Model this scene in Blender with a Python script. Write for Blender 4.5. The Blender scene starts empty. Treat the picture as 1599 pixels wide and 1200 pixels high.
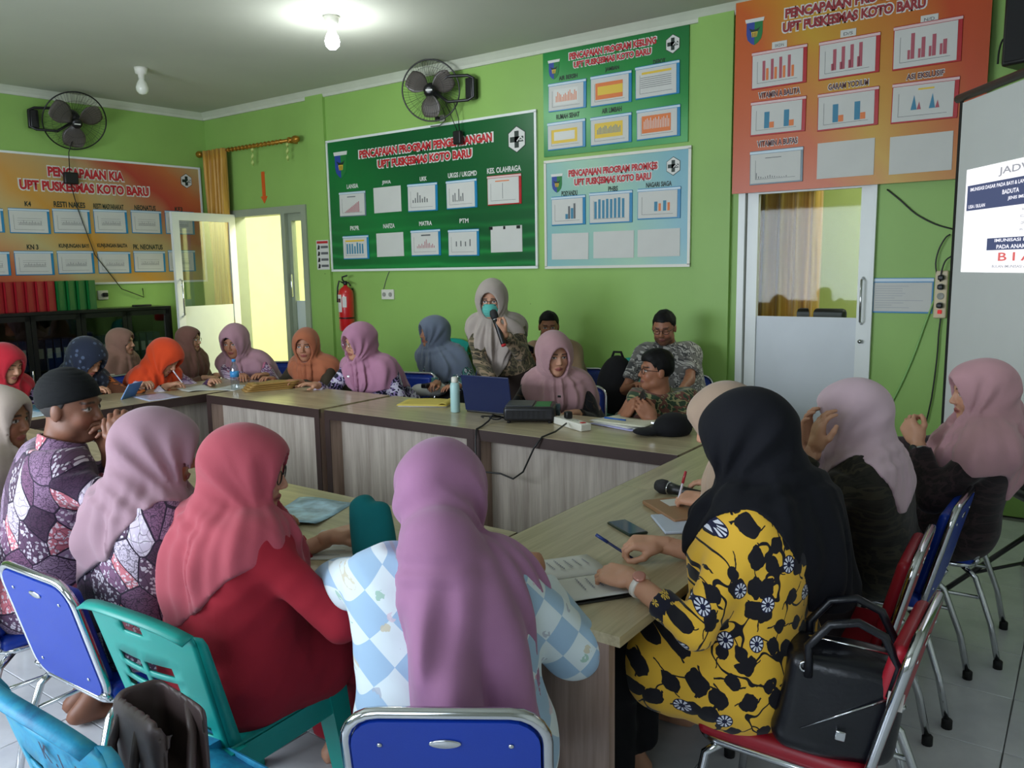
import bpy, bmesh, math, random, time
import numpy as np
from mathutils import Vector, Matrix, Euler

T_START = time.time()
scene = bpy.context.scene
COL = scene.collection
R_ = math.radians
random.seed(7)
np.random.seed(7)

# ------------------------------------------------------------------ camera
FPX = 1269.0                       # focal length in pixels of the 1599 x 1200 frame
CAM_H = 1.65
YAW, PITCH, ROLL = R_(-35.69), R_(-8.17), R_(-0.964)
_f = np.array([math.sin(YAW) * math.cos(PITCH), math.cos(YAW) * math.cos(PITCH), math.sin(PITCH)])
_r = np.array([math.cos(YAW), -math.sin(YAW), 0.0])
_u = np.cross(_r, _f)
_c, _s = math.cos(ROLL), math.sin(ROLL)
CR, CU = _c * _r + _s * _u, -_s * _r + _c * _u
CAMP = np.array([0.0, 0.0, CAM_H])
cam_d = bpy.data.cameras.new('camera')
cam_d.sensor_width = 36.0
cam_d.lens = FPX * 36.0 / 1599.0
cam_d.clip_start = 0.05
cam = bpy.data.objects.new('camera', cam_d)
COL.objects.link(cam)
cam.matrix_world = Matrix(((CR[0], CU[0], -_f[0], CAMP[0]), (CR[1], CU[1], -_f[1], CAMP[1]),
                           (CR[2], CU[2], -_f[2], CAMP[2]), (0, 0, 0, 1)))
scene.camera = cam


def ray(px, py):
    return CR * ((px - 799.5) / FPX) - CU * ((py - 600) / FPX) + _f


def at_y(px, py, y):
    d = ray(px, py)
    return CAMP + d * (y / d[1])


def at_x(px, py, x):
    d = ray(px, py)
    return CAMP + d * (x / d[0])


def at_z(px, py, z):
    d = ray(px, py)
    return CAMP + d * ((z - CAM_H) / d[2])


def at_d(px, py, dist):
    return CAMP + ray(px, py) * dist


# ------------------------------------------------------------------ light
scene.view_settings.view_transform = 'Standard'
scene.view_settings.look = 'None'
scene.view_settings.gamma = 1.0
scene.view_settings.use_curve_mapping = False
scene.view_settings.exposure = 0.15
world = bpy.data.worlds.new('world')
scene.world = world
world.use_nodes = True
world.node_tree.nodes['Background'].inputs[0].default_value = (0.62, 0.76, 1.0, 1)
world.node_tree.nodes['Background'].inputs[1].default_value = 1.6


def area_light(name, loc, target, sx, sy, power, col):
    d = bpy.data.lights.new(name, 'AREA')
    d.shape = 'RECTANGLE'
    d.size, d.size_y, d.energy, d.color = sx, sy, power, col
    o = bpy.data.objects.new(name, d)
    COL.objects.link(o)
    o.location = loc
    o.rotation_euler = (Vector(target) - Vector(loc)).to_track_quat('-Z', 'Y').to_euler()
    return o


YW = 6.0          # back wall
XC = -8.734       # back left corner
ZC = 3.50         # ceiling
YN = -1.4         # wall behind the camera
XR = 1.6          # right wall
LW_A = R_(3.98)   # the left wall is a few degrees out of square
# daylight through the windows of the wall behind the camera, then lights for the rooms behind the doors
area_light('window_daylight', (-4.2, YN + 0.05, 1.75), (-4.0, 3.0, 1.1), 3.4, 1.5, 190, (0.82, 0.90, 1.0))
area_light('window_daylight_small', (-0.6, YN + 0.05, 1.75), (-1.2, 3.0, 1.1), 1.5, 1.5, 24, (0.80, 0.90, 1.0))
area_light('back_room_fill', (-6.9, 7.3, 3.0), (-7.9, 8.0, 1.0), 1.2, 1.0, 150, (1.0, 0.97, 0.72))  # unseen area light added inside the corridor to brighten it
area_light('office_fill', (-0.6, 7.2, 3.25), (-0.6, 7.21, 1.2), 1.6, 1.2, 55, (1.0, 0.99, 0.86))  # area light added under the office ceiling, kept out of view

# ------------------------------------------------------------------ materials
MATS = {}


def srgb(r, g, b):
    def f(c):
        c /= 255.0
        return c / 12.92 if c <= 0.04045 else ((c + 0.055) / 1.055) ** 2.4
    return (f(r), f(g), f(b), 1.0)


class NT:
    """small helper for building node materials"""

    def __init__(self, name):
        self.m = bpy.data.materials.new(name)
        self.m.use_nodes = True
        self.t = self.m.node_tree
        self.b = self.t.nodes['Principled BSDF']

    def n(self, kind, **kw):
        nd = self.t.nodes.new(kind)
        for k, v in kw.items():
            if k.startswith('i_'):
                nd.inputs[k[2:].replace('_', ' ')].default_value = v
            else:
                setattr(nd, k, v)
        return nd

    def l(self, a, b):
        self.t.links.new(a, b)

    def math(self, op, a, b=None, clamp=False):
        nd = self.t.nodes.new('ShaderNodeMath')
        nd.operation = op
        nd.use_clamp = clamp
        for i, v in enumerate((a, b)):
            if v is None:
                continue
            if isinstance(v, (int, float)):
                nd.inputs[i].default_value = v
            else:
                self.l(v, nd.inputs[i])
        return nd.outputs[0]

    def coord(self, scale=(1, 1, 1), rot=(0, 0, 0), loc=(0, 0, 0), out='Object'):
        tc = self.n('ShaderNodeTexCoord')
        mp = self.n('ShaderNodeMapping')
        mp.inputs['Scale'].default_value = scale
        mp.inputs['Rotation'].default_value = rot
        mp.inputs['Location'].default_value = loc
        self.l(tc.outputs[out], mp.inputs[0])
        return mp.outputs[0]

    def noise(self, vec, scale, detail=2.0, rough=0.5, col=False):
        nd = self.n('ShaderNodeTexNoise')
        nd.inputs['Scale'].default_value = scale
        nd.inputs['Detail'].default_value = detail
        nd.inputs['Roughness'].default_value = rough
        if vec is not None:
            self.l(vec, nd.inputs['Vector'])
        return nd.outputs['Color' if col else 'Fac']

    def vor(self, vec, scale, feature='F1', rnd=1.0, dist='EUCLIDEAN'):
        nd = self.n('ShaderNodeTexVoronoi')
        nd.feature = feature
        if feature != 'DISTANCE_TO_EDGE':
            nd.distance = dist
        nd.inputs['Scale'].default_value = scale
        nd.inputs['Randomness'].default_value = rnd
        if vec is not None:
            self.l(vec, nd.inputs['Vector'])
        return nd

    def ramp(self, fac, stops, mode='LINEAR'):
        nd = self.n('ShaderNodeValToRGB')
        nd.color_ramp.interpolation = mode
        els = nd.color_ramp.elements
        while len(els) < len(stops):
            els.new(0.5)
        for e, (p, c) in zip(els, stops):
            e.position = p
            e.color = c if len(c) == 4 else (*c, 1)
        self.l(fac, nd.inputs[0])
        return nd.outputs['Color']

    def mix(self, fac, a, b, mode='MIX'):
        nd = self.n('ShaderNodeMix')
        nd.data_type = 'RGBA'
        nd.blend_type = mode
        if isinstance(fac, (int, float)):
            nd.inputs[0].default_value = fac
        else:
            self.l(fac, nd.inputs[0])
        for i, v in ((6, a), (7, b)):
            if isinstance(v, tuple):
                nd.inputs[i].default_value = v
            else:
                self.l(v, nd.inputs[i])
        return nd.outputs[2]

    def vmix(self, vec, noisecol, amt):
        """vec + (noise - .5) * amt"""
        s = self.n('ShaderNodeVectorMath', operation='SUBTRACT')
        self.l(noisecol, s.inputs[0])
        s.inputs[1].default_value = (0.5, 0.5, 0.5)
        m = self.n('ShaderNodeVectorMath', operation='SCALE')
        self.l(s.outputs[0], m.inputs[0])
        m.inputs['Scale'].default_value = amt
        a = self.n('ShaderNodeVectorMath', operation='ADD')
        self.l(vec, a.inputs[0])
        self.l(m.outputs[0], a.inputs[1])
        return a.outputs[0]

    def color(self, c):
        if isinstance(c, tuple):
            self.b.inputs['Base Color'].default_value = c
        else:
            self.l(c, self.b.inputs['Base Color'])

    def set(self, **kw):
        for k, v in kw.items():
            self.b.inputs[k.replace('_', ' ')].default_value = v

    def bump(self, height, strength=0.3, dist=0.01):
        nd = self.n('ShaderNodeBump')
        nd.inputs['Strength'].default_value = strength
        nd.inputs['Distance'].default_value = dist
        self.l(height, nd.inputs['Height'])
        self.l(nd.outputs[0], self.b.inputs['Normal'])


def plain(name, rgb, rough=0.5, metal=0.0, spec=0.5, var=0.06, vscale=6.0, coat=0.0, bump=0.0, bscale=60):
    if name in MATS:
        return MATS[name]
    t = NT(name)
    c = srgb(*rgb)
    if var > 0:
        v = t.coord()
        n = t.noise(v, vscale, 3.0)
        lo = tuple(max(0, x * (1 - var)) for x in c[:3]) + (1,)
        hi = tuple(min(1, x * (1 + var)) for x in c[:3]) + (1,)
        t.color(t.ramp(n, [(0.3, lo), (0.7, hi)]))
        if bump:
            t.bump(t.noise(v, bscale, 2.0), bump, 0.004)
    else:
        t.color(c)
    t.set(Roughness=rough, Metallic=metal)
    t.b.inputs['Specular IOR Level'].default_value = spec
    if coat:
        t.b.inputs['Coat Weight'].default_value = coat
    MATS[name] = t.m
    return t.m


def emit(name, rgb, strength):
    if name in MATS:
        return MATS[name]
    t = NT(name)
    t.color((0, 0, 0, 1))
    t.b.inputs['Emission Color'].default_value = srgb(*rgb)
    t.b.inputs['Emission Strength'].default_value = strength
    MATS[name] = t.m
    return t.m


def cloth(name, rgb, rough=0.85, var=0.10):
    if name in MATS:
        return MATS[name]
    t = NT(name)
    c = srgb(*rgb)
    v = t.coord()
    n = t.noise(v, 5.0, 3.0)
    lo = tuple(x * (1 - var) for x in c[:3]) + (1,)
    hi = tuple(min(1, x * (1 + var)) for x in c[:3]) + (1,)
    t.color(t.ramp(n, [(0.3, lo), (0.7, hi)]))
    t.set(Roughness=rough)
    t.b.inputs['Specular IOR Level'].default_value = 0.25
    t.b.inputs['Sheen Weight'].default_value = 0.2 if sum(rgb) > 240 else 0.02
    t.b.inputs['Sheen Roughness'].default_value = 0.5
    t.bump(t.noise(v, 420.0, 1.0), 0.12, 0.002)
    MATS[name] = t.m
    return t.m


def wood(name, a, b, along='Y', rough=0.35, scale=1.0):
    t = NT(name)
    sc = {'X': (1.2, 22, 22), 'Y': (22, 1.2, 22), 'Z': (22, 22, 1.2)}[along]
    v = t.coord(tuple(s * scale for s in sc))
    n1 = t.noise(v, 1.0, 5.0, 0.6)
    v2 = t.coord(tuple(s * scale * 5 for s in sc))
    n2 = t.noise(v2, 1.0, 2.0, 0.5)
    f = t.math('ADD', t.math('MULTIPLY', n1, 0.75), t.math('MULTIPLY', n2, 0.25))
    t.color(t.ramp(f, [(0.30, srgb(*a)), (0.68, srgb(*b))]))
    t.set(Roughness=rough)
    t.bump(n2, 0.05, 0.002)
    return t.m


# wall paint: green with faint blotches and scuffs
def wall_paint(name, rgb):
    t = NT(name)
    v = t.coord(out='Object')
    n = t.noise(v, 1.3, 4.0)
    c = srgb(*rgb)
    base = t.ramp(n, [(0.3, tuple(x * .93 for x in c[:3]) + (1,)), (0.7, tuple(min(1, x * 1.06) for x in c[:3]) + (1,))])
    sp = t.vor(v, 2.6)
    spot = t.math('LESS_THAN', sp.outputs['Distance'], 0.016)
    t.color(t.mix(spot, base, tuple(x * .35 for x in c[:3]) + (1,)))
    t.set(Roughness=0.45)
    t.b.inputs['Specular IOR Level'].default_value = 0.35
    t.bump(t.noise(v, 40, 3), 0.06, 0.004)
    return t.m


M_WALL = wall_paint('green_wall_paint', (144, 184, 96))
M_PALE = plain('pale_wall_paint', (236, 236, 196), 0.6, var=0.03)
M_CEIL = plain('ceiling_plaster', (186, 188, 174), 0.8, var=0.05, vscale=0.9)
M_CORN = plain('cornice_plaster', (200, 204, 186), 0.7, var=0.04)
M_WHITE = plain('white_aluminium', (226, 230, 226), 0.35, var=0.02)
M_GREY = plain('grey_aluminium', (150, 160, 138), 0.4, var=0.04)
M_BLACK = plain('black_plastic', (16, 16, 18), 0.4, var=0.05)
M_BLKM = plain('black_metal', (22, 22, 24), 0.35, var=0.05)
M_PAPER = plain('white_paper', (206, 206, 200), 0.7, var=0.02)
M_CHROME = plain('chrome', (205, 208, 212), 0.12, metal=1.0, var=0.02)
M_BRONZE = plain('gold_rod', (168, 120, 40), 0.35, metal=0.6, var=0.1)
M_WHITEP = plain('white_plastic', (220, 218, 206), 0.4, var=0.02)
M_WTOP = wood('desk_top_wood', (150, 136, 106), (196, 182, 148), 'X', 0.28)
M_WPANEL = wood('desk_panel_wood', (146, 134, 124), (196, 186, 174), 'Z', 0.45)
M_WSIDE = wood('desk_side_wood', (124, 100, 88), (180, 154, 140), 'Z', 0.4)
M_BROWN = plain('dark_brown_edge', (58, 42, 40), 0.4, var=0.08)


def glass(name, tint=(0.93, 0.96, 0.93), mixf=0.12, rough=0.02):
    t = NT(name)
    tr = t.n('ShaderNodeBsdfTransparent')
    tr.inputs[0].default_value = (*tint, 1)
    gl = t.n('ShaderNodeBsdfGlossy')
    gl.inputs['Roughness'].default_value = rough
    mx = t.n('ShaderNodeMixShader')
    mx.inputs[0].default_value = mixf
    t.l(tr.outputs[0], mx.inputs[1])
    t.l(gl.outputs[0], mx.inputs[2])
    t.l(mx.outputs[0], t.t.nodes['Material Output'].inputs[0])
    return t.m


M_GLASS = glass('clear_glass')
M_GLASS2 = glass('office_glass', (.95, .97, .95), .012, .03)
M_SLEEVE = glass('clear_sleeve', (0.97, 0.98, 0.98), 0.10, 0.08)

# ------------------------------------------------------------------ mesh helpers


def empty(name, loc=(0, 0, 0), rz=0.0, label=None, cat=None, group=None):
    o = bpy.data.objects.new(name, None)
    COL.objects.link(o)
    o.location = loc
    o.rotation_euler = (0, 0, rz)
    tag(o, label, cat, group)
    return o


def tag(o, label=None, cat=None, group=None, kind=None):
    if label:
        o['label'] = label
    if cat:
        o['category'] = cat
    if group:
        o['group'] = group
    if kind:
        o['kind'] = kind
    return o


class MB:
    """collects shapes, builds one mesh object"""

    def __init__(self):
        self.v, self.f, self.mi, self.sm = [], [], [], []

    def add(self, vs, fs, mi=0, smooth=False, mtx=None):
        b = len(self.v)
        for p in vs:
            self.v.append(tuple(mtx @ Vector(p)) if mtx is not None else tuple(p))
        for q in fs:
            self.f.append(tuple(i + b for i in q))
            self.mi.append(mi)
            self.sm.append(smooth)
        return self

    def box(self, x0, x1, y0, y1, z0, z1, mi=0, mtx=None):
        vs = [(x0, y0, z0), (x1, y0, z0), (x1, y1, z0), (x0, y1, z0), (x0, y0, z1), (x1, y0, z1), (x1, y1, z1), (x0, y1, z1)]
        fs = [(0, 3, 2, 1), (4, 5, 6, 7), (0, 1, 5, 4), (1, 2, 6, 5), (2, 3, 7, 6), (3, 0, 4, 7)]
        return self.add(vs, fs, mi, False, mtx)

    def rbox(self, x0, x1, y0, y1, z0, z1, r=0.01, mi=0, mtx=None, seg=2):
        bm = bmesh.new()
        bmesh.ops.create_cube(bm, size=1.0)
        for v in bm.verts:
            v.co = Vector(((x0 + x1) / 2 + v.co.x * (x1 - x0), (y0 + y1) / 2 + v.co.y * (y1 - y0), (z0 + z1) / 2 + v.co.z * (z1 - z0)))
        bm.normal_update()
        bmesh.ops.bevel(bm, geom=list(bm.edges), offset=r, segments=seg, affect='EDGES', profile=0.5)
        bm.normal_update()
        bm.verts.index_update()
        vs = [v.co[:] for v in bm.verts]
        fs = [[v.index for v in f.verts] for f in bm.faces]
        flat = [max(abs(c) for c in f.normal) > 0.9999 for f in bm.faces]
        bm.free()
        n0 = len(self.sm)
        self.add(vs, fs, mi, True, mtx)
        for k, fl in enumerate(flat):
            if fl:
                self.sm[n0 + k] = False
        return self

    def tube(self, pts, r, n=8, mi=0, closed=False, mtx=None, cap=True):
        pts = [Vector(p) for p in pts]
        m = len(pts)
        rs = r if isinstance(r, (list, tuple)) else [r] * m
        vs, fs = [], []
        up = None
        for i, p in enumerate(pts):
            if closed:
                t = (pts[(i + 1) % m] - pts[i - 1]).normalized()
            else:
                t = (pts[min(i + 1, m - 1)] - pts[max(i - 1, 0)]).normalized()
            if up is None:
                up = Vector((0, 0, 1)) if abs(t.z) < 0.9 else Vector((1, 0, 0))
            s = t.cross(up)
            if s.length < 1e-6:
                s = t.orthogonal()
            s.normalize()
            up = s.cross(t).normalized()
            for k in range(n):
                a = 2 * math.pi * k / n
                vs.append(p + s * math.cos(a) * rs[i] + up * math.sin(a) * rs[i])
        for i in range(m if closed else m - 1):
            j = (i + 1) % m
            for k in range(n):
                k2 = (k + 1) % n
                fs.append((i * n + k, i * n + k2, j * n + k2, j * n + k))
        if not closed and cap:
            fs.append(tuple(range(n))[::-1])
            fs.append(tuple((m - 1) * n + k for k in range(n)))
        return self.add(vs, fs, mi, True, mtx)

    def lathe(self, prof, n=16, mi=0, mtx=None):
        """prof: list of (r, z) bottom to top"""
        vs, fs = [], []
        for r, z in prof:
            for k in range(n):
                a = 2 * math.pi * k / n
                vs.append((r * math.cos(a), r * math.sin(a), z))
        for i in range(len(prof) - 1):
            for k in range(n):
                k2 = (k + 1) % n
                fs.append((i * n + k, i * n + k2, (i + 1) * n + k2, (i + 1) * n + k))
        fs.append(tuple(range(n))[::-1])
        fs.append(tuple((len(prof) - 1) * n + k for k in range(n)))
        return self.add(vs, fs, mi, True, mtx)

    def prism(self, poly, y0, y1, mi=0, mtx=None):
        """poly in x,z (counter-clockwise seen from -y), extruded from y0 (front) to y1"""
        n = len(poly)
        vs = [(x, y0, z) for x, z in poly] + [(x, y1, z) for x, z in poly]
        fs = [tuple(range(n)), tuple(range(2 * n - 1, n - 1, -1))]
        for i in range(n):
            j = (i + 1) % n
            fs.append((j, i, i + n, j + n))
        return self.add(vs, fs, mi, False, mtx)

    def sheet(self, fn, nu, nv, mi=0, mtx=None, skip=None, smooth=True):
        """grid surface fn(u,v)->point, u,v in 0..1"""
        vs = [fn(i / nu, j / nv) for j in range(nv + 1) for i in range(nu + 1)]
        fs = []
        for j in range(nv):
            for i in range(nu):
                if skip and skip(i, j):
                    continue
                a = j * (nu + 1) + i
                fs.append((a, a + 1, a + nu + 2, a + nu + 1))
        return self.add(vs, fs, mi, smooth, mtx)

    def mesh(self, name, mats):
        me = bpy.data.meshes.new(name)
        me.from_pydata([tuple(p) for p in self.v], [], self.f)
        for m in mats if isinstance(mats, (list, tuple)) else [mats]:
            me.materials.append(m)
        me.polygons.foreach_set('material_index', self.mi)
        me.polygons.foreach_set('use_smooth', self.sm)
        me.update()
        return me

    def build(self, name, mats, parent=None, loc=None, rz=None, solid=None):
        o = bpy.data.objects.new(name, self.mesh(name, mats))
        COL.objects.link(o)
        if parent is not None:
            o.parent = parent
        if loc is not None:
            o.location = loc
        if rz is not None:
            o.rotation_euler = (0, 0, rz)
        if solid:
            md = o.modifiers.new('thick', 'SOLIDIFY')
            md.thickness = solid
            md.offset = 0
        return o


def copy_tree(o, parent=None):
    c = o.copy()
    COL.objects.link(c)
    c.parent = parent
    for ch in list(o.children):
        copy_tree(ch, c)
    return c


def struct(name, mb, mats, label=None, **kw):
    o = mb.build(name, mats, **kw)
    o['kind'] = 'structure'
    if label:
        o['label'] = label
    return o


def text_mesh(body, size, width=None, height=None, bold=0.0, align='CENTER', depth=0.0):
    """built-in font turned to a flat mesh in x,z facing -y; fitted to width/height"""
    cu = bpy.data.curves.new('lettering', 'FONT')
    cu.body = body
    cu.size = size
    cu.align_x = align
    cu.offset = bold
    cu.extrude = depth
    cu.resolution_u = 3
    ob = bpy.data.objects.new('lettering', cu)
    COL.objects.link(ob)
    dg = bpy.context.evaluated_depsgraph_get()
    me = bpy.data.meshes.new_from_object(ob.evaluated_get(dg))
    bpy.data.objects.remove(ob)
    bpy.data.curves.remove(cu)
    n = len(me.vertices)
    co = np.empty(n * 3, np.float32)
    me.vertices.foreach_get('co', co)
    co = co.reshape(n, 3)
    if n:
        lo, hi = co.min(0), co.max(0)
        sx = width / max(1e-6, hi[0] - lo[0]) if width else 1.0
        sy = height / max(1e-6, hi[1] - lo[1]) if height else (sx if width else 1.0)
        cx = (lo[0] + hi[0]) / 2 if align == 'CENTER' else lo[0]
        cy = (lo[1] + hi[1]) / 2
        out = np.stack([(co[:, 0] - cx) * sx, -co[:, 2], (co[:, 1] - cy) * sy], 1)
        me.vertices.foreach_set('co', out.astype(np.float32).ravel())
        me.update()
    return me


def text_part(name, body, mat, parent, x, y, z, width, height, bold=0.0, size=0.1, align='CENTER'):
    me = text_mesh(body, size, width, height, bold, align)
    me.materials.append(mat)
    o = bpy.data.objects.new(name, me)
    COL.objects.link(o)
    o.parent = parent
    o.location = (x, y, z)
    return o


# ------------------------------------------------------------------ the room
b = MB().box(-10.2, 2.2, -2.0, 9.6, -0.06, -0.012)
floor = struct('floor', b, plain('grout', (120, 120, 118), 0.9), 'white ceramic tiled floor with thin grey joints')
t_ = NT('floor_tile')
v_ = t_.coord(out='Object')
n_ = t_.noise(v_, 4.0, 5.0, 0.6)
t_.color(t_.ramp(n_, [(0.3, srgb(196, 198, 202)), (0.6, srgb(214, 216, 218)), (0.8, srgb(205, 204, 204))]))
t_.set(Roughness=0.16)
M_TILE = t_.m
TS = 0.412
tile_me = MB().rbox(-TS / 2 + .0018, TS / 2 - .0018, -TS / 2 + .0018, TS / 2 - .0018, -0.012, 0.0, 0.002, seg=1).mesh('tile', M_TILE)
rest = MB()
OX, OY = -2.943 * 1.031, 1.324 * 1.031
for i in range(-17, 12):
    for j in range(-8, 20):
        cx, cy = OX + (i + .5) * TS, OY + (j + .5) * TS
        if not (-9.6 < cx < 1.6 and -1.4 < cy < 6.1):
            continue
        near = (-4.4 < cx < -0.9 and 0.1 < cy < 2.3) or (-1.0 < cx < 0.5 and 1.6 < cy < 6.1)
        if near:
            o = bpy.data.objects.new('tile', tile_me)
            COL.objects.link(o)
            o.parent = floor
            o.location = (cx, cy, 0)
            o.rotation_euler = (0, 0, random.choice([0, 1, 2, 3]) * math.pi / 2)
        else:
            rest.box(cx - TS / 2 + .0018, cx + TS / 2 - .0018, cy - TS / 2 + .0018, cy + TS / 2 - .0018, -0.012, 0)
tag(rest.build('tile_field', M_TILE, floor), kind='stuff')

# back wall with two door openings, made of panels
b = MB()
D1 = (-8.30, -7.02, 2.34)     # left doorway: x0, x1, top
D2 = (-2.17, -1.255, 2.30)    # right doorway
W0, W1 = -10.2, XR + .15
b.box(W0, D1[0], YW, YW + .15, 0, ZC + .1)
b.box(D1[0], D1[1], YW, YW + .15, D1[2], ZC + .1)
b.box(D1[1], D2[0], YW, YW + .15, 0, ZC + .1)
b.box(D2[0], D2[1], YW, YW + .15, D2[2], ZC + .1)
b.box(D2[1], W1, YW, YW + .15, 0, ZC + .1)
struct('wall_back', b, M_WALL, 'lime green wall carrying the programme boards, with two doorways')
# left wall, local x runs along the wall towards the corner, -y points into the room
LW = Matrix.Translation((XC, YW, 0)) @ Matrix.Rotation(math.pi / 2 - LW_A, 4, 'Z')
b = MB().box(-8.2, 0.12, 0, 0.15, 0, ZC + .1)
o = struct('wall_left', b, M_WALL, 'lime green side wall with fan and orange board')
o.matrix_world = LW
M_BOUNCE = plain('cream_bounce_paint', (216, 218, 208), .6, var=.03)  # cream picked for these unseen walls to keep green bounce off the foreground
b = MB().box(XR, XR + .15, YN - .15, YW, 0, ZC + .1)
struct('wall_right', b, M_BOUNCE, 'unseen side wall, cream chosen for neutral bounce light')
# wall behind the camera with two window openings
b = MB()
wx = [(-5.9, -2.5), (-1.35, 0.15)]
zl, zh = 1.0, 2.5
xs = [-10.2, wx[0][0], wx[0][1], wx[1][0], wx[1][1], XR + .15]
for i in range(5):
    if i % 2 == 0:
        b.box(xs[i], xs[i + 1], YN - .15, YN, 0, ZC + .1)
    else:
        b.box(xs[i], xs[i + 1], YN - .15, YN, 0, zl)
        b.box(xs[i], xs[i + 1], YN - .15, YN, zh, ZC + .1)
struct('wall_front', b, M_BOUNCE, 'unseen wall with the windows, cream chosen for neutral bounce light')
for k, (x0, x1) in enumerate(wx):
    w = MB()
    for (a0, a1, c0, c1) in ((x0, x1, zl, zl + .05), (x0, x1, zh - .05, zh), (x0, x0 + .05, zl, zh), (x1 - .05, x1, zl, zh), ((x0 + x1) / 2 - .025, (x0 + x1) / 2 + .025, zl, zh)):
        w.box(a0, a1, YN - .10, YN - .05, c0, c1)
    struct('window_%d' % (k + 1), w, M_WHITE, 'white framed window behind the seats')
b = MB().box(-10.2, XR + .15, YN - .15, YW + .15, ZC, ZC + .1)
struct('ceiling', b, M_CEIL, 'off white plaster ceiling')
# cornice
prof = [(0, 0), (0.0, -0.075), (0.02, -0.075), (0.03, -0.05), (0.06, -0.02), (0.085, 0)]
b = MB()
n = len(prof)
vs = [(x, YW - d, ZC + z) for x in (W0, W1) for d, z in prof]
b.add(vs, [tuple(range(n)), tuple(range(2 * n - 1, n - 1, -1))] + [(i, i + n, (i + 1) % n + n, (i + 1) % n) for i in range(n)])
struct('trim_1', b, M_CORN, 'off white cornice along the back wall')
b = MB()
vs = [(x, -d, ZC + z) for x in (-8.2, 0.1) for d, z in prof]
b.add(vs, [tuple(range(n)), tuple(range(2 * n - 1, n - 1, -1))] + [(i, i + n, (i + 1) % n + n, (i + 1) % n) for i in range(n)])
o = struct('trim_2', b, M_CORN, 'off white cornice along the side wall')
o.matrix_world = LW
# pilasters
struct('trim_3', MB().box(-6.90, -6.635, YW - .035, YW, 0, ZC - .02), M_WALL, 'green pilaster beside the open door')
struct('trim_4', MB().box(-2.535, -2.262, YW - .035, YW, 0, ZC - .02), M_WALL, 'green pilaster beside the orange board')
# rooms behind the doors
b = MB()
b.box(-10.2, -6.2, 9.0, 9.1, 0, 3.3)
b.box(-10.2, -10.1, YW + .15, 9.0, 0, 3.3)
b.box(-6.3, -6.2, YW + .15, 9.0, 0, 3.3)
struct('wall_corridor', b, M_PALE, 'pale yellow walls of the corridor behind the open door')
struct('ceiling_corridor', MB().box(-10.2, -6.2, YW + .15, 9.1, 3.3, 3.4), M_CEIL, 'corridor ceiling')
b = MB()
b.box(-4.2, 1.75, 8.6, 8.7, 0, 3.3)
b.box(-4.3, -4.2, YW + .15, 8.7, 0, 3.3)
b.box(1.65, 1.75, YW + .15, 8.7, 0, 3.3)
struct('wall_office', b, plain('pale_green_paint', (200, 214, 140), 0.6, var=0.03), 'pale green walls of the office behind the glazed door')
struct('ceiling_office', MB().box(-4.3, 1.75, YW + .15, 8.7, 3.3, 3.4), M_CEIL, 'office ceiling')

# ---- left doorway: frame, narrow sidelight, open leaf
root = empty('door_1', (D1[0], YW, 0))
tag(root, 'grey door frame with a narrow sidelight in the doorway by the corner', kind='structure')
w1 = D1[1] - D1[0]
b = MB()
b.box(-.02, .06, -.02, .13, 0, D1[2] - .06)
b.box(w1 - .06, w1 + .02, -.02, .13, 0, D1[2] - .06)
b.box(-.02, w1 + .02, -.02, .13, D1[2] - .06, D1[2] + .02)
b.box(.88, .945, -.02, .13, 0, D1[2] - .06)
b.build('door_frame', M_GREY, root)
b = MB()
b.box(.946, 1.0, .03, .09, 0, 2.2)
b.box(w1 - .10, w1 - .061, .03, .09, 0, 2.2)
b.box(.946, w1 - .061, .03, .09, 2.2, 2.279)
b.build('sidelight_frame', M_GREY, root)
MB().box(1.0, w1 - .1, .055, .063, 1.32, 2.2).build('pane', M_GLASS, root)
MB().box(1.0, w1 - .1, .05, .068, 0, 1.32).build('panel', plain('frosted_panel', (196, 206, 200), 0.5, var=0.02), root)
MB().rbox(.962, .985, -.0, .03, 1.36, 1.62, .006).build('handle', M_CHROME, root)

leaf = empty('door_2', (-8.24, YW - .03, 0), R_(-88))
tag(leaf, 'white aluminium door leaf standing open, glazed above a white panel', kind='structure')
LWD, LH = 0.82, 2.31
b = MB()
b.box(0, .085, -.02, .02, .02, LH)
b.box(LWD - .085, LWD, -.02, .02, .02, LH)
b.box(.085, LWD - .085, -.02, .02, LH - .09, LH)
b.box(.085, LWD - .085, -.02, .02, .02, .12)
b.build('door_frame', M_WHITE, leaf)
MB().box(.085, LWD - .085, -.004, .004, 1.28, LH - .09).build('pane', M_GLASS, leaf)
MB().box(.085, LWD - .085, -.010, .010, .12, 1.28).build('panel', plain('white_panel', (214, 222, 212), 0.4, var=0.02), leaf)
for sy in (1, -1):
    b = MB().tube([(LWD - .045, sy * .02, 1.17), (LWD - .045, sy * .06, 1.19), (LWD - .045, sy * .06, 1.56), (LWD - .045, sy * .02, 1.58)], .010)
    b.build('handle', M_CHROME, leaf)
for z in (1.52, 1.2, 1.04):
    MB().lathe([(.016, -.024), (.016, .024)], 12, mtx=Matrix.Translation((LWD - .07, 0, z)) @ Matrix.Rotation(math.pi / 2, 4, 'X')).build('lock', M_CHROME, leaf)

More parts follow.
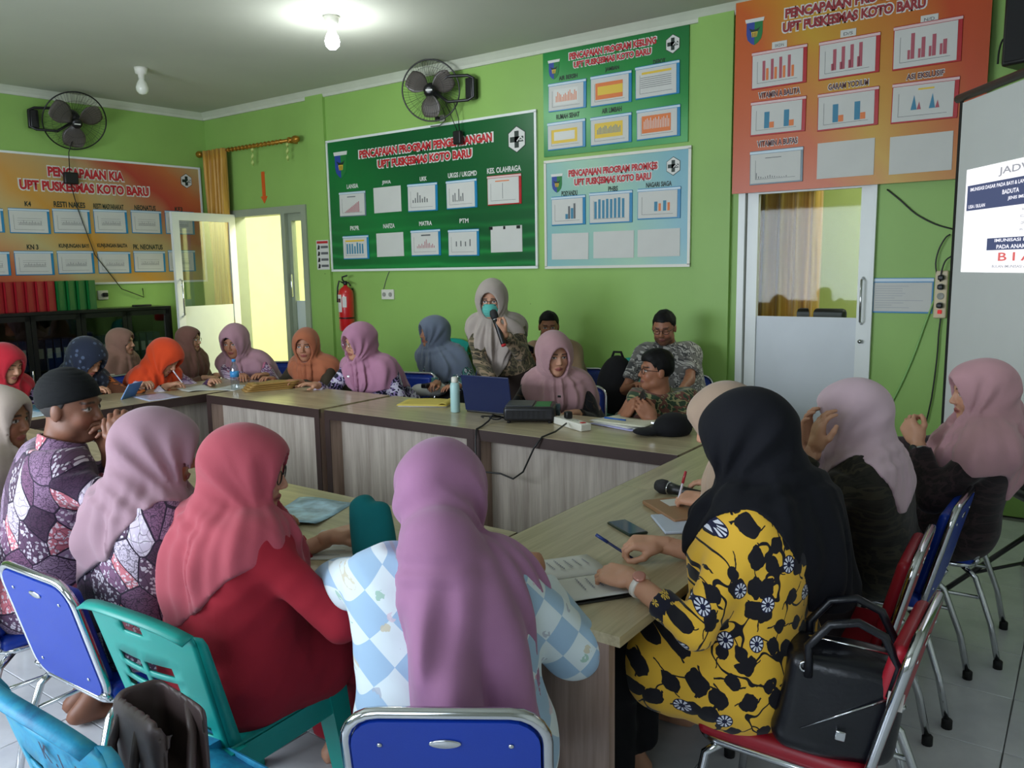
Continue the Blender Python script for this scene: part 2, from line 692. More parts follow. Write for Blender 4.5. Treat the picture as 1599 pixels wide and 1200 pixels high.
# ---- right doorway, closed glazed door
root = empty('door_3', (D2[0], YW, 0))
tag(root, 'white aluminium door with clear glass above a white panel', kind='structure')
w2 = D2[1] - D2[0]
b = MB()
b.box(-.03, .02, -.03, .12, 0, D2[2] - .05)
b.box(w2 - .02, w2 + .01, -.03, .12, 0, D2[2] - .05)
b.box(-.03, w2 + .01, -.03, .12, D2[2] - .05, D2[2] + .02)
b.build('door_frame', M_WHITE, root)
b = MB()
b.box(.03, .11, .0, .05, .01, D2[2] - .06)
b.box(w2 - .095, w2 - .025, .0, .05, .01, D2[2] - .06)
b.box(.11, w2 - .095, .0, .05, D2[2] - .15, D2[2] - .06)
b.box(.11, w2 - .095, .0, .05, .01, .12)
b.build('leaf_frame', M_WHITE, root)
MB().box(.11, w2 - .095, .02, .028, 1.26, D2[2] - .15).build('pane', M_GLASS2, root)
MB().box(.11, w2 - .095, .015, .033, .12, 1.26).build('panel', plain('white_panel_door', (206, 212, 216), 0.4, var=0.02), root)
MB().tube([(w2 - .06, -.005, 1.22), (w2 - .06, -.05, 1.24), (w2 - .06, -.05, 1.52), (w2 - .06, -.005, 1.54)], .008).build('handle', M_CHROME, root)
MB().lathe([(.014, -.012), (.014, .03)], 12, mtx=Matrix.Translation((w2 - .06, 0, 1.1)) @ Matrix.Rotation(math.pi / 2, 4, 'X')).build('lock', M_CHROME, root)
# ------------------------------------------------------------------ wall boards


def print_grad(name, stops, ang=0.6, swirl=None, scale=1.0, rough=0.35):
    t = NT(name)
    v = t.coord((1, 1, 1), (0, 0, 0))
    nd = t.noise(t.coord((0.9, 1, 0.9)), 1.2 * scale, 2.0, col=True)
    vv = t.vmix(v, nd, 0.5)
    sx = t.n('ShaderNodeSeparateXYZ')
    t.l(vv, sx.inputs[0])
    f = t.math('ADD', t.math('MULTIPLY', sx.outputs['X'], math.cos(ang)), t.math('MULTIPLY', sx.outputs['Z'], math.sin(ang)))
    f = t.math('MULTIPLY', f, 0.42 * scale)
    f = t.math('FRACT', f)
    c = t.ramp(f, stops)
    if swirl:
        wv = t.n('ShaderNodeTexWave')
        wv.wave_type = 'RINGS'
        wv.inputs['Scale'].default_value = swirl[0]
        wv.inputs['Distortion'].default_value = 1.5
        t.l(t.coord((1, 1, 1), loc=(-1.2, 0, -1.9)), wv.inputs['Vector'])
        zf = t.math('SUBTRACT', swirl[1], sx.outputs['Z'])
        zf = t.math('MULTIPLY', zf, 2.0, clamp=True)
        fac = t.math('MULTIPLY', t.math('POWER', wv.outputs['Fac'], 3.0), zf)
        c = t.mix(t.math('MULTIPLY', fac, 0.55), c, swirl[2])
    t.color(c)
    t.set(Roughness=rough)
    return t.m


M_RED = plain('print_red', (186, 32, 40), 0.5, var=0)
M_PWHITE = plain('print_white', (214, 214, 208), 0.5, var=0)
M_PDARK = plain('print_dark', (24, 44, 34), 0.5, var=0)
M_PMAROON = plain('print_maroon', (84, 28, 34), 0.5, var=0)
M_PBLUE = plain('print_blue', (38, 66, 150), 0.5, var=0)
M_PGREEN = plain('print_green', (24, 118, 54), 0.5, var=0)
M_PYEL = plain('print_yellow', (226, 190, 60), 0.5, var=0)
M_PORANGE = plain('print_orange', (222, 120, 56), 0.5, var=0)
M_PGREY = plain('print_grey', (96, 98, 100), 0.6, var=0)
M_PTEAL = plain('print_teal', (62, 130, 160), 0.6, var=0)
M_PPINK = plain('print_pink', (172, 84, 96), 0.6, var=0)
M_SBLUE = plain('sleeve_blue', (30, 128, 176), 0.35, var=0.04)
M_SRED = plain('sleeve_red', (178, 30, 36), 0.35, var=0.04)
M_SGREY = plain('sleeve_grey', (110, 130, 140), 0.35, var=0.04)
M_STRIP = plain('sleeve_strip', (196, 214, 224), 0.4, var=0)
M_STRIPR = plain('sleeve_strip_red', (220, 190, 188), 0.4, var=0)


def hexagon(cx, cz, r):
    return [(cx + r * math.sin(R_(60 * k)) * .92, cz + r * math.cos(R_(60 * k))) for k in range(6)][::-1]


def shield(parent, cx, cz, w, y):
    h = w * 1.35
    out = [(-.5, .5), (-.5, 0), (-.42, -.25), (-.2, -.42), (0, -.5)]
    L = [(cx + x * w, cz + z * h) for x, z in out]
    b = MB()
    b.prism([L[0], L[1], L[2], L[3], L[4], (cx, cz + .5 * h)], y - .002, y, 0)
    Rr = [(2 * cx - x, z) for x, z in L]
    b.prism([(cx, cz + .5 * h), L[4], Rr[3], Rr[2], Rr[1], Rr[0]], y - .002, y, 1)
    b.prism([(cx - .55 * w, cz + .5 * h), (cx + .55 * w, cz + .5 * h), (cx + .6 * w, cz + .66 * h), (cx - .6 * w, cz + .66 * h)], y - .0025, y, 2)
    # house emblem with upturned roof
    b.prism([(cx - .36 * w, cz + .26 * h), (cx - .2 * w, cz + .08 * h), (cx + .2 * w, cz + .08 * h), (cx + .36 * w, cz + .26 * h), (cx + .12 * w, cz + .18 * h), (cx - .12 * w, cz + .18 * h)], y - .003, y, 3)
    b.prism([(cx - .2 * w, cz + .08 * h), (cx - .15 * w, cz - .15 * h), (cx + .15 * w, cz - .15 * h), (cx + .2 * w, cz + .08 * h)], y - .003, y, 4)
    for k in (-1, 0, 1):
        b.box(cx + k * .1 * w - .02 * w, cx + k * .1 * w + .02 * w, y - .004, y, cz - .15 * h, cz + .05 * h, 3)
    b.build('shield_logo', [M_PBLUE, M_PGREEN, M_PWHITE, M_PDARK, M_PYEL], parent)


def health_logo(parent, cx, cz, r, y):
    b = MB()
    b.prism(hexagon(cx, cz, r), y - .002, y, 1)
    b.prism(hexagon(cx, cz, r * .93), y - .003, y, 0)
    a = r * .2
    b.box(cx - a, cx + a, y - .004, y, cz - r * .62, cz + r * .62, 1)
    b.box(cx - r * .62, cx + r * .62, y - .004, y, cz - a, cz + a, 1)
    b.prism([(cx + .0 * r, cz - .12 * r), (cx + .36 * r, cz + .24 * r), (cx + .72 * r, cz - .12 * r), (cx + .66 * r, cz - .18 * r), (cx + .36 * r, cz + .1 * r), (cx + .06 * r, cz - .18 * r)], y - .005, y, 0)
    for dx in (.28, .40):
        b.box(cx + dx * r, cx + (dx + .09) * r, y - .005, y, cz - .12 * r, cz - .02 * r, 0)
    b.build('health_logo', [M_PWHITE, M_PDARK], parent)


def chart(kind, w, h, parent, y):
    """flat printed chart on a sheet whose lower left is (0,0)"""
    b = MB()
    mats = [M_PGREY, M_PTEAL, M_PPINK, M_PORANGE, M_PYEL, M_PWHITE]
    rnd = random.Random(hash(kind) % 1000 + int(w * 1000))

    def bars(n, x0, x1, z0, hs, bw, mi):
        for i in range(n):
            x = x0 + (x1 - x0) * (i + .5) / n
            b.box(w * x - bw * w / 2, w * x + bw * w / 2, y - .001, y, h * z0, h * (z0 + hs[i % len(hs)]), mi)
    if kind == 'rise':
        bars(11, .2, .8, .15, [.04 + .045 * i for i in range(11)], .028, 2)
        b.box(.32 * w, .65 * w, y - .001, y, .85 * h, .89 * h, 0)
    elif kind == 'thin':
        bars(7, .15, .75, .32, [.12, .2, .42, .3, .16, .22, .15], .035, 0)
    elif kind == 'thin2':
        bars(6, .2, .62, .25, [.28, .35, .05, .5, .2, .32], .03, 0)
    elif kind == 'tealbars':
        bars(7, .12, .88, .22, [.5, .5, .5, .38, .55, .5, .48], .06, 1)
        b.box(.1 * w, .9 * w, y - .001, y, .82 * h, .9 * h, 4)
    elif kind == 'dense':
        bars(12, .2, .88, .3, [.1, .18, .12, .2, .14, .3, .38, .2, .22, .12, .18, .1], .02, 2)
        b.box(.38 * w, .72 * w, y - .001, y, .84 * h, .9 * h, 0)
    elif kind == 'low':
        bars(4, .2, .85, .38, [.22, .24, .2, .3], .035, 0)
    elif kind == 'redbars':
        b.box(.15 * w, .85 * w, y - .0005, y, .2 * h, .85 * h, 5)
        bars(14, .2, .82, .32, [.25, .42, .35, .3, .2, .28, .33, .26, .38, .44, .3], .022, 3)
    elif kind == 'orangebox':
        b.box(.12 * w, .85 * w, y - .0006, y, .2 * h, .82 * h, 3)
        b.box(.18 * w, .85 * w, y - .001, y, .36 * h, .68 * h, 4)
    elif kind == 'table':
        b.box(.15 * w, .88 * w, y - .001, y, .8 * h, .88 * h, 4)
        for k in range(6):
            b.box(.12 * w, .88 * w, y - .001, y, (.68 - .07 * k) * h, (.695 - .07 * k) * h, 0)
    elif kind == 'yellowbox':
        b.box(.1 * w, .85 * w, y - .0006, y, .22 * h, .8 * h, 4)
        b.box(.18 * w, .78 * w, y - .001, y, .34 * h, .7 * h, 5)
    elif kind == 'bluebars':
        b.box(.1 * w, .85 * w, y - .0006, y, .25 * h, .85 * h, 4)
        bars(16, .16, .8, .4, [.2, .26, .3, .24, .28, .33, .3], .018, 1)
    elif kind == 'orangefull':
        b.box(.12 * w, .85 * w, y - .0006, y, .2 * h, .85 * h, 3)
        bars(16, .16, .82, .35, [.3, .36, .4, .33, .42], .016, 5)
    elif kind == 'two':
        bars(2, .4, .75, .2, [.2, .42], .08, 1)
        bars(2, .48, .83, .2, [.5, .6], .06, 0)
    elif kind == 'wide':
        bars(8, .1, .9, .15, [.62, .7, .66, .7, .68, .7, .72, .68], .06, 1)
    elif kind == 'pair':
        bars(2, .35, .8, .25, [.35, .38], .08, 1)
        bars(2, .45, .9, .25, [.28, .3], .06, 3)
    elif kind == 'skdn':
        bars(4, .15, .82, .2, [.6, .62, .64, .66], .055, 2)
        bars(4, .22, .89, .2, [.36, .36, .36, .34], .05, 3)
    elif kind == 'ds':
        bars(4, .2, .82, .2, [.62, .66, .68, .70], .06, 2)
        bars(4, .16, .78, .2, [.2, .22, .24, .3], .04, 2)
    elif kind == 'nd':
        bars(4, .22, .9, .2, [.66, .52, .55, .38], .06, 2)
        bars(4, .16, .84, .2, [.24, .24, .26, .28], .04, 2)
    elif kind == 'vita':
        bars(2, .12, .9, .18, [.55, .55], .10, 1)
        bars(2, .22, 1.0, .18, [.2, .2], .09, 3)
    elif kind == 'tri':
        for x in (.36, .66):
            b.prism([(w * (x - .05), h * .3), (w * (x + .05), h * .3), (w * x, h * .72)], y - .001, y, 1)
            b.prism([(w * (x + .05), h * .3), (w * (x + .12), h * .3), (w * (x + .085), h * .52)], y - .001, y, 2)
        b.box(.42 * w, .68 * w, y - .001, y, .85 * h, .9 * h, 4)
    elif kind == 'scrib':
        bars(14, .1, .75, .16, [.2, .08, .06, .03, .05, .08, .1, .06, .05, .03, .03, .02, .02, .04], .012, 0)
        b.box(.3 * w, .62 * w, y - .001, y, .84 * h, .86 * h, 0)
    elif kind == 'faint':
        for k in range(4):
            b.box(.2 * w, .85 * w, y - .001, y, (.35 + .1 * k) * h, (.358 + .1 * k) * h, 0)
        bars(16, .22, .84, .35, [.08, .14, .1, .2, .12, .16], .008, 0)
    elif kind == 'line':
        b.box(.48 * w, .49 * w, y - .001, y, .2 * h, .8 * h, 0)
        b.box(.25 * w, .7 * w, y - .001, y, .86 * h, .9 * h, 3)
    if b.v:
        b.box(.1 * w, .9 * w, y - .0008, y, .13 * h, .14 * h, 0)
        b.box(.1 * w, .105 * w, y - .0008, y, .13 * h, .8 * h, 0)
        b.build('chart_print', mats, parent)


def sleeve(parent, x, z, w, h, kind, style='blue', tilt=0.0):
    """chart sleeve hung on a board, lower left corner at x,z"""
    rt = bpy.data.objects.new('chart_sleeve', None)
    y = -.012
    if style == 'none':
        b = MB().box(0, w, -.004, 0, 0, h)
        o = b.build('blank_sheet', M_PAPER, parent, (x, y, z))
        o.rotation_euler = (0, tilt, 0)
        return o
    back = {'blue': M_SBLUE, 'red': M_SRED, 'grey': M_SGREY}[style]
    b = MB().rbox(0, w, -.007, 0, 0, h, .002, seg=1)
    o = b.build('chart_sleeve', back, parent, (x, y, z))
    o.rotation_euler = (0, tilt, 0)
    m = .018 if style != 'grey' else .008
    pw, ph = w - m - .014, h - .035
    p = MB().box(0.006, .006 + pw, -.0095, -.007, .010, .010 + ph)
    p.build('paper', M_PAPER, o)
    MB().box(0.0, w, -.011, -.007, h - .022, h - .006).build('top_strip', M_STRIPR if style == 'red' else M_STRIP, o)
    # the print and a clear cover
    c = bpy.data.objects.new('chart', None)
    chart_parent = o
    bmk = len(bpy.data.objects)
    chart(kind, pw, ph, chart_parent, 0)
    ch = [k for k in o.children if k.name.startswith('chart_print')]
    for k in ch:
        k.location = (.006, -.0098, .010)
    return o


def board(name, label, mtx, w, h, mat, edge, title, title_col, sizes, lab_col, items, logo=True, title_c=None, tz=None, edge_m=M_WHITE):
    root = empty(name, label=label, cat='board')
    root.matrix_world = mtx
    MB().box(0, w, -.012, 0, 0, h).build('printed_panel', mat, root)
    if edge:
        b = MB()
        e = .018
        b.box(-e, w + e, -.02, .0, -e, 0.004)
        b.box(-e, w + e, -.02, .0, h - .004, h + e)
        b.box(-e, .004, -.02, .0, 0, h)
        b.box(w - .004, w + e, -.02, .0, 0, h)
        b.build('frame', edge_m, root)
    for (txt, x, z, tw, th) in title:
        text_part('title_outline', txt, M_PWHITE, root, x, -.0132, z, tw * 1.02, th * 1.25, 0.012, 0.1)
        text_part('title_text', txt, title_col, root, x, -.0142, z, tw, th, 0.005, 0.1)
    for (txt, x, z, tw, th) in lab_col[1]:
        if lab_col[2] is not None:
            text_part('caption_outline', txt, lab_col[2], root, x, -.0132, z, tw * 1.03, th * 1.25, 0.006)
        text_part('caption', txt, lab_col[0], root, x, -.0142, z, tw, th, 0.003)
    for it in items:
        sleeve(root, *it)
    return root


def wp(px, py):
    p = at_y(px, py, YW)
    return p[0], p[2]


def back_items(x0, z0, lst):
    """pixel boxes on the back wall -> board-local sleeves: (left px, top py, right px, bottom py measured at the middle)"""
    out = []
    for (l, t, r, bt, kind, style) in lst:
        cx, cy = (l + r) / 2, (t + bt) / 2
        xa = wp(l, cy)[0] - x0
        xb = wp(r, cy)[0] - x0
        za = wp(cx, bt)[1] - z0
        zb = wp(cx, t)[1] - z0
        out.append((xa, za, xb - xa, zb - za, kind, style, random.uniform(-.012, .012)))
    return out


def back_text(x0, z0, lst):
    out = []
    for (txt, l, r, cy, hpx) in lst:
        cx = (l + r) / 2
        xa, xb = wp(l, cy)[0] - x0, wp(r, cy)[0] - x0
        z = wp(cx, cy)[1] - z0
        hh = wp(cx, cy - hpx / 2)[1] - wp(cx, cy + hpx / 2)[1]
        out.append((txt, (xa + xb) / 2, z, xb - xa, hh))
    return out


G = lambda *a: srgb(*[c * .90 for c in a])
m_green = print_grad('green_board_print', [(0.0, G(10, 104, 48)), (0.35, G(14, 128, 58)), (0.65, G(8, 92, 46)), (1.0, G(10, 104, 48))], 0.9, (2.6, 0.62, G(40, 170, 80)))
m_kesl = print_grad('kesling_print', [(0.0, G(14, 140, 60)), (0.25, G(96, 190, 110)), (0.5, G(20, 150, 60)), (0.75, G(16, 110, 50)), (1.0, G(14, 140, 60))], 1.3, None, 1.6)
m_prom = print_grad('promkes_print', [(0.0, G(150, 204, 208)), (0.4, G(176, 220, 190)), (0.7, G(130, 190, 206)), (1.0, G(150, 204, 208))], 0.4, None, 1.2)
m_gizi = print_grad('gizi_print', [(0.0, G(214, 88, 30)), (0.3, G(222, 104, 36)), (0.5, G(220, 170, 40)), (0.62, G(214, 140, 40)), (0.8, G(208, 78, 28)), (1.0, G(214, 88, 30))], 0.5, None, 1.15)
m_kia = print_grad('kia_print', [(0.0, G(196, 70, 56)), (0.2, G(214, 120, 70)), (0.4, G(206, 190, 130)), (0.6, G(222, 160, 60)), (0.8, G(200, 176, 120)), (1.0, G(196, 70, 56))], 0.9, None, 1.25)

# --- dark green board
X0, Z0, BW, BH = -6.615, 1.655, 2.60, 1.31
items = back_items(X0, Z0, [
    (532, 299, 573, 338, 'rise', 'grey'), (585.5, 292, 628, 332, '', 'none'), (638.5, 286, 685, 330, 'thin', 'blue'), (699, 281, 747, 326, 'thin2', 'blue'), (763, 273, 816, 320, 'line', 'red'),
    (538, 368, 578, 405, 'tealbars', 'blue'), (590, 364, 632, 401, '', 'none'), (644, 359, 690, 400, 'dense', 'blue'), (702, 358, 750, 400, 'low', 'blue'), (768, 353, 817, 394, '', 'none')])
caps = back_text(X0, Z0, [('LANSIA', 543, 561, 291, 7), ('JIWA', 598, 612, 285.5, 7), ('UKK', 657, 668, 279.5, 7), ('UKGS / UKGMD', 701, 746, 272.5, 8), ('KES. OLAHRAGA', 762, 815, 265, 9),
                          ('PKPR', 548.5, 562.5, 356.5, 7), ('NAFZA', 600, 618, 353, 7), ('MATRA', 656, 676, 349, 7), ('PTM', 719, 733, 345, 7)])
ttl = back_text(X0, Z0, [('PENCAPAIAN PROGRAM PENGEMBANGAN', 562, 770, 228, 13), ('UPT PUSKESMAS KOTO BARU', 591, 738, 248, 13)])
bd = board('program_board', 'dark green programme board with ten chart sheets above the fire extinguisher', Matrix.Translation((X0, YW, Z0)), BW, BH, m_green, True, ttl, M_RED, None, (M_PWHITE, caps, None), items)
shield(bd, .19, 1.05, .17, -.0125)
health_logo(bd, BW - .19, 1.10, .115, -.0125)
for xa, wd in ((2.09, .04), (2.25, .022), (2.395, .04)):
    MB().box(xa, xa + wd, -.0185, -.016, .335, .362).build('tape', M_BLACK, bd)

# --- kesling
X0, Z0, BW, BH = -3.925, 2.578, 1.31, .875
items = back_items(X0, Z0, [(858, 127, 917, 172, 'redbars', 'blue'), (924, 115, 988, 164, 'orangebox', 'blue'), (994, 100, 1063, 152, 'table', 'blue'),
                            (857, 189, 916, 233, 'yellowbox', 'blue'), (924, 180, 988, 226, 'bluebars', 'blue'), (996, 168, 1064, 217, 'orangefull', 'blue')])
caps = back_text(X0, Z0, [('AIR BERSIH', 874, 903, 120.5, 7), ('JAMBAN', 946, 968, 108, 8), ('DEPOT', 1021, 1040, 96.5, 8), ('RUMAH SEHAT', 870, 906, 181, 8), ('AIR LIMBAH', 941, 972, 172, 8)])
ttl = back_text(X0, Z0, [('PENCAPAIAN PROGRAM KESLING', 890, 1026, 76, 11), ('UPT PUSKESMAS KOTO BARU', 897, 1018, 91, 10)])
bd = board('program_board', 'bright green board with six blue chart sleeves hung just under the cornice', Matrix.Translation((X0, YW, Z0)), BW, BH, m_kesl, False, ttl, M_RED, None, (M_PDARK, caps, None), items)
shield(bd, .11, .69, .10, -.0125)
health_logo(bd, BW - .13, .73, .072, -.0125)

# --- promkes
X0, Z0, BW, BH = -3.905, 1.650, 1.305, .878
items = back_items(X0, Z0, [(863, 306, 916, 352, 'two', 'blue'), (922, 299, 989, 349, 'wide', 'blue'), (997, 293, 1064, 342, 'pair', 'blue'),
                            (863, 364, 920, 405, '', 'none'), (928, 361, 991, 403, '', 'none'), (997, 358, 1063, 401, '', 'none')])
caps = back_text(X0, Z0, [('POSYANDU', 878, 903, 302, 8), ('PHBS', 951, 966, 295, 8), ('NAGARI SIAGA', 1010, 1050, 288, 8)])
ttl = back_text(X0, Z0, [('PENCAPAIAN PROGRAM PROMKES', 889, 1028, 265, 11), ('UPT PUSKESMAS KOTO BARU', 898, 1018, 280, 11)])
bd = board('program_board', 'pale blue board with three filled and three blank sheets below the bright green one', Matrix.Translation((X0, YW, Z0)), BW, BH, m_prom, True, ttl, M_RED, None, (M_PDARK, caps, None), items, edge_m=M_WHITEP)
shield(bd, .11, .69, .10, -.0125)
health_logo(bd, BW - .13, .755, .072, -.0125)

# --- big orange board
X0, Z0, BW, BH = -2.235, 2.158, 1.60, 1.33
items = back_items(X0, Z0, [(1180, 79, 1265, 138, 'skdn', 'red'), (1284, 62, 1378, 123, 'ds', 'red'), (1399, 38, 1505, 107, 'nd', 'red'),
                            (1178, 157, 1263, 211, 'vita', 'red'), (1282, 144, 1376, 203, 'vita', 'red'), (1396, 128, 1499, 191, 'tri', 'red'),
                            (1177, 235, 1259, 288, 'scrib', 'grey'), (1281, 222, 1369, 278, '', 'none'), (1393, 212, 1490, 271, '', 'none')])
caps = back_text(X0, Z0, [('VITAMIN A BALITA', 1190, 1254, 148, 9), ('GARAM YODIUM', 1298, 1360, 135, 9), ('ASI EKSLUSIF', 1419, 1477, 120, 9), ('VITAMIN A BUFAS', 1188, 1250, 224, 9)])
ttl = back_text(X0, Z0, [('PENCAPAIAN PROGRAM GIZI', 1232, 1468, 3, 16), ('UPT PUSKESMAS KOTO BARU', 1228, 1448, 27.5, 16)])
bd = board('program_board', 'large orange board with nine sheets hung above the glazed office door', Matrix.Translation((X0, YW, Z0)) @ Matrix.Translation((0, -.06, 0)), BW, BH, m_gizi, False, ttl, plain('print_deep_red', (150, 40, 44), .5, var=0), None, (M_PMAROON, caps, M_PWHITE), items)
shield(bd, .14, 1.10, .115, -.0125)
b = MB().box(0, BW, -.0005, .0, 0, BH)
for (l, r, cy, txt) in ((1211, 1234, 74, 'SKDN'), (1317, 1341, 56, 'D/S'), (1441, 1468, 34, 'N/D')):
    xa, xb = wp(l, cy)[0] - X0, wp(r, cy)[0] - X0
    z = wp((l + r) / 2, cy)[1] - Z0
    o = MB().box(xa, xb, -.016, -.012, z - .02, z + .026).build('caption_slip', M_PAPER, bd)
    text_part('caption', txt, M_PGREY, o, (xa + xb) / 2, -.0165, z, (xb - xa) * .6, .02, .001)
b = MB()
for dx in (.2, .7, 1.3):
    b.box(dx, dx + .02, -.0, .06, BH - .03, BH - .01)
    b.box(dx, dx + .02, -.0, .06, .02, .04)
b.build('hanger', M_BLKM, bd)

# --- board on the left wall (local frame of that wall)
LWI = LW.inverted()


def lwp(px, py, off=0.0):
    d = Vector(ray(px, py))
    nrm = LW.to_3x3() @ Vector((0, -1, 0))
    o = LW.translation + nrm * off
    c = Vector(CAMP)
    t = (o - c).dot(nrm) / d.dot(nrm)
    p = LWI @ (c + d * t)
    return p.x, p.z


X0, Z0, BW, BH = -2.62, 1.56, 2.50, 1.30


def lw_items(lst):
    out = []
    for (l, t, r, bt, kind, style) in lst:
        cx, cy = (l + r) / 2, (t + bt) / 2
        out.append((lwp(l, cy)[0] - X0, lwp(cx, bt)[1] - Z0, lwp(r, cy)[0] - lwp(l, cy)[0], lwp(cx, t)[1] - lwp(cx, bt)[1], kind, style, random.uniform(-.01, .01)))
    return out


def lw_text(lst):
    out = []
    for (txt, l, r, cy, hpx) in lst:
        cx = (l + r) / 2
        out.append((txt, (lwp(l, cy)[0] + lwp(r, cy)[0]) / 2 - X0, lwp(cx, cy)[1] - Z0, lwp(r, cy)[0] - lwp(l, cy)[0], lwp(cx, cy - hpx / 2)[1] - lwp(cx, cy + hpx / 2)[1]))
    return out


items = lw_items([(-46, 325, 5, 363, 'faint', 'blue'), (13, 326, 77, 365, 'faint', 'blue'), (82, 327, 140, 365, 'faint', 'blue'), (146, 328, 198, 365, 'faint', 'blue'), (204, 329, 251, 365, 'faint', 'blue'), (257, 330, 302, 366, 'faint', 'blue'),
                  (-40, 393, 15, 431, 'faint', 'blue'), (22, 392, 83, 430, 'faint', 'blue'), (89, 392, 146, 428, 'faint', 'blue'), (152, 393, 203, 427, 'faint', 'blue'), (208, 392, 257, 425, 'faint', 'blue'), (262, 391, 304, 424, 'faint', 'blue')])
caps = lw_text([('K4', 37.5, 47.5, 318.5, 8), ('RESTI NAKES', 83, 132, 320, 9), ('RESTI MASYARAKAT', 145, 192, 323, 8), ('NEONATUS', 209, 242, 325, 8), ('KF3', 272, 284, 327, 7),
                ('KN 3', 41, 59, 386, 8), ('KUNJUNGAN BAYI', 91, 138, 385, 8), ('KUNJUNGAN BALITA', 151, 198, 384.5, 8), ('PK. NEONATUS', 207, 253, 386, 8)])
ttl = lw_text([('PENCAPAIAN KIA', 74, 192, 272, 15), ('UPT PUSKESMAS KOTO BARU', 30, 231, 294, 15)])
bd = board('program_board', 'red and orange striped board with two rows of sheets above the black cabinet', LW @ Matrix.Translation((X0, 0, Z0)), BW, BH, m_kia, True, ttl, M_RED, None, (M_PDARK, caps, None), items)
lx, lz = lwp(290, 283)
health_logo(bd, lx - X0, lz - Z0, .085, -.0125)

# small strip poster beside the dark green board
po = empty('strip_poster', (-6.83, YW - .036, 1.66), label='narrow white instruction strip poster beside the dark green board', cat='poster')
MB().box(0, .19, -.003, 0, 0, .31).build('sheet', M_PAPER, po)
MB().box(0.01, .18, -.004, -.003, .275, .30).build('heading_print', M_RED, po)
for k in range(4):
    MB().box(.07, .18, -.004, -.003, .225 - k * .066, .25 - k * .066).build('line_print', M_PGREY, po)
    MB().prism([(.015, .21 - k * .066), (.05, .215 - k * .066), (.055, .25 - k * .066), (.03, .262 - k * .066)], -.004, -.003).build('figure_print', M_BLACK, po)

# A4 sleeve by the glazed door
po = empty('document_sleeve', (-1.25, YW, 1.30), label='blue edged clear document sleeve with a printed sheet beside the glazed door', cat='document')
MB().rbox(0, .375, -.006, 0, 0, .237, .002, seg=1).build('sleeve', M_SBLUE, po)
MB().box(.01, .365, -.008, -.006, .012, .205).build('paper', M_PAPER, po)
MB().box(0, .375, -.0095, -.006, .213, .232).build('top_strip', M_STRIP, po)
b = MB()
for k in range(10):
    b.box(.02, .1 + .22 * random.random(), -.0088, -.008, .18 - k * .016, .183 - k * .016)
b.build('text_print', plain('print_faint', (170, 172, 178), .6, var=0), po)


# ------------------------------------------------------------------ fans
def wall_fan(label, mtx, head_dir, R=0.245, group=None, bracket=((0, 0), (0.28, 0))):
    """origin at the wall under the hub; -y out of the wall"""
    root = empty('wall_fan', label=label, cat='fan')
    root.matrix_world = mtx
    d = Vector(head_dir).normalized()
    q = d.to_track_quat('Z', 'Y').to_matrix().to_4x4()
    hub = Vector((0, -.22, 0))
    mt = Matrix.Translation(hub) @ q
    # bracket: U shaped bar
    bx, sgn = bracket
    b = MB()
    s = sgn
    pts = [(0 * s, -.20, .0), (.16 * s, -.17, .11), (.33 * s, -.10, .105), (.38 * s, -.08, .08), (.38 * s, -.08, -.08), (.33 * s, -.10, -.105), (.16 * s, -.17, -.11), (0 * s, -.20, 0)]
    b.tube(pts, .014, 8)
    b.build('bracket', M_BLKM, root)
    MB().rbox(.33 * s - .04, .33 * s + .04, -.09, 0, -.09, .09, .01).build('wall_plate', M_BLKM, root)
    b = MB().lathe([(.055, -.17), (.075, -.13), (.07, -.02), (.03, .0)], 20, mtx=mt)
    b.build('motor', M_BLKM, root)
    # cage: rings and spokes front and back
    b = MB()
    for r, z in ((R, .0),):
        b.tube([(r * math.cos(a), r * math.sin(a), z) for a in np.linspace(0, 2 * math.pi, 48, endpoint=False)], .007, 6, closed=True, mtx=mt)
    b.build('cage_rim', M_BLKM, root)
    b = MB()
    ns = 60
    for k in range(ns):
        a = 2 * math.pi * k / ns
        pts = [(r * math.cos(a + .25 * (1 - r / R)), r * math.sin(a + .25 * (1 - r / R)), .075 * math.sqrt(max(0, 1 - (r / R) ** 2))) for r in (R, .9 * R, .7 * R, .45 * R, .2 * R)]
        b.tube(pts, .0012, 3, mtx=mt, cap=False)
        if k % 2 == 0:
            pts = [(r * math.cos(a), r * math.sin(a), -.085 * math.sqrt(max(0, 1 - (r / R) ** 2))) for r in (R, .85 * R, .6 * R, .25 * R)]
            b.tube(pts, .0012, 3, mtx=mt, cap=False)
    for r in (.5 * R, .75 * R):
        b.tube([(r * math.cos(a), r * math.sin(a), .075 * math.sqrt(1 - (r / R) ** 2)) for a in np.linspace(0, 2 * math.pi, 36, endpoint=False)], .0014, 3, closed=True, mtx=mt)
    b.build('cage_grille', M_BLKM, root)
    MB().lathe([(.05, .068), (.05, .078), (.02, .082)], 20, mtx=mt).build('badge', M_BLKM, root)
    MB().box(-.03, .03, -.006, .006, .0822, .0832, mtx=mt).build('badge_print', M_PWHITE, root)
    m_bl = plain('fan_blade_grey', (92, 86, 80), 0.35, var=0.05)
    for k in range(3):
        a0 = 2 * math.pi * k / 3 + .5

        def fn(u, v, a0=a0):
            r = .04 + (R - .03 - .04) * v
            wdt = .35 + .75 * math.sin(math.pi * min(1, .25 + .7 * v))
            a = a0 + (u - .5) * wdt * 1.25
            return (r * math.cos(a), r * math.sin(a), .02 + (u - .5) * .05)
        b = MB().sheet(fn, 8, 8, mtx=mt)
        b.build('blade', m_bl, root, solid=.003)
    return root


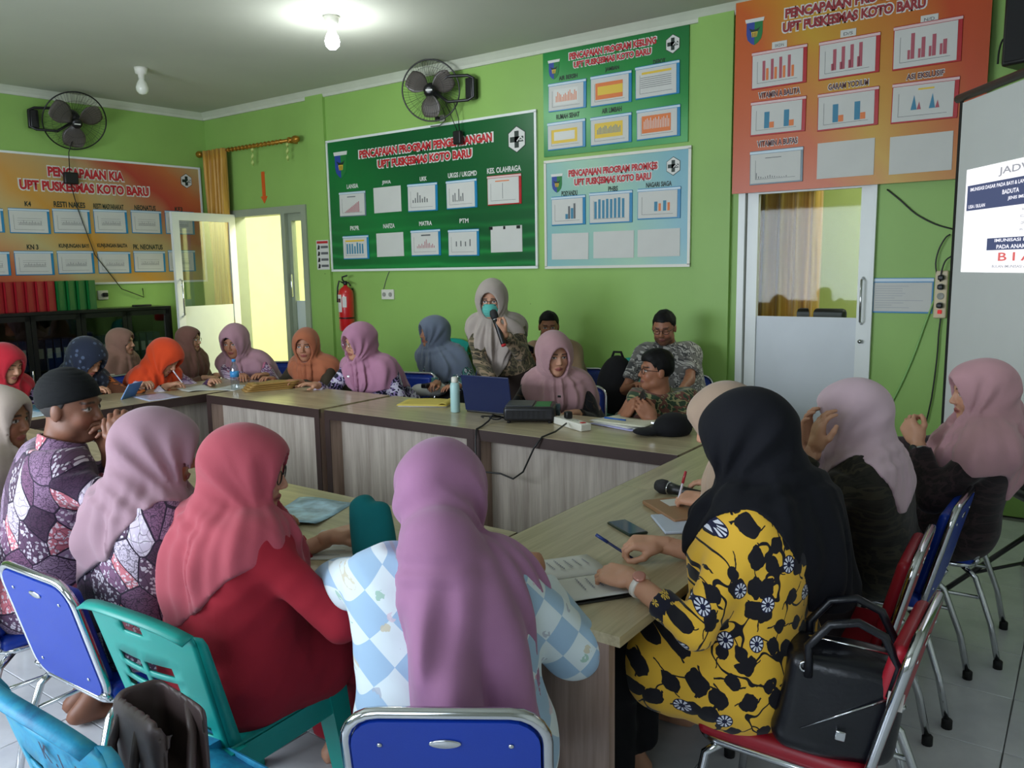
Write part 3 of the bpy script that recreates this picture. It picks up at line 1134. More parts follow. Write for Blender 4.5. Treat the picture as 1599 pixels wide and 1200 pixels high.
x, z = wp(705, 141)
f2 = wall_fan('black wall fan above the dark green board', Matrix.Translation((x - .06, YW, z - .03)), (.55, -1, -.15), .262, bracket=(0, 1))
b = MB()
b.tube([(.10, -.14, -.10), (.13, -.08, -.25), (.17, -.06, -.36)], .004, 5)
b.tube([(.19, -.14, -.09), (.20, -.08, -.25), (.19, -.06, -.36)], .004, 5)
b.tube([(.05, -.12, -.14), (.03, -.06, -.24), (-.06, -.04, -.275), (-.18, -.03, -.27)], .004, 5)
b.build('power_lead', M_BLACK, f2)
MB().rbox(.13, .22, -.09, -.04, -.47, -.35, .012).build('speed_switch', M_BLACK, f2)
x, z = lwp(90, 192)
f1 = wall_fan('black wall fan on the side wall above the orange board', LW @ Matrix.Translation((x + .08, 0, z + .0)), (-.12, -1, -.55), .30, bracket=(0, -1))
b = MB()
b.tube([(-.02, -.16, -.2), (-.03, -.08, -.3), (-.03, -.06, -.5)], .005, 5)
b.tube([(-.03, -.05, -.6), (.02, -.04, -.85), (.16, -.04, -1.35), (.42, -.03, -1.72), (.66, -.03, -1.82), (.66, -.02, -1.72)], .005, 5)
b.build('power_lead', M_BLACK, f1)
MB().rbox(-.10, .04, -.10, -.04, -.62, -.5, .012).build('speed_switch', M_BLACK, f1)


def socket(label, mtx, w=.15, h=.09, n=2, mat=None):
    root = empty('power_socket', label=label, cat='socket')
    root.matrix_world = mtx
    MB().rbox(-w / 2, w / 2, -.02, 0, -h / 2, h / 2, .005).build('plate', mat or M_WHITEP, root)
    for k in range(n):
        cx = (k - (n - 1) / 2) * w / n
        b = MB().lathe([(.022, 0), (.022, .006), (.016, .002)], 16, mtx=Matrix.Translation((cx, -.02, 0)) @ Matrix.Rotation(math.pi / 2, 4, 'X'))
        b.build('socket_cup', plain('socket_grey', (150, 150, 140), .5), root)  # socket cups in one plain grey
    return root


x, z = wp(607, 460)
socket('white double socket on the wall beside the fire extinguisher', Matrix.Translation((x, YW, z)), .17, .10)
x, z = wp(692, 185)
sk = socket('small white socket under the fan above the dark green board', Matrix.Translation((x, YW, z)), .06, .06, 1)
MB().rbox(-.055, -.02, -.055, -.018, -.02, .015, .006).build('plug', M_BLACK, sk)
x, z = lwp(160, 461)
sk = socket('white socket with black plug above the black cabinet', LW @ Matrix.Translation((x, 0, z)), .11, .10, 1)
MB().rbox(-.01, .04, -.06, -.02, -.02, .025, .01).build('plug', M_BLACK, sk)


# ------------------------------------------------------------------ bulbs
def bulb(label, x, y, lit):
    root = empty('ceiling_bulb', (x, y, ZC), label=label, cat='light bulb')
    MB().lathe([(.025, -.10), (.03, -.06), (.05, -.05), (.055, -.02), (.06, 0)], 18).build('socket_holder', M_WHITEP, root)
    if lit:
        m = emit('lit_bulb', (240, 248, 255), 30)
    else:
        m = plain('unlit_bulb', (226, 228, 214), .2, var=0)
    b = MB().lathe([(.004, -.235), (.03, -.228), (.05, -.205), (.055, -.175), (.045, -.14), (.028, -.11), (.024, -.09)], 20)
    b.build('glass_bulb', m, root)
    if lit:
        d = bpy.data.lights.new('bulb_light', 'POINT')
        d.energy = 20
        d.color = (0.92, 0.97, 1.0)
        d.shadow_soft_size = .06
        o = bpy.data.objects.new('bulb_light', d)
        COL.objects.link(o)
        o.location = (x, y, ZC - .36)
    return root


bulb('lit white bulb on the ceiling', -4.72, 4.37, True)
bulb('unlit bulb on the ceiling near the corner fan', -7.2, 4.33, False)

# ------------------------------------------------------------------ curtain rod, curtain, arrow, ribbons at the open door
rod = empty('curtain_rod', (-8.72, YW, 3.03), label='carved golden curtain rod above the open doorway', cat='curtain rod')
b = MB()
b.tube([(0.0, -.10, 0.0), (1.72, -.10, .0)], .018, 10)
b.build('pole', M_BRONZE, rod)
for x in (0.0, 1.72):
    MB().lathe([(.0, -.05), (.035, -.03), (.04, 0), (.03, .035), (.012, .05)], 14, mtx=Matrix.Translation((x, -.10, 0)) @ Matrix.Rotation(math.pi / 2, 4, 'Y')).build('finial', M_BRONZE, rod)
for x in (.12, 1.62):
    MB().rbox(x - .015, x + .015, -.12, 0, -.03, .03, .005).build('rod_bracket', M_BRONZE, rod)
for k in range(16):
    x = .5 + k * .065
    MB().lathe([(.024, -.008), (.027, 0), (.024, .008)], 10, mtx=Matrix.Translation((x, -.10, 0)) @ Matrix.Rotation(math.pi / 2, 4, 'Y')).build('carved_ring', M_BRONZE, rod)
t = NT('gold_satin')
v = t.coord((40, 40, 1.5))
t.color(t.ramp(t.noise(v, 1.0, 2), [(.3, srgb(170, 116, 34)), (.7, srgb(222, 172, 74))]))
t.set(Roughness=.38)
t.b.inputs['Sheen Weight'].default_value = .3
M_GOLD = t.m


def curtain(name, label, x0, w, z0, z1, y, folds, pinch=None):
    root = empty(name, (x0, y, 0), label=label, cat='curtain')

    def fn(u, v):
        z = z0 + (z1 - z0) * v
        ww = w if pinch is None else w * (pinch + (1 - pinch) * min(1, abs(v - .55) * 2.2 + .0))
        xx = (u - .5) * ww
        yy = .045 * math.sin(u * folds * 2 * math.pi + .8 * math.sin(v * 3)) + .01 * math.sin(u * 40 + v * 6)
        return (xx, yy, z)
    MB().sheet(fn, folds * 12, 24).build('drape', M_GOLD, root, solid=.004)
    return root


c = curtain('door_curtain', 'gold satin curtain gathered at the side of the open doorway', -8.40, .42, .06, 3.05, YW - .12, 5, .72)
for k in range(4):
    MB().tube([(-.15 + k * .1, .02 + .028 * math.cos(a), 3.03 + .028 * math.sin(a)) for a in np.linspace(0, 2 * math.pi, 14, endpoint=False)], .005, 5, closed=True).build('eyelet_ring', M_BRONZE, c)
curtain('office_curtain', 'brown gold curtain hanging inside the office behind the glazed door', -2.10, .74, .05, 2.9, YW + .45, 6)
x, z = wp(412, 294)
a_ = empty('arrow_sticker', (x, YW - .001, z), label='orange arrow sticker pointing down above the open doorway', cat='sticker')
MB().prism([(-.028, .18), (-.028, -.09), (-.06, -.09), (0, -.17), (.06, -.09), (.028, -.09), (.028, .18)], -.003, 0).build('arrow', plain('arrow_orange', (214, 92, 30), .5), a_)
for (px, label) in ((405, 'twisted pale ribbon tied to the middle of the curtain rod'), (460, 'pale green ribbon tied to the end of the curtain rod')):
    x, z = wp(px, 232)
    o = MB().sheet(lambda u, v: ((u - .5) * .03 * math.cos(v * 9) + .006 * math.sin(v * 7), (u - .5) * .03 * math.sin(v * 9), -.02 - v * .20), 3, 14).build('ribbon', plain('pale_ribbon', (190, 206, 120), .6), loc=(x, YW - .10, 3.03), solid=.001)
    tag(o, label, 'ribbon')

# ------------------------------------------------------------------ fire extinguisher
x, z = wp(551, 436)
ex = empty('fire_extinguisher', (-6.35, YW - .095, 1.02), label='red fire extinguisher with white labels hung on the wall below the green board', cat='extinguisher')
m_fr = plain('extinguisher_red', (196, 26, 30), .3, var=.03, coat=.5)
MB().lathe([(.0, 0), (.07, .0), (.08, .02), (.08, .38), (.072, .42), (.045, .45), (.022, .465), (.02, .48)], 24).build('cylinder', m_fr, ex)
MB().lathe([(.081, .13), (.081, .145)], 24).build('black_band', M_BLACK, ex)
b = MB()
for a0, a1, z0, z1 in ((-2.2, -1.35, .20, .38), (-1.25, -.7, .25, .36)):
    b.sheet(lambda u, v: (.0812 * math.cos(a0 + (a1 - a0) * u), .0812 * math.sin(a0 + (a1 - a0) * u), z0 + (z1 - z0) * v), 6, 1)
b.build('paper_label', M_PAPER, ex)
b = MB().sheet(lambda u, v: (.0816 * math.cos(-2.1 + .6 * u), .0816 * math.sin(-2.1 + .6 * u), .30 + .04 * v), 6, 1)
b.build('label_print', M_PMAROON, ex)
b = MB().lathe([(.02, .47), (.024, .50), (.016, .52)], 12)
b.tube([(0, 0, .50), (-.03, -.01, .53), (-.02, -.02, .56), (.05, -.02, .575)], .009, 6)
b.tube([(0, 0, .51), (.06, -.01, .50), (.085, -.01, .47)], .008, 6)
b.build('valve_lever', M_BLKM, ex)
MB().tube([(-.02, -.01, .50), (-.06, -.03, .52), (-.075, -.04, .45), (-.08, -.045, .30)], .009, 7).build('hose', M_BLKM, ex)
MB().box(-.015, .015, .07, .095, .35, .44).build('wall_hook', M_BLKM, ex)
# ------------------------------------------------------------------ desks
DW, DD, DH = 1.24, 0.665, 0.75


def make_desk():
    """origin at the middle of the desk on the floor, visitors' side (dark edge) towards -y"""
    root = empty('desk')
    w, d = DW / 2 - .001, DD / 2
    MB().box(-w, w, -d + .004, d, DH - .028, DH).build('worktop', M_WTOP, root)
    MB().box(-w, w, -d, -d + .018, DH - .062, DH - .0015).build('edge_band', M_BROWN, root)
    for s in (-1, 1):
        x0, x1 = sorted((s * w, s * (w - .03)))
        MB().box(x0, x1, -d + .004, d - .03, 0, DH - .028).build('side_panel', M_WSIDE, root)
        x0, x1 = sorted((s * w, s * (w - .048)))
        MB().box(x0, x1, -d - .001, -d + .0035, 0, DH - .0615).build('side_edge', M_BROWN, root)
        x0, x1 = sorted((s * (w - .031), s * (w - .048)))
        MB().box(x0, x1, -d + .004, -d + .10, 0.0, DH - .063).build('inner_post', M_WSIDE, root)
    MB().box(-w + .031, w - .031, -d + .10, -d + .118, 0.02, DH - .03).build('modesty_panel', M_WPANEL, root)
    return root


desk0 = make_desk()
first = [True]


def desk(x, y, rz, label):
    if first[0]:
        o = desk0
        first[0] = False
    else:
        o = copy_tree(desk0)
    o.location = (x, y, 0)
    o.rotation_euler = (0, 0, R_(rz))
    tag(o, label, 'desk', 'desks of the meeting square')
    return o


yb = 3.53 + DD / 2
desk(-4.72, yb, 0, 'light wood desk with dark front edge carrying the brown envelopes')
desk(-3.43, yb, 0, 'light wood desk carrying the yellow envelope and navy laptop')
desk(-2.19, yb, 0, 'light wood desk carrying the projector and white extension block')
xr = -0.89 - DD / 2
desk(xr, 1.672 + DW / 2, -90, 'light wood desk under the open notebook of the yellow batik woman')
desk(xr, 1.672 + DW * 1.5 + .002, -90, 'light wood desk in the corner under the black cap and microphone')
yn = 2.19 - DD / 2
desk(-1.56 - DW / 2, yn, 180, 'light wood desk in front of the woman in mauve scarf and patchwork shirt')
desk(-1.56 - DW * 1.5 - .002, yn, 180, 'light wood desk in front of the red dressed woman')
desk(-1.56 - DW * 2.5 - .004, yn, 180, 'light wood desk in front of the man with the black cap')
xl = -5.385 - DD / 2
desk(xl, 4.225 - DW / 2, 90, 'light wood desk in the far corner under the notes of the orange scarf woman')
desk(xl, 4.225 - DW * 1.5 - .002, 90, 'light wood desk under the notes of the navy scarf woman')


# ------------------------------------------------------------------ chrome chairs
M_BLUE = plain('blue_vinyl', (8, 54, 160), 0.38, var=0.05, bump=.05, bscale=200)
M_REDV = plain('red_vinyl', (160, 22, 40), 0.42, var=0.05, bump=.05, bscale=200)
M_RUB = plain('black_rubber', (14, 14, 15), 0.7, var=0)


def rrect(w, h, r, n=5):
    """rounded rectangle loop in x,z centred"""
    out = []
    for cx, cz, a0 in ((w / 2 - r, h / 2 - r, 0), (-w / 2 + r, h / 2 - r, 90), (-w / 2 + r, -h / 2 + r, 180), (w / 2 - r, -h / 2 + r, 270)):
        for k in range(n + 1):
            a = R_(a0 + 90 * k / n)
            out.append((cx + r * math.cos(a), cz + r * math.sin(a)))
    return out


def make_chrome_chair(vinyl):
    """sitter faces +y; origin on the floor under the seat"""
    root = empty('chrome_chair')
    tilt = R_(14)
    bm_ = Matrix.Translation((0, -.235, .60)) @ Matrix.Rotation(tilt, 4, 'X')
    loop = rrect(.40, .40, .07)
    MB().tube([(x, 0, z) for x, z in loop], .0125, 8, closed=True, mtx=bm_).build('back_frame', M_CHROME, root)
    pan = rrect(.375, .375, .06)
    pn = MB().prism([(x, z) for x, z in pan], -.012, .004, mtx=bm_).build('back_panel', vinyl, root)
    b = MB().rbox(-.17, .17, .003, .045, -.165, .165, .02, mtx=bm_, seg=3)
    b.build('back_cushion', vinyl, root)
    b = MB()
    for x, z in ((-.13, .13), (.13, .13), (-.13, -.13), (.13, -.13)):
        b = MB().lathe([(.006, 0), (.005, .003), (.001, .004)], 10, mtx=bm_ @ Matrix.Translation((x, -.012, z)) @ Matrix.Rotation(math.pi / 2, 4, 'X'))
        b.build('rivet', M_CHROME, pn)
    b = MB().lathe([(.5, 0), (.5, .1), (.42, .14), (.001, .14)], 20, mtx=bm_ @ Matrix.Translation((0, -.012, .135)) @ Matrix.Rotation(math.pi / 2, 4, 'X') @ Matrix.Diagonal((.065, .022, .03, 1)))
    b.build('emblem', M_CHROME, pn)
    MB().rbox(-.205, .205, -.19, .23, .405, .455, .022, seg=3).build('seat', vinyl, root)
    MB().tube([(x, z + .02, .405) for x, z in rrect(.40, .42, .06)], .011, 6, closed=True).build('seat_frame', M_CHROME, root)
    for s in (-1, 1):
        # rear leg: from the seat front, under the seat, down to the back
        MB().tube([(s * .185, -.15, .40), (s * .195, -.20, .36), (s * .21, -.265, .18), (s * .215, -.30, .015)], .0125, 8).build('leg', M_CHROME, root)
        MB().tube([(s * .185, .16, .40), (s * .195, .205, .36), (s * .205, .235, .18), (s * .21, .25, .015)], .0125, 8).build('leg', M_CHROME, root)
        MB().tube([(s * .19, -.19, .415), (s * .19, -.205, .44)], .0115, 8).build('back_strut', M_CHROME, root)
        for y in (-.30, .25):
            MB().lathe([(.018, 0), (.018, .03), (.014, .035)], 10, mtx=Matrix.Translation((s * (.215 if y < 0 else .21), y, 0))).build('rubber_foot', M_RUB, root)
        MB().tube([(s * .20, -.225, .28), (s * .202, .222, .28)], .008, 6).build('stretcher', M_CHROME, root)
    return root


CH = {}


def chrome_chair(col, x, y, face, label, group=None):
    key = col
    if key not in CH:
        o = CH[key] = make_chrome_chair(M_BLUE if col == 'blue' else M_REDV)
    else:
        o = copy_tree(CH[key])
    o.location = (x, y, 0)
    o.rotation_euler = (0, 0, R_(face))
    tag(o, label, 'chair', group or 'chrome framed meeting chairs')
    return o


# ------------------------------------------------------------------ plastic chairs
M_TEAL = plain('teal_plastic', (14, 150, 138), 0.42, var=0.06)
t = NT('cyan_worn_plastic')
v = t.coord()
n1 = t.noise(v, 14, 5, .7)
n2 = t.noise(v, 3.0, 2)
f_ = t.math('ADD', t.math('MULTIPLY', n1, .6), t.math('MULTIPLY', n2, .4))
t.color(t.ramp(f_, [(.36, srgb(24, 104, 150)), (.5, srgb(32, 150, 190)), (.62, srgb(70, 160, 176)), (.72, srgb(110, 150, 158))]))
t.set(Roughness=.55)
M_CYAN = t.m


def make_plastic_chair(mat, name='plastic_chair'):
    root = empty(name)
    zs0, zs1 = .42, .82

    def back_pt(u, v):
        # u across -.5...5, v 0..1 up
        z = zs0 + (zs1 - zs0) * v
        wv = .40 + .04 * v
        if v > .93:
            z -= .02 * (abs(u) * 2) ** 3
        x = u * wv
        y = -.185 - .10 * v - .035 * (1 - (2 * u) ** 2) * (.3 + .7 * v)
        return (x, y, z - .02 * (2 * abs(u)) ** 2 * v)
    us = [-.5, -.46, -.40, -.34, -.26, -.18, -.10, -.06, -.02, .02, .06, .10, .18, .26, .34, .40, .46, .5]
    vs = [0, .05, .10, .18, .22, .30, .34, .42, .46, .54, .58, .66, .70, .75, .78, .81, .85, .89, .94, 1.0]
    holes = []
    for k, (v0, v1) in enumerate(((.10, .18), (.22, .30), (.34, .42), (.46, .54), (.58, .66))):
        wide = .44 - .03 * k
        for i in range(len(us) - 1):
            for j in range(len(vs) - 1):
                um = (us[i] + us[i + 1]) / 2
                if .03 < abs(um) < wide - .05 and v0 - 1e-6 <= vs[j] and vs[j + 1] <= v1 + 1e-6:
                    holes.append((i, j))
    for i in range(len(us) - 1):
        for j in range(len(vs) - 1):
            um = (us[i] + us[i + 1]) / 2
            if abs(um) < .14 and .81 - 1e-6 <= vs[j] and vs[j + 1] <= .89 + 1e-6:
                holes.append((i, j))
    hs = set(holes)
    b = MB()
    pts = []
    for j in range(len(vs)):
        for i in range(len(us)):
            x, y, z = back_pt(us[i], vs[j])
            bow = .02 * (1 - (2 * us[i]) ** 2)
            pts.append((x, y, z - bow * (.2 < vs[j] < .7)))
    n = len(us)
    b.add(pts, [(j * n + i, j * n + i + 1, (j + 1) * n + i + 1, (j + 1) * n + i) for j in range(len(vs) - 1) for i in range(n - 1) if (i, j) not in hs], 0, True)
    b.build('backrest', mat, root, solid=.007)
    # flanges at the sides and the top roll
    for s in (-1, 1):
        b = MB()
        pl = [back_pt(.5 * s, v) for v in np.linspace(0, 1, 10)]
        q = [(p[0] + s * .003, p[1] + .038 - .012 * k_ / 9, p[2] - .004 - .01 * k_ / 9) for k_, p in enumerate(pl)]
        b.add(pl + q, [(i, i + 1, i + 11, i + 10) for i in range(9)], 0, True)
        b.build('side_flange', mat, root, solid=.006)
    tp = [back_pt(u, 1.0) for u in np.linspace(-.5, .5, 17)]
    b = MB()
    q = [(p[0], p[1] - .03, p[2] - .012) for p in tp]
    b.add(tp + q, [(i, i + 1, i + 18, i + 17) for i in range(16)], 0, True)
    b.build('top_roll', mat, root, solid=.006)

    def seat(u, v):
        x = (u - .5) * (.42 + .02 * v)
        y = -.19 + .41 * v
        z = .43 - .012 * math.cos((u - .5) * math.pi) - (.03 * max(0, v - .85) / .15 if v > .85 else 0)
        return (x, y, z)
    MB().sheet(seat, 10, 12).build('seat', mat, root, solid=.007)
    for s in (-1, 1):
        b = MB().add([(s * .21, -.2, .425), (s * .22, .21, .425), (s * .225, .2, .36), (s * .22, -.19, .36)], [(0, 1, 2, 3)])
        b.build('seat_apron', mat, root, solid=.006)
    b = MB().add([(-.22, .215, .41), (.22, .215, .41), (.22, .20, .35), (-.22, .20, .35)], [(0, 1, 2, 3)])
    b.build('seat_apron', mat, root, solid=.006)
    for sx in (-1, 1):
        for sy, y0, y1 in ((1, .18, .23), (-1, -.19, -.27)):
            t0, t1 = .035, .024
            b = MB()
            x0, x1 = sx * .195, sx * .225
            vs_ = [(x0 - t0, y0 - t0, .43), (x0 + t0, y0 - t0, .43), (x0 + t0, y0 + t0, .43), (x0 - t0, y0 + t0, .43),
                   (x1 - t1, y1 - t1, 0), (x1 + t1, y1 - t1, 0), (x1 + t1, y1 + t1, 0), (x1 - t1, y1 + t1, 0)]
            b.add(vs_, [(0, 1, 2, 3), (7, 6, 5, 4), (0, 4, 5, 1), (1, 5, 6, 2), (2, 6, 7, 3), (3, 7, 4, 0)])
            b.build('leg', mat, root)
    return root


PC = {}


def plastic_chair(col, x, y, face, label, z=0.0, group='plastic chairs'):
    if col not in PC:
        o = PC[col] = make_plastic_chair(M_TEAL if col == 'teal' else M_CYAN)
    else:
        o = copy_tree(PC[col])
    o.location = (x, y, z)
    o.rotation_euler = (0, 0, R_(face))
    tag(o, label, 'chair', group)
    return o


# near row
chrome_chair('blue', -2.47, 1.30, 2, 'blue vinyl chrome chair under the mauve scarf woman, its back tilted towards the viewer')
plastic_chair('teal', -1.955, 1.32, 4, 'teal slotted plastic chair under the woman in the red dress')
chrome_chair('blue', -3.05, 1.28, -6, 'blue vinyl chrome chair under the man with the black cap')
chrome_chair('blue', -3.62, 1.28, 0, 'blue vinyl chrome chair under the beige scarf woman at the picture edge')
chrome_chair('blue', -1.13, 1.35, 33, 'blue vinyl chrome chair with oval emblem in the middle of the lower picture edge')
cy = plastic_chair('cyan', -1.60, .93, 0, 'worn light blue plastic chair with handwritten letters in the lower corner', group='worn chairs')
cy.scale = (1, 1, 1.06)
b = text_part('ink_lettering', 'K . I . A', plain('ink', (24, 40, 70), .6, var=0), cy, 0.11, -.296, .715, .16, .04, .002)
b.rotation_euler = (R_(14), 0, 0)
# right row
red1 = chrome_chair('red', -.56, 2.12, 90, 'red vinyl chrome chair carrying the black handbag behind the yellow batik woman')
chrome_chair('red', -.66, 2.70, 92, 'red vinyl chrome chair second from the handbag')
chrome_chair('blue', -.62, 3.30, 88, 'blue vinyl chrome chair under the pale pink scarf woman with hands at her face')
chrome_chair('blue', -.53, 3.87, 92, 'blue vinyl chrome chair closest to the projection screen')
# back row
chrome_chair('blue', -6.12, 4.72, 215, 'blue vinyl chrome chair under the mauve scarf woman at the far corner')
chrome_chair('blue', -5.22, 4.72, 190, 'blue vinyl chrome chair under the woman in the rust brown scarf')
chrome_chair('blue', -4.50, 4.70, 192, 'blue vinyl chrome chair under the woman in the pink scarf beside the grey scarf woman')
chrome_chair('blue', -4.36, 5.36, 160, 'blue vinyl chrome chair against the wall under the grey blue scarf woman')
chrome_chair('blue', -3.72, 5.02, 198, 'empty blue vinyl chrome chair pushed back behind the standing woman')
chrome_chair('blue', -3.36, 5.62, 205, 'blue vinyl chrome chair against the wall under the man half hidden by the pink scarf')
chrome_chair('blue', -2.86, 4.70, 205, 'blue vinyl chrome chair under the pink scarf woman at the projector')
chrome_chair('blue', -2.46, 5.62, 200, 'blue vinyl chrome chair against the wall under the man in the grey patterned shirt')
chrome_chair('blue', -2.02, 4.72, 200, 'blue vinyl chrome chair under the short haired person in green batik')
# left row
chrome_chair('blue', -6.45, 2.45, -90, 'blue vinyl chrome chair under the red scarf woman')
chrome_chair('blue', -6.42, 3.05, -90, 'blue vinyl chrome chair under the navy dotted scarf woman')
chrome_chair('blue', -6.42, 3.62, -85, 'blue vinyl chrome chair under the bright orange scarf woman')
chrome_chair('blue', -7.12, 3.72, -80, 'blue vinyl chrome chair under the woman in the cream sweater')
chrome_chair('blue', -7.1, 4.45, -75, 'blue vinyl chrome chair under the brown scarf woman with glasses')
# stacked plastic chairs along the back wall
x, z = -5.0, 0
for k in range(3):
    plastic_chair('teal', -4.95, 5.60 + .012 * k, 178, ['bottom teal plastic chair of the stack by the wall', 'middle teal plastic chair of the stack by the wall', 'top teal plastic chair of the stack by the wall'][k], .085 * k)
for k in range(2):
    plastic_chair('teal', -2.98, 5.60 + .012 * k, 182, ['lower teal plastic chair beside the seated man in grey print', 'upper teal plastic chair beside the seated man in grey print'][k], .085 * k)

# ------------------------------------------------------------------ black glazed cabinet with magazine files
cab = empty('glazed_cabinet', label='low black cabinet with glass doors standing against the side wall', cat='cabinet')
cab.matrix_world = LW @ Matrix.Translation((-2.75, -.42, 0))
CW, CDp, CHt = 1.95, .40, 1.29
M_CAB = plain('black_lacquer', (18, 18, 17), 0.3, var=.05)
b = MB()
b.box(0, CW, 0, CDp, CHt - .03, CHt)
b.box(0, CW, 0, CDp, 0, .08)
b.box(0, .025, 0, CDp, .08, CHt - .03)
b.box(CW - .025, CW, 0, CDp, .08, CHt - .03)
b.box(0, CW, CDp - .012, CDp, .08, CHt - .03)
b.build('body', M_CAB, cab)
MB().box(.025, CW - .025, .05, CDp - .012, .68, .70).build('shelf', M_CAB, cab)
for k in range(4):
    x0 = .03 + k * (CW - .06) / 4
    x1 = x0 + (CW - .06) / 4 - .006
    b = MB()
    b.box(x0, x0 + .045, -.018, .0, .09, CHt - .035)
    b.box(x1 - .045, x1, -.018, .0, .09, CHt - .035)
    b.box(x0, x1, -.018, .0, CHt - .085, CHt - .035)
    b.box(x0, x1, -.018, .0, .09, .14)
    d = b.build('cabinet_door', M_CAB, cab)
    MB().box(x0 + .045, x1 - .045, -.011, -.007, .14, CHt - .085).build('pane', glass('cabinet_glass%d' % k, (.62, .65, .63), .07), d)
    MB().rbox(x1 - .03, x1 - .018, -.035, -.018, .6, .72, .004).build('handle', M_CHROME, d)
ORD = ['first','second','third','fourth','fifth','sixth','seventh','eighth','ninth','tenth','eleventh','twelfth','thirteenth','fourteenth','fifteenth','sixteenth','seventeenth','eighteenth','nineteenth','twentieth','twenty-first','twenty-second']
M_BIND = plain('binder_blue', (20, 40, 90), .5)
for k in range(22):
    x0 = .09 + k * .08
    if k in (5, 11, 16):
        continue
    for z0 in (.70,):
        o = empty('binder', label='dark blue binder, %s from the far end of the black cabinet' % ORD[21 - k], cat='binder', group='binders in the glazed cabinet')
        o.matrix_world = LW @ Matrix.Translation((-2.75 + x0, -.42 + .08, z0))
        MB().rbox(0, .068, 0, .25, 0.0, .31, .004, seg=1).build('cover', M_BIND, o)
        MB().box(.012, .056, -.0015, 0, .12, .22).build('spine_label', M_PAPER, o)


def magazine_file(mat, x, y, label, group, rz=0.0):
    o = empty('magazine_file', label=label, cat='file rack', group=group)
    o.matrix_world = LW @ Matrix.Translation((x, y, CHt)) @ Matrix.Rotation(rz, 4, 'Z')
    w, d, h = .082, .25, .30
    side = [(0, 0), (d, 0), (d, h), (d * .55, h), (d * .42, h * .93), (.0, h * .42)]
    for xx in (0, w - .003):
        b = MB()
        vs = [(xx, -p, q) for p, q in side] + [(xx + .003, -p, q) for p, q in side]
        n = len(side)
        b.add(vs, [tuple(range(n)), tuple(range(2 * n - 1, n - 1, -1))] + [((i + 1) % n, i, i + n, (i + 1) % n + n) for i in range(n)])
        b.build('side_panel', mat, o)
    MB().box(0, w, -d, -d + .003, 0, h).build('spine_panel', mat, o)
    MB().box(0, w, -d, 0, 0, .003).build('bottom_panel', mat, o)
    MB().box(0, w, -.003, 0, 0, h * .42).build('low_panel', mat, o)
    return o


M_FRED = plain('file_red', (150, 22, 34), .4, var=.05)
M_FGRN = plain('file_green', (16, 100, 44), .4, var=.05)
for k in range(7):
    magazine_file(M_FRED, -2.66 + k * .095, -.06, 'red magazine file on the black cabinet, %s from the green ones' % ORD[6 - k], 'red magazine files on the cabinet', R_(18))
for k in range(4):
    magazine_file(M_FGRN, -1.99 + k * .10, -.06, 'green magazine file on the black cabinet, %s from the red ones' % ORD[k], 'green magazine files on the cabinet', R_(18))
o = MB().rbox(-.10, .10, -.03, .03, 0, .02, .006).build('remote_control', M_BLACK)
o.matrix_world = LW @ Matrix.Translation((-1.02, -.2, CHt))
tag(o, 'small black remote lying on the end of the black cabinet', 'remote')

# ------------------------------------------------------------------ projection screen on tripod
SD = Vector((.557, -.83, 0)).normalized()
SP = Vector((-.665, 5.10, 0))
scr = empty('projection_screen', label='white projection screen with black border on a tripod, showing a slide', cat='projection screen')
# local: x along the screen, -y towards the viewers
ang = math.atan2(SD.y, SD.x)
scr.matrix_world = Matrix.Translation(SP) @ Matrix.Rotation(ang, 4, 'Z')
SWd, S0, S1 = 1.75, .62, 2.50
MB().box(.025, SWd - .025, -.002, .002, S0, S1 - .02).build('matte_surface', plain('screen_white', (206, 208, 204), .8, var=.01), scr)
b = MB()
b.box(0, .026, -.004, .004, S0, S1)
b.box(SWd - .026, SWd, -.004, .004, S0, S1)
b.box(0, SWd, -.004, .004, S0 - .05, S0)
b.build('border', plain('border_black', (18, 18, 18), .7, var=0), scr)
MB().tube([(-.03, 0, S1 + .01), (SWd + .03, 0, S1 + .01)], .022, 10).build('top_bar', M_BLKM, scr)
MB().tube([(-.03, .02, S0 - .08), (SWd + .03, .02, S0 - .08)], .035, 10).build('roller_case', M_BLKM, scr)
MB().tube([(SWd / 2, .06, .25), (SWd / 2, .06, S1 + .05)], .014, 8).build('mast', M_BLKM, scr)
for a in (35, 155, 275):
    e = Vector((SWd / 2 + .62 * math.cos(R_(a)), .06 + .62 * math.sin(R_(a)), .012))
    MB().tube([(SWd / 2, .06, .42), e], .012, 6).build('leg', M_BLKM, scr)
    m = Vector((SWd / 2, .06, .42)).lerp(e, .55)
    MB().tube([(SWd / 2, .06, .25), m], .008, 6).build('brace', M_BLKM, scr)
# glowing sheets on the screen stand in for the projector's light
sl0, sl1, sz0, sz1 = .115, 1.60, 1.585, 2.12
m_slide = emit('slide_light', (250, 251, 255), 1.15)
m_sl_d = emit('slide_navy', (92, 104, 150), 0.55)
m_sl_r = emit('slide_red', (226, 110, 110), 0.9)
m_sl_g = emit('slide_grey', (170, 172, 182), 0.8)
m_sl_w = emit('slide_white_text', (240, 240, 250), 1.1)
sld = MB().box(sl0, sl1, -.0036, -.0026, sz0, sz1).build('glowing_slide', m_slide, scr)
MB().box(sl0 + .02, sl0 + .75, -.0042, -.0036, sz1 - .215, sz1 - .085).build('slide_heading_box', m_sl_d, sld)
MB().box(sl0 + .24, sl0 + .90, -.0042, -.0036, sz1 - .425, sz1 - .365).build('slide_caption_box', m_sl_d, sld)
text_part('slide_title', 'JADWAL IMUNISASI', m_sl_g, sld, sl0 + .78, -.0044, sz1 - .045, .95, .045, .002)


def sl_text(txt, x, dz, w, h, m):
    text_part('slide_lettering', txt, m, sld, sl0 + x, -.0048, sz1 - dz, w, h, .002)


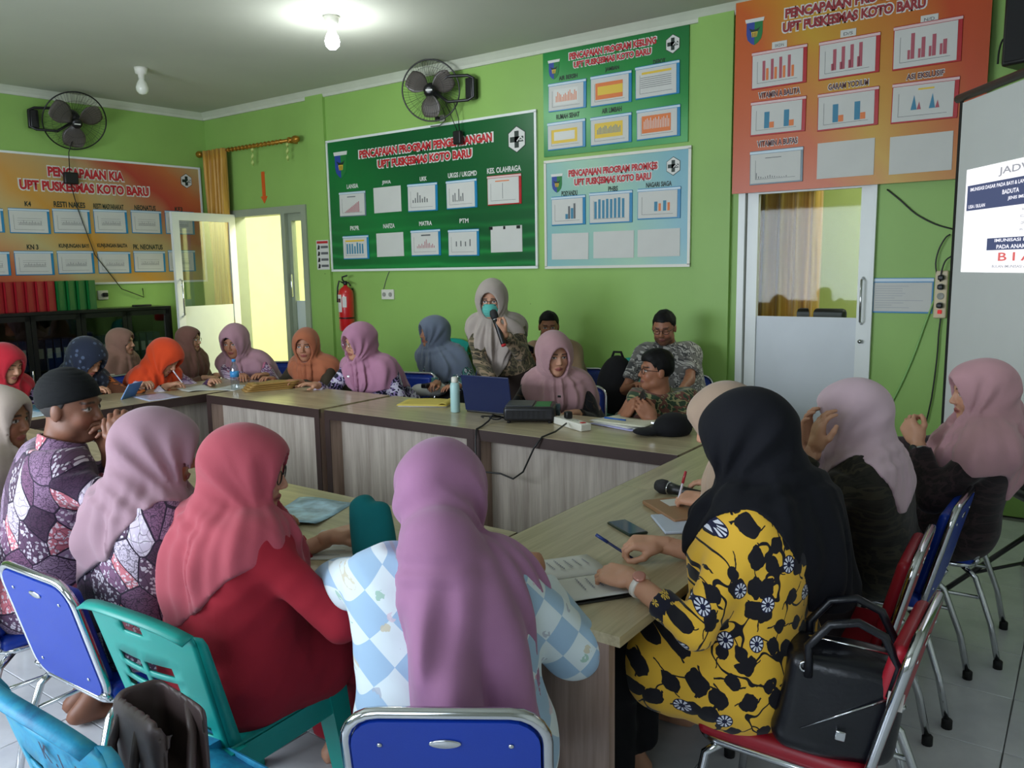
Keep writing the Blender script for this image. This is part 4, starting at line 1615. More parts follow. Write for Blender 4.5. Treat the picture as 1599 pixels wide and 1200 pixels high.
sl_text('IMUNISASI DASAR PADA BAYI & LANJUTAN PADA', .38, .11, .66, .024, m_sl_w)
sl_text('BADUTA', .42, .145, .14, .022, m_sl_w)
sl_text('JENIS IMUNISASI', .52, .18, .24, .020, m_sl_w)
sl_text('USIA / BULAN', .12, .195, .16, .018, m_sl_w)
for k_, tx in enumerate(('HB 0', 'BCG, POLIO', 'DPT 1', 'IPV, MR')):
    sl_text(tx, .55, .238 + k_ * .032, .05 + .02 * (k_ % 2), .014, m_sl_g)
sl_text('IMUNISASI LANJUTAN', .55, .380, .48, .020, m_sl_w)
sl_text('PADA ANAK SEKOLAH', .55, .409, .44, .020, m_sl_w)
sl_text('B I A S', .55, .458, .40, .042, m_sl_r)
sl_text('BULAN IMUNISASI ANAK SEKOLAH', .55, .505, .5, .014, m_sl_g)

# black loudspeaker high on the right
sp = empty('loudspeaker', (-.40, 5.70, 2.98), R_(-20), label='black loudspeaker mounted high on the wall beside the orange board', cat='loudspeaker')
p_ = at_y(1592, 25, 5.75)
sp.location = (p_[0] + .10, 5.78, p_[2] - .28)
MB().rbox(-.14, .14, -.13, .12, 0, .46, .015).build('cabinet_box', M_BLACK, sp)
MB().rbox(-.12, .12, -.14, -.13, .02, .44, .004, seg=1).build('grille', plain('speaker_grille', (26, 26, 28), .8), sp)
MB().box(-.03, .03, .12, .24, .18, .28).build('wall_bracket', M_BLKM, sp)

# monitor and chair seen through the office door glass
mo = empty('desk_monitor', (-1.15, 6.95, 0), label='edge of a lit monitor seen through the glazed door', cat='monitor')
MB().rbox(-.26, .26, -.02, .02, .96, 1.30, .008).build('casing', M_BLACK, mo)
MB().box(-.24, .24, -.022, -.02, .98, 1.28).build('display', emit('office_screen', (70, 200, 160), .8), mo)
MB().box(-.03, .03, -.02, .02, .75, .97).build('stand', M_BLACK, mo)
MB().rbox(-.12, .12, -.1, .1, .73, .75, .005).build('foot_plate', M_BLACK, mo)
od = empty('office_desk', (-1.2, 7.0, 0), label='office desk behind the glazed door', cat='desk')
MB().box(-.7, .7, -.3, .3, .70, .73).build('worktop', M_WTOP, od)
for s in (-1, 1):
    MB().box(s * .68 - .015, s * .68 + .015, -.28, .28, 0, .70).build('side_panel', M_WSIDE, od)
oc = empty('office_chair', (-1.72, 6.45, 0), label='black office chair backrest seen through the glazed door', cat='chair')
MB().rbox(-.2, .2, -.03, .03, .70, 1.30, .03).build('backrest', M_BLACK, oc)
MB().rbox(-.22, .22, -.03, .38, .44, .52, .03).build('seat', M_BLACK, oc)
MB().tube([(0, .17, .44), (0, .17, .06)], .03, 10).build('column', M_BLKM, oc)
for k in range(5):
    a = R_(72 * k)
    MB().tube([(0, .17, .08), (.24 * math.cos(a), .17 + .24 * math.sin(a), .03)], .02, 6).build('leg', M_BLKM, oc)
# ------------------------------------------------------------------ organic surfaces (signed distance fields -> mesh)
F32 = np.float32


def V3(*a):
    return np.array(a, dtype=np.float64)


def unit(v):
    v = np.asarray(v, float)
    return v / max(1e-9, np.linalg.norm(v))


def cap(a, b, ra, rb=None):
    a, b = np.asarray(a, F32), np.asarray(b, F32)
    rb = ra if rb is None else rb
    ba = b - a
    l2 = max(float(ba @ ba), 1e-9)

    def f(P):
        pa = P - a
        h = np.clip(pa @ ba / l2, 0, 1)
        q = pa - h[:, None] * ba
        return np.sqrt((q * q).sum(1)) - (ra + (rb - ra) * h)
    return f


def ell(c, r, Rm=None):
    c = np.asarray(c, F32)
    r = np.asarray(r, F32)
    M = None if Rm is None else np.asarray(Rm, F32)

    def f(P):
        q = P - c
        if M is not None:
            q = q @ M
        k0 = np.sqrt(((q / r) ** 2).sum(1)) + 1e-6
        k1 = np.sqrt(((q / (r * r)) ** 2).sum(1)) + 1e-6
        return k0 * (k0 - 1) / k1
    return f


def smin(a, b, k):
    h = np.clip(0.5 + 0.5 * (b - a) / k, 0, 1)
    return b + (a - b) * h - k * h * (1 - h)


def smax(a, b, k):
    return -smin(-a, -b, k)


def union(prims, k):
    def f(P):
        d = prims[0](P)
        for p in prims[1:]:
            d = smin(d, p(P), k)
        return d
    return f


def sstep(a, b, x):
    t = np.clip((x - a) / (b - a), 0, 1)
    return t * t * (3 - 2 * t)


class Waves:
    """cheap smooth noise made of plane waves"""

    def __init__(self, seed, freq, n=6, aniso=(1, 1, 1)):
        r = np.random.RandomState(seed)
        d = r.normal(size=(n, 3))
        d /= np.linalg.norm(d, axis=1)[:, None]
        self.k = (d * freq * r.uniform(.6, 1.5, (n, 1)) * np.array(aniso)).astype(F32)
        self.p = r.uniform(0, 6.28, n).astype(F32)

    def __call__(self, P):
        return np.sin(P @ self.k.T + self.p).mean(1) * 1.6

    def crease(self, P):
        return (1 - np.abs(np.sin(P @ self.k.T + self.p))).mean(1)


def mesh_sdf(f, lo, hi, vox):
    lo = np.asarray(lo, float) - 2 * vox
    hi = np.asarray(hi, float) + 2 * vox
    B = 6
    nb = np.ceil((hi - lo) / (vox * B)).astype(int) + 1
    ctr = np.stack(np.meshgrid(*[np.arange(n) for n in nb], indexing='ij'), -1).reshape(-1, 3)
    cp = (lo + (ctr * B + (B - 1) / 2) * vox).astype(F32)
    dc = f(cp)
    act = np.abs(dc) < B * vox * .87 * 1.45
    D = np.repeat(np.where(dc > 0, F32(1), F32(-1))[:, None], B ** 3, 1).astype(F32)
    g = np.stack(np.meshgrid(*[np.arange(B)] * 3, indexing='ij'), -1).reshape(-1, 3)
    ai = np.nonzero(act)[0]
    for s in range(0, len(ai), 2000):
        ii = ai[s:s + 2000]
        P = (lo + (ctr[ii][:, None, :] * B + g[None]) * vox).astype(F32).reshape(-1, 3)
        D[ii] = f(P).reshape(len(ii), -1)
    D = D.reshape(*nb, B, B, B).transpose(0, 3, 1, 4, 2, 5).reshape(*(nb * B))
    S = D < 0
    cs = np.zeros(tuple(np.array(D.shape) - 1), np.int8)
    offs = [(i, j, k) for i in (0, 1) for j in (0, 1) for k in (0, 1)]
    nx, ny, nz = cs.shape
    for (i, j, k) in offs:
        cs += S[i:i + nx, j:j + ny, k:k + nz]
    mixed = (cs > 0) & (cs < 8)
    cells = np.argwhere(mixed)
    if len(cells) == 0:
        return np.zeros((0, 3)), np.zeros((0, 4), int)
    idx = np.full(cs.shape, -1, np.int64)
    idx[mixed] = np.arange(len(cells))
    pos = np.zeros((len(cells), 3))
    cnt = np.zeros(len(cells))
    for a in offs:
        for ax in range(3):
            if a[ax] == 1:
                continue
            bb = list(a)
            bb[ax] = 1
            da = D[cells[:, 0] + a[0], cells[:, 1] + a[1], cells[:, 2] + a[2]]
            db = D[cells[:, 0] + bb[0], cells[:, 1] + bb[1], cells[:, 2] + bb[2]]
            m = (da < 0) != (db < 0)
            t = np.where(m, da / np.where(m, da - db, 1), 0)
            p = np.array(a, float)[None] + np.zeros((len(cells), 3))
            p[:, ax] += t
            pos += p * m[:, None]
            cnt += m
    V = lo + (cells + pos / np.maximum(cnt, 1)[:, None]) * vox
    faces = []
    for ax in range(3):
        o1, o2 = (ax + 1) % 3, (ax + 2) % 3
        sl0 = [slice(None)] * 3
        sl1 = [slice(None)] * 3
        sl0[ax] = slice(0, -1)
        sl1[ax] = slice(1, None)
        ch = S[tuple(sl0)] != S[tuple(sl1)]
        e = np.argwhere(ch)
        ok = (e[:, o1] > 0) & (e[:, o2] > 0) & (e[:, o1] < D.shape[o1] - 1) & (e[:, o2] < D.shape[o2] - 1)
        e = e[ok]

        def cid(d1, d2):
            q = e.copy()
            q[:, o1] += d1
            q[:, o2] += d2
            return idx[q[:, 0], q[:, 1], q[:, 2]]
        quad = np.stack([cid(-1, -1), cid(0, -1), cid(0, 0), cid(-1, 0)], 1)
        neg = S[e[:, 0], e[:, 1], e[:, 2]]
        quad[~neg] = quad[~neg][:, ::-1]
        faces.append(quad)
    Fq = np.concatenate(faces)
    Fq = Fq[(Fq >= 0).all(1)]
    return V, Fq


def relax(V, Fq, it=1, lam=.5):
    n = len(V)
    for _ in range(it):
        acc = np.zeros_like(V)
        c = np.zeros(n)
        for a, b in ((0, 1), (1, 2), (2, 3), (3, 0)):
            for p, q in ((a, b), (b, a)):
                np.add.at(acc, Fq[:, p], V[Fq[:, q]])
                np.add.at(c, Fq[:, p], 1)
        V = V * (1 - lam) + lam * acc / np.maximum(c, 1)[:, None]
    return V


def np_mesh(name, parts, mats, to_local, colors=None, midx=None, parent=None):
    """parts: list of (V, F). One mesh object"""
    Vs, Fs, base = [], [], 0
    for V, Fq in parts:
        Vs.append(V)
        Fs.append(Fq + base)
        base += len(V)
    V = np.concatenate(Vs)
    Fq = np.concatenate(Fs)
    L = to_local(V).astype(F32)
    me = bpy.data.meshes.new(name)
    me.vertices.add(len(L))
    me.vertices.foreach_set('co', L.ravel())
    nf = len(Fq)
    me.loops.add(nf * 4)
    me.loops.foreach_set('vertex_index', Fq.astype(np.int32).ravel())
    me.polygons.add(nf)
    me.polygons.foreach_set('loop_start', np.arange(0, nf * 4, 4, dtype=np.int32))
    me.polygons.foreach_set('use_smooth', np.ones(nf, bool))
    for m in mats:
        me.materials.append(m)
    if midx is not None:
        me.polygons.foreach_set('material_index', midx(V[Fq].mean(1)).astype(np.int32))
    if colors is not None:
        ca = me.color_attributes.new('Col', 'FLOAT_COLOR', 'POINT')
        c = np.concatenate([colors, np.ones((len(colors), 1))], 1).astype(F32)
        ca.data.foreach_set('color', c.ravel())
    me.update()
    me.validate()
    o = bpy.data.objects.new(name, me)
    COL.objects.link(o)
    if parent is not None:
        o.parent = parent
    return o


# ------------------------------------------------------------------ cloth prints and skin
t = NT('skin')
a_ = t.n('ShaderNodeVertexColor')
a_.layer_name = 'Col'
t.color(a_.outputs['Color'])
t.set(Roughness=.5)
t.b.inputs['Specular IOR Level'].default_value = .4
t.b.inputs['Subsurface Weight'].default_value = .06
t.b.inputs['Subsurface Radius'].default_value = (.01, .004, .002)
M_SKIN = t.m


def uz_coords(t, ux=-1.0, uy=1.0):
    """(u, z) cloth coordinates from object space"""
    v = t.coord()
    s = t.n('ShaderNodeSeparateXYZ')
    t.l(v, s.inputs[0])
    u = t.math('ADD', t.math('MULTIPLY', s.outputs['X'], ux), t.math('MULTIPLY', s.outputs['Y'], uy))
    c = t.n('ShaderNodeCombineXYZ')
    t.l(u, c.inputs['X'])
    t.l(s.outputs['Z'], c.inputs['Y'])
    return c.outputs[0]


def fin_cloth(t, name, rough=.8):
    t.set(Roughness=rough)
    t.b.inputs['Specular IOR Level'].default_value = .25
    t.b.inputs['Sheen Weight'].default_value = .15
    MATS[name] = t.m
    return t.m


def batik_patch(name, cols, line, scale=9.0, fleck=(230, 222, 232), ux=1.0, uy=1.0):
    """patchwork batik: big curved patches, each filled with small motifs, dark outlines"""
    t = NT(name)
    uv = uz_coords(t, ux, uy)
    d = t.vmix(uv, t.noise(uv, 5.0, 1.0, col=True), .09)
    vo = t.vor(d, scale)
    vo.voronoi_dimensions = '2D'
    se = t.n('ShaderNodeSeparateColor')
    t.l(vo.outputs['Color'], se.inputs[0])
    n = len(cols)
    base = t.ramp(se.outputs['Red'], [(i / n, srgb(*c)) for i, c in enumerate(cols)], 'CONSTANT')
    small = t.vor(t.vmix(uv, t.noise(uv, 40, 1, col=True), .02), scale * 8)
    small.voronoi_dimensions = '2D'
    f1 = t.math('LESS_THAN', small.outputs['Distance'], .42)
    ss = t.n('ShaderNodeSeparateColor')
    t.l(small.outputs['Color'], ss.inputs[0])
    f1 = t.math('MULTIPLY', f1, t.math('GREATER_THAN', ss.outputs['Green'], .45))
    sel = t.math('GREATER_THAN', se.outputs['Green'], .40)
    c = t.mix(t.math('MULTIPLY', t.math('MULTIPLY', f1, sel), .75), base, srgb(*fleck))
    wv = t.n('ShaderNodeTexWave')
    wv.wave_type = 'RINGS'
    wv.inputs['Scale'].default_value = scale * 2.6
    wv.inputs['Distortion'].default_value = 12.0
    wv.inputs['Detail'].default_value = 1.0
    wv.inputs['Detail Scale'].default_value = 2.5
    t.l(uv, wv.inputs['Vector'])
    wl = t.math('MULTIPLY', t.math('LESS_THAN', wv.outputs['Fac'], .22), t.math('LESS_THAN', se.outputs['Green'], .40))
    c = t.mix(t.math('MULTIPLY', wl, .6), c, srgb(*line))
    ed = t.vor(d, scale, 'DISTANCE_TO_EDGE')
    ed.voronoi_dimensions = '2D'
    c = t.mix(t.math('LESS_THAN', ed.outputs['Distance'], .028), c, srgb(*line))
    e2 = t.vor(t.vmix(uv, t.noise(uv, 18, 1, col=True), .05), scale * 3.1, 'DISTANCE_TO_EDGE')
    e2.voronoi_dimensions = '2D'
    c = t.mix(t.math('MULTIPLY', t.math('LESS_THAN', e2.outputs['Distance'], .035), .7), c, srgb(*line))
    t.color(c)
    return fin_cloth(t, name)


def batik_scroll(name, base, line, alt, scale=26.0, w=.05, ux=1.0, uy=1.0):
    """all-over scrolling batik: contour lines of distorted noise"""
    t = NT(name)
    uv = uz_coords(t, ux, uy)
    n = t.noise(uv, scale, 1.0)
    n2 = t.noise(uv, scale * .45, 2.0)
    l1 = t.math('LESS_THAN', t.math('ABSOLUTE', t.math('SUBTRACT', n, .5)), w)
    l2 = t.math('LESS_THAN', t.math('ABSOLUTE', t.math('SUBTRACT', n2, .55)), w * .8)
    c = t.mix(l1, srgb(*base), srgb(*line))
    c = t.mix(l2, c, srgb(*alt))
    t.color(c)
    return fin_cloth(t, name)


def rot_cell(t, vo, uv, key):
    df = t.n('ShaderNodeVectorMath', operation='SUBTRACT')
    t.l(uv, df.inputs[0])
    t.l(vo.outputs['Position'], df.inputs[1])
    s = t.n('ShaderNodeSeparateXYZ')
    t.l(df.outputs[0], s.inputs[0])
    se = t.n('ShaderNodeSeparateColor')
    t.l(vo.outputs['Color'], se.inputs[0])
    an = t.math('MULTIPLY', se.outputs[key], 6.283)
    ca, sa = t.math('COSINE', an), t.math('SINE', an)
    a = t.math('ADD', t.math('MULTIPLY', s.outputs['X'], ca), t.math('MULTIPLY', s.outputs['Y'], sa))
    b_ = t.math('SUBTRACT', t.math('MULTIPLY', s.outputs['Y'], ca), t.math('MULTIPLY', s.outputs['X'], sa))
    return a, b_, se


def batik_leaf(name, ground, leaf, petal, sc=1.0):
    """yellow ground with black leaves, thin vines and white petalled flowers"""
    t = NT(name)
    uv = uz_coords(t, -1.0, 1.0)
    uvd = t.vmix(uv, t.noise(uv, 30, 2.0, col=True), .022)
    vo = t.vor(uvd, 13.5 * sc, rnd=.8)
    vo.voronoi_dimensions = '2D'
    a, b_, se = rot_cell(t, vo, uvd, 'Red')
    ln = t.math('ADD', .022 / sc, t.math('MULTIPLY', se.outputs['Green'], .016 / sc))
    q = t.math('DIVIDE', a, ln)
    wd = t.math('MULTIPLY', t.math('MULTIPLY', ln, .80), t.math('SUBTRACT', 1.0, t.math('MULTIPLY', q, q)))
    lf = t.math('LESS_THAN', t.math('ABSOLUTE', b_), wd)
    stem_ = t.math('MULTIPLY', t.math('LESS_THAN', t.math('ABSOLUTE', t.math('SUBTRACT', b_, t.math('MULTIPLY', t.math('SINE', t.math('MULTIPLY', a, 60.0)), .006))), .0022), t.math('LESS_THAN', t.math('ABSOLUTE', a), .055 / sc))
    n = t.noise(uv, 7.5, 1.5)
    vine = t.math('LESS_THAN', t.math('ABSOLUTE', t.math('SUBTRACT', n, .5)), .011)
    dark = t.math('MAXIMUM', t.math('MAXIMUM', lf, vine), stem_)
    c = t.mix(dark, srgb(*ground), srgb(*leaf))
    v2 = t.n('ShaderNodeMapping')
    v2.inputs['Location'].default_value = (.37, .21, 0)
    t.l(uv, v2.inputs[0])
    fo = t.vor(v2.outputs[0], 7.2 * sc, rnd=.7)
    fo.voronoi_dimensions = '2D'
    fa, fb, fs = rot_cell(t, fo, v2.outputs[0], 'Blue')
    rr = t.math('SQRT', t.math('ADD', t.math('MULTIPLY', fa, fa), t.math('MULTIPLY', fb, fb)))
    th = t.math('ARCTAN2', fb, fa)
    disc = t.math('LESS_THAN', rr, .0235 / sc)
    pet = t.math('MULTIPLY', t.math('MULTIPLY', t.math('LESS_THAN', rr, .0205 / sc), t.math('GREATER_THAN', rr, .0075 / sc)), t.math('GREATER_THAN', t.math('COSINE', t.math('MULTIPLY', th, 10.0)), -.15))
    c = t.mix(disc, c, srgb(20, 24, 60))
    c = t.mix(pet, c, srgb(*petal))
    t.color(c)
    return fin_cloth(t, name)


def small_flower(name, ground, petal, sc=45.0):
    t = NT(name)
    uv = uz_coords(t, -1.0, 1.0)
    fo = t.vor(uv, sc, rnd=.5)
    fo.voronoi_dimensions = '2D'
    a, b_, se = rot_cell(t, fo, uv, 'Blue')
    rr = t.math('SQRT', t.math('ADD', t.math('MULTIPLY', a, a), t.math('MULTIPLY', b_, b_)))
    th = t.math('ARCTAN2', b_, a)
    f = t.math('MULTIPLY', t.math('LESS_THAN', rr, .0085), t.math('GREATER_THAN', t.math('COSINE', t.math('MULTIPLY', th, 6.0)), -.3))
    c = t.mix(t.math('MULTIPLY', f, t.math('GREATER_THAN', se.outputs['Green'], .3)), srgb(*ground), srgb(*petal))
    t.color(c)
    return fin_cloth(t, name)


def check_patch(name):
    """pale blue and white diagonal checks with small coloured motifs"""
    t = NT(name)
    uv = uz_coords(t, 1.0, .45)
    mp = t.n('ShaderNodeMapping')
    mp.inputs['Rotation'].default_value = (0, 0, R_(45))
    mp.inputs['Scale'].default_value = (14, 14, 14)
    t.l(uv, mp.inputs[0])
    ck = t.n('ShaderNodeTexChecker')
    ck.inputs['Scale'].default_value = 1.0
    ck.inputs['Color1'].default_value = srgb(160, 190, 216)
    ck.inputs['Color2'].default_value = srgb(216, 228, 232)
    t.l(mp.outputs[0], ck.inputs['Vector'])
    vo = t.vor(t.vmix(uv, t.noise(uv, 30, 1, col=True), .03), 13)
    vo.voronoi_dimensions = '2D'
    se = t.n('ShaderNodeSeparateColor')
    t.l(vo.outputs['Color'], se.inputs[0])
    mot = t.math('MULTIPLY', t.math('LESS_THAN', vo.outputs['Distance'], .14), t.math('GREATER_THAN', t.noise(uv, 60, 2), .47))
    mc = t.ramp(se.outputs['Red'], [(0, srgb(214, 196, 206)), (.3, srgb(170, 176, 190)), (.5, srgb(210, 150, 160)), (.7, srgb(150, 190, 170)), (.85, srgb(200, 190, 160))], 'CONSTANT')
    c = t.mix(t.math('MULTIPLY', mot, .8), ck.outputs['Color'], mc)
    t.color(c)
    return fin_cloth(t, name)


def dotted(name, ground, dot, sc=22, r=.28):
    t = NT(name)
    v = t.coord()
    vo = t.vor(v, sc, rnd=.6)
    c = t.mix(t.math('MULTIPLY', t.math('LESS_THAN', vo.outputs['Distance'], r), .7), srgb(*ground), srgb(*dot))
    t.color(c)
    return fin_cloth(t, name)


B_PURPLE = batik_patch('purple_batik', [(78, 52, 76), (204, 116, 128), (136, 104, 134), (98, 70, 96), (206, 192, 210), (120, 82, 112), (190, 106, 120), (70, 46, 70), (160, 134, 160)], (40, 26, 48), 9.5)
B_PURPLE2 = batik_patch('purple_batik_small', [(110, 70, 104), (196, 116, 142), (150, 122, 154), (84, 52, 88), (196, 180, 200), (120, 84, 112)], (52, 34, 60), 14)
B_YELLOW = batik_leaf('yellow_leaf_batik', (234, 184, 60), (22, 20, 28), (224, 226, 236))
B_NAVYFL = small_flower('navy_flower_border', (22, 22, 40), (206, 172, 70))
B_CHECK = check_patch('pale_blue_patchwork')
B_OLIVE = batik_scroll('olive_batik', (92, 84, 62), (52, 48, 38), (140, 120, 96), 34)
B_GREEN = batik_scroll('green_batik', (48, 66, 46), (136, 132, 92), (104, 66, 56), 26, .045)
B_GREYW = batik_scroll('grey_print', (172, 170, 164), (70, 70, 70), (110, 108, 104), 30, .06)
B_BLACKW = batik_scroll('black_white_print', (30, 34, 38), (176, 182, 184), (64, 110, 106), 26, .06)
B_NAVYF = batik_scroll('navy_floral', (24, 26, 48), (150, 128, 176), (196, 190, 206), 26, .05)
B_ORNG = batik_scroll('orange_dark_batik', (40, 28, 24), (180, 96, 40), (90, 52, 30), 24, .07)
B_DARKOL = batik_scroll('dark_olive_batik', (36, 34, 28), (26, 25, 21), (54, 50, 38), 44, .05)
B_MAROON = batik_scroll('dark_maroon_batik', (36, 25, 28), (26, 18, 21), (50, 35, 38), 44, .05)
B_DKEMB = batik_scroll('black_embroidered', (18, 18, 22), (60, 46, 34), (24, 24, 28), 16, .02)

SK = {'light': (196, 146, 118), 'mid': (172, 120, 92), 'tan': (150, 100, 74), 'dark': (122, 80, 60)}


def lin(rgb):
    return np.array(srgb(*rgb)[:3])


# ------------------------------------------------------------------ head, hand
def head_sdf(ears=False, female=True):
    """head-local field: x right, y forward, z up, centre between the ears"""
    jw = .052 if female else .058
    pr = [(ell((0, -.012, .030), (.074, .094, .084)), 0), (ell((0, .018, -.034), (.060, .068, .086)), .03),
          (ell((0, .056, -.092), (.026, .024, .018)), .03), (ell((jw - .008, .012, -.070), (.018, .03, .022)), .03), (ell((-jw + .008, .012, -.070), (.018, .03, .022)), .03),
          (ell((.036, .058, -.030), (.022, .022, .024)), .02), (ell((-.036, .058, -.030), (.022, .022, .024)), .02),
          (cap((0, .082, .012), (0, .100, -.026), .0065, .0105), .012),
          (ell((.011, .092, -.031), (.008, .009, .007)), .006), (ell((-.011, .092, -.031), (.008, .009, .007)), .006),
          (cap((-.040, .076, .026), (-.012, .082, .024), .006), .014), (cap((.040, .076, .026), (.012, .082, .024), .006), .014)]
    lips = [cap((-.018, .082, -.0585), (0, .0895, -.0570), .0045), cap((.018, .082, -.0585), (0, .0895, -.0570), .0045),
            cap((-.015, .082, -.0660), (.015, .082, -.0660), .0055), ell((0, .085, -.066), (.012, .007, .006))]
    sock = [ell((.031, .090, .004), (.017, .013, .0105)), ell((-.031, .090, .004), (.017, .013, .0105))]
    eyes = [ell((.0315, .0690, .004), (.0155, .0125, .0125)), ell((-.0315, .0690, .004), (.0155, .0125, .0125))]
    ear = [ell((s * .076, -.008, -.006), (.010, .019, .031)) for s in (-1, 1)]
    neck = cap((0, -.022, -.06), (0, -.05, -.20), .052 if female else .060, .056 if female else .066)

    def f(q):
        d = pr[0][0](q)
        for p, k in pr[1:]:
            d = smin(d, p(q), k)
        for s in sock:
            d = smax(d, -s(q), .012)
        for e in eyes:
            d = smin(d, e(q), .003)
        for l_ in lips:
            d = smin(d, l_(q), .005)
        if ears:
            for e in ear:
                d = smin(d, e(q), .008)
        return smin(d, neck(q), .02)
    return f


def head_colors(q, skin, eyes='open', brow=(38, 28, 24), lip=(150, 74, 72), stubble=0.0):
    c = np.tile(lin(skin), (len(q), 1))
    n = len(q)
    ax = np.abs(q[:, 0])
    x, y, z = q[:, 0], q[:, 1], q[:, 2]
    fr = y > .03

    def mixin(m, col, a=1.0):
        m = (m * a)[:, None]
        c[:] = c * (1 - m) + lin(col) * m
    ck = np.exp(-(((ax - .038) / .02) ** 2 + ((z + .03) / .02) ** 2)) * fr
    mixin(ck, (196, 110, 96), .22)
    if stubble:
        st = sstep(-.035, -.06, z) * fr * (1 - sstep(.05, .07, ax))
        st = np.maximum(st, np.exp(-(((z + .046) / .006) ** 2)) * (ax < .026) * fr)
        mixin(st, (40, 32, 28), stubble)
    arch = .0265 - 1.6 * (ax - .030) ** 2 * 4 * .6
    br = (1 - sstep(.0028, .0050, np.abs(z - arch))) * ((ax > .012) & (ax < .050)) * fr
    mixin(br, brow, .9)
    ml = (1 - sstep(.9, 1.15, np.sqrt((x / .0245) ** 2 + ((z + .062) / .0105) ** 2))) * (y > .065)
    mixin(ml, lip, .85)
    mixin((1 - sstep(.0008, .002, np.abs(z + .0620))) * (ax < .021) * (y > .07), (70, 30, 30), .8)
    if eyes == 'open':
        e = np.sqrt(((ax - .0315) / .0150) ** 2 + ((z - .004) / .0066) ** 2)
        mixin((1 - sstep(.85, 1.1, e)) * (y > .05), (206, 200, 196))
        mixin((1 - sstep(.0050, .0068, np.sqrt((ax - .0315) ** 2 + (z - .0045) ** 2))) * (y > .05), (26, 18, 16))
        lash = (1 - sstep(.0010, .0026, np.abs(z - (.0110 - 22 * (ax - .0315) ** 2)))) * (np.abs(ax - .0315) < .0175) * (y > .05)
        mixin(lash, (24, 18, 16), .9)
    else:
        lash = (1 - sstep(.0012, .0030, np.abs(z - (-.0035 + 14 * (ax - .0315) ** 2)))) * (np.abs(ax - .0315) < .0165) * (y > .05)
        mixin(lash, (24, 18, 16), .9)
    return c


def hand_sdf(side, curl=(.35, .45, .35), thumb=.5, spread=.06, fing=None):
    """hand-local: origin wrist, +y to the fingertips, +z back of the hand; thumb on +x for a left hand"""
    sx = 1.0 if side == 'L' else -1.0
    pr = [(ell((0, .048, 0), (.041, .056, .0165)), 0), (cap((0, -.022, 0), (0, .01, 0), .0275, .026), .02),
          (cap((-.024, .025, 0), (-.030, .078, 0), .014, .011), .015), (cap((.020, .025, 0), (.028, .080, 0), .015, .012), .015),
          (ell((.028 * sx, .028, -.008), (.019, .030, .015)), .015)]
    base = [(.029, .086, .068, .0092), (.0095, .091, .076, .0094), (-.0105, .088, .070, .0090), (-.029, .080, .055, .0080)]
    fs = []
    for i, (bx, by, ln, r) in enumerate(base):
        cu = curl if fing is None else fing[i]
        p = np.array([bx * sx, by, 0.0])
        a = 0.0
        yaw = spread * (1.5 - i) * sx
        for k, frac in enumerate((.44, .31, .25)):
            a += cu[k]
            d = np.array([math.sin(yaw) * math.cos(a), math.cos(yaw) * math.cos(a), -math.sin(a)])
            q = p + d * ln * frac
            fs.append(cap(p, q, r * (1 - .09 * k), r * (1 - .09 * (k + 1))))
            p = q
    t0 = np.array([.030 * sx, .022, -.006])
    t1 = t0 + np.array([.026 * sx * (1 - .3 * thumb), .030, -.012 * (1 + thumb)])
    t2 = t1 + np.array([.008 * sx * (1 - 1.6 * thumb), .028, -.008 * (1 + thumb)])
    t3 = t2 + np.array([-.006 * sx * thumb, .020, -.006])
    th = [cap(t0, t1, .0135, .0115), cap(t1, t2, .0112, .0100), cap(t2, t3, .0100, .0080)]

    def f(q):
        d = pr[0][0](q)
        for p, k in pr[1:]:
            d = smin(d, p(q), k)
        g = fs[0](q)
        for j in range(0, 12, 3):
            e = smin(smin(fs[j](q), fs[j + 1](q), .004), fs[j + 2](q), .004)
            g = e if j == 0 else np.minimum(g, e)
        t_ = smin(smin(th[0](q), th[1](q), .006), th[2](q), .005)
        d = smin(d, g, .008)
        return smin(d, t_, .009)
    return f


def frame_from(y, z):
    """columns x,y,z with y along the first vector and z close to the second"""
    y = unit(y)
    z = np.asarray(z, float)
    x = np.cross(y, z)
    if np.linalg.norm(x) < 1e-4:
        x = np.cross(y, [0.3, 0.5, 0.8])
    x = unit(x)
    z = np.cross(x, y)
    return np.stack([x, y, z], 1)


def heading(a):
    a = R_(a)
    return np.array([math.cos(a), math.sin(a), 0.0]), np.array([-math.sin(a), math.cos(a), 0.0])


def head_frame(yaw, pitch, roll):
    rx, fy = heading(yaw)
    up = np.array([0, 0, 1.0])
    p = R_(pitch)
    fy2 = fy * math.cos(p) + up * math.sin(p)
    up2 = np.cross(rx, fy2)
    r = R_(roll)
    rx3 = rx * math.cos(r) + up2 * math.sin(r)
    up3 = np.cross(rx3, fy2)
    return np.stack([rx3, fy2, up3], 1)


PEOPLE = {}


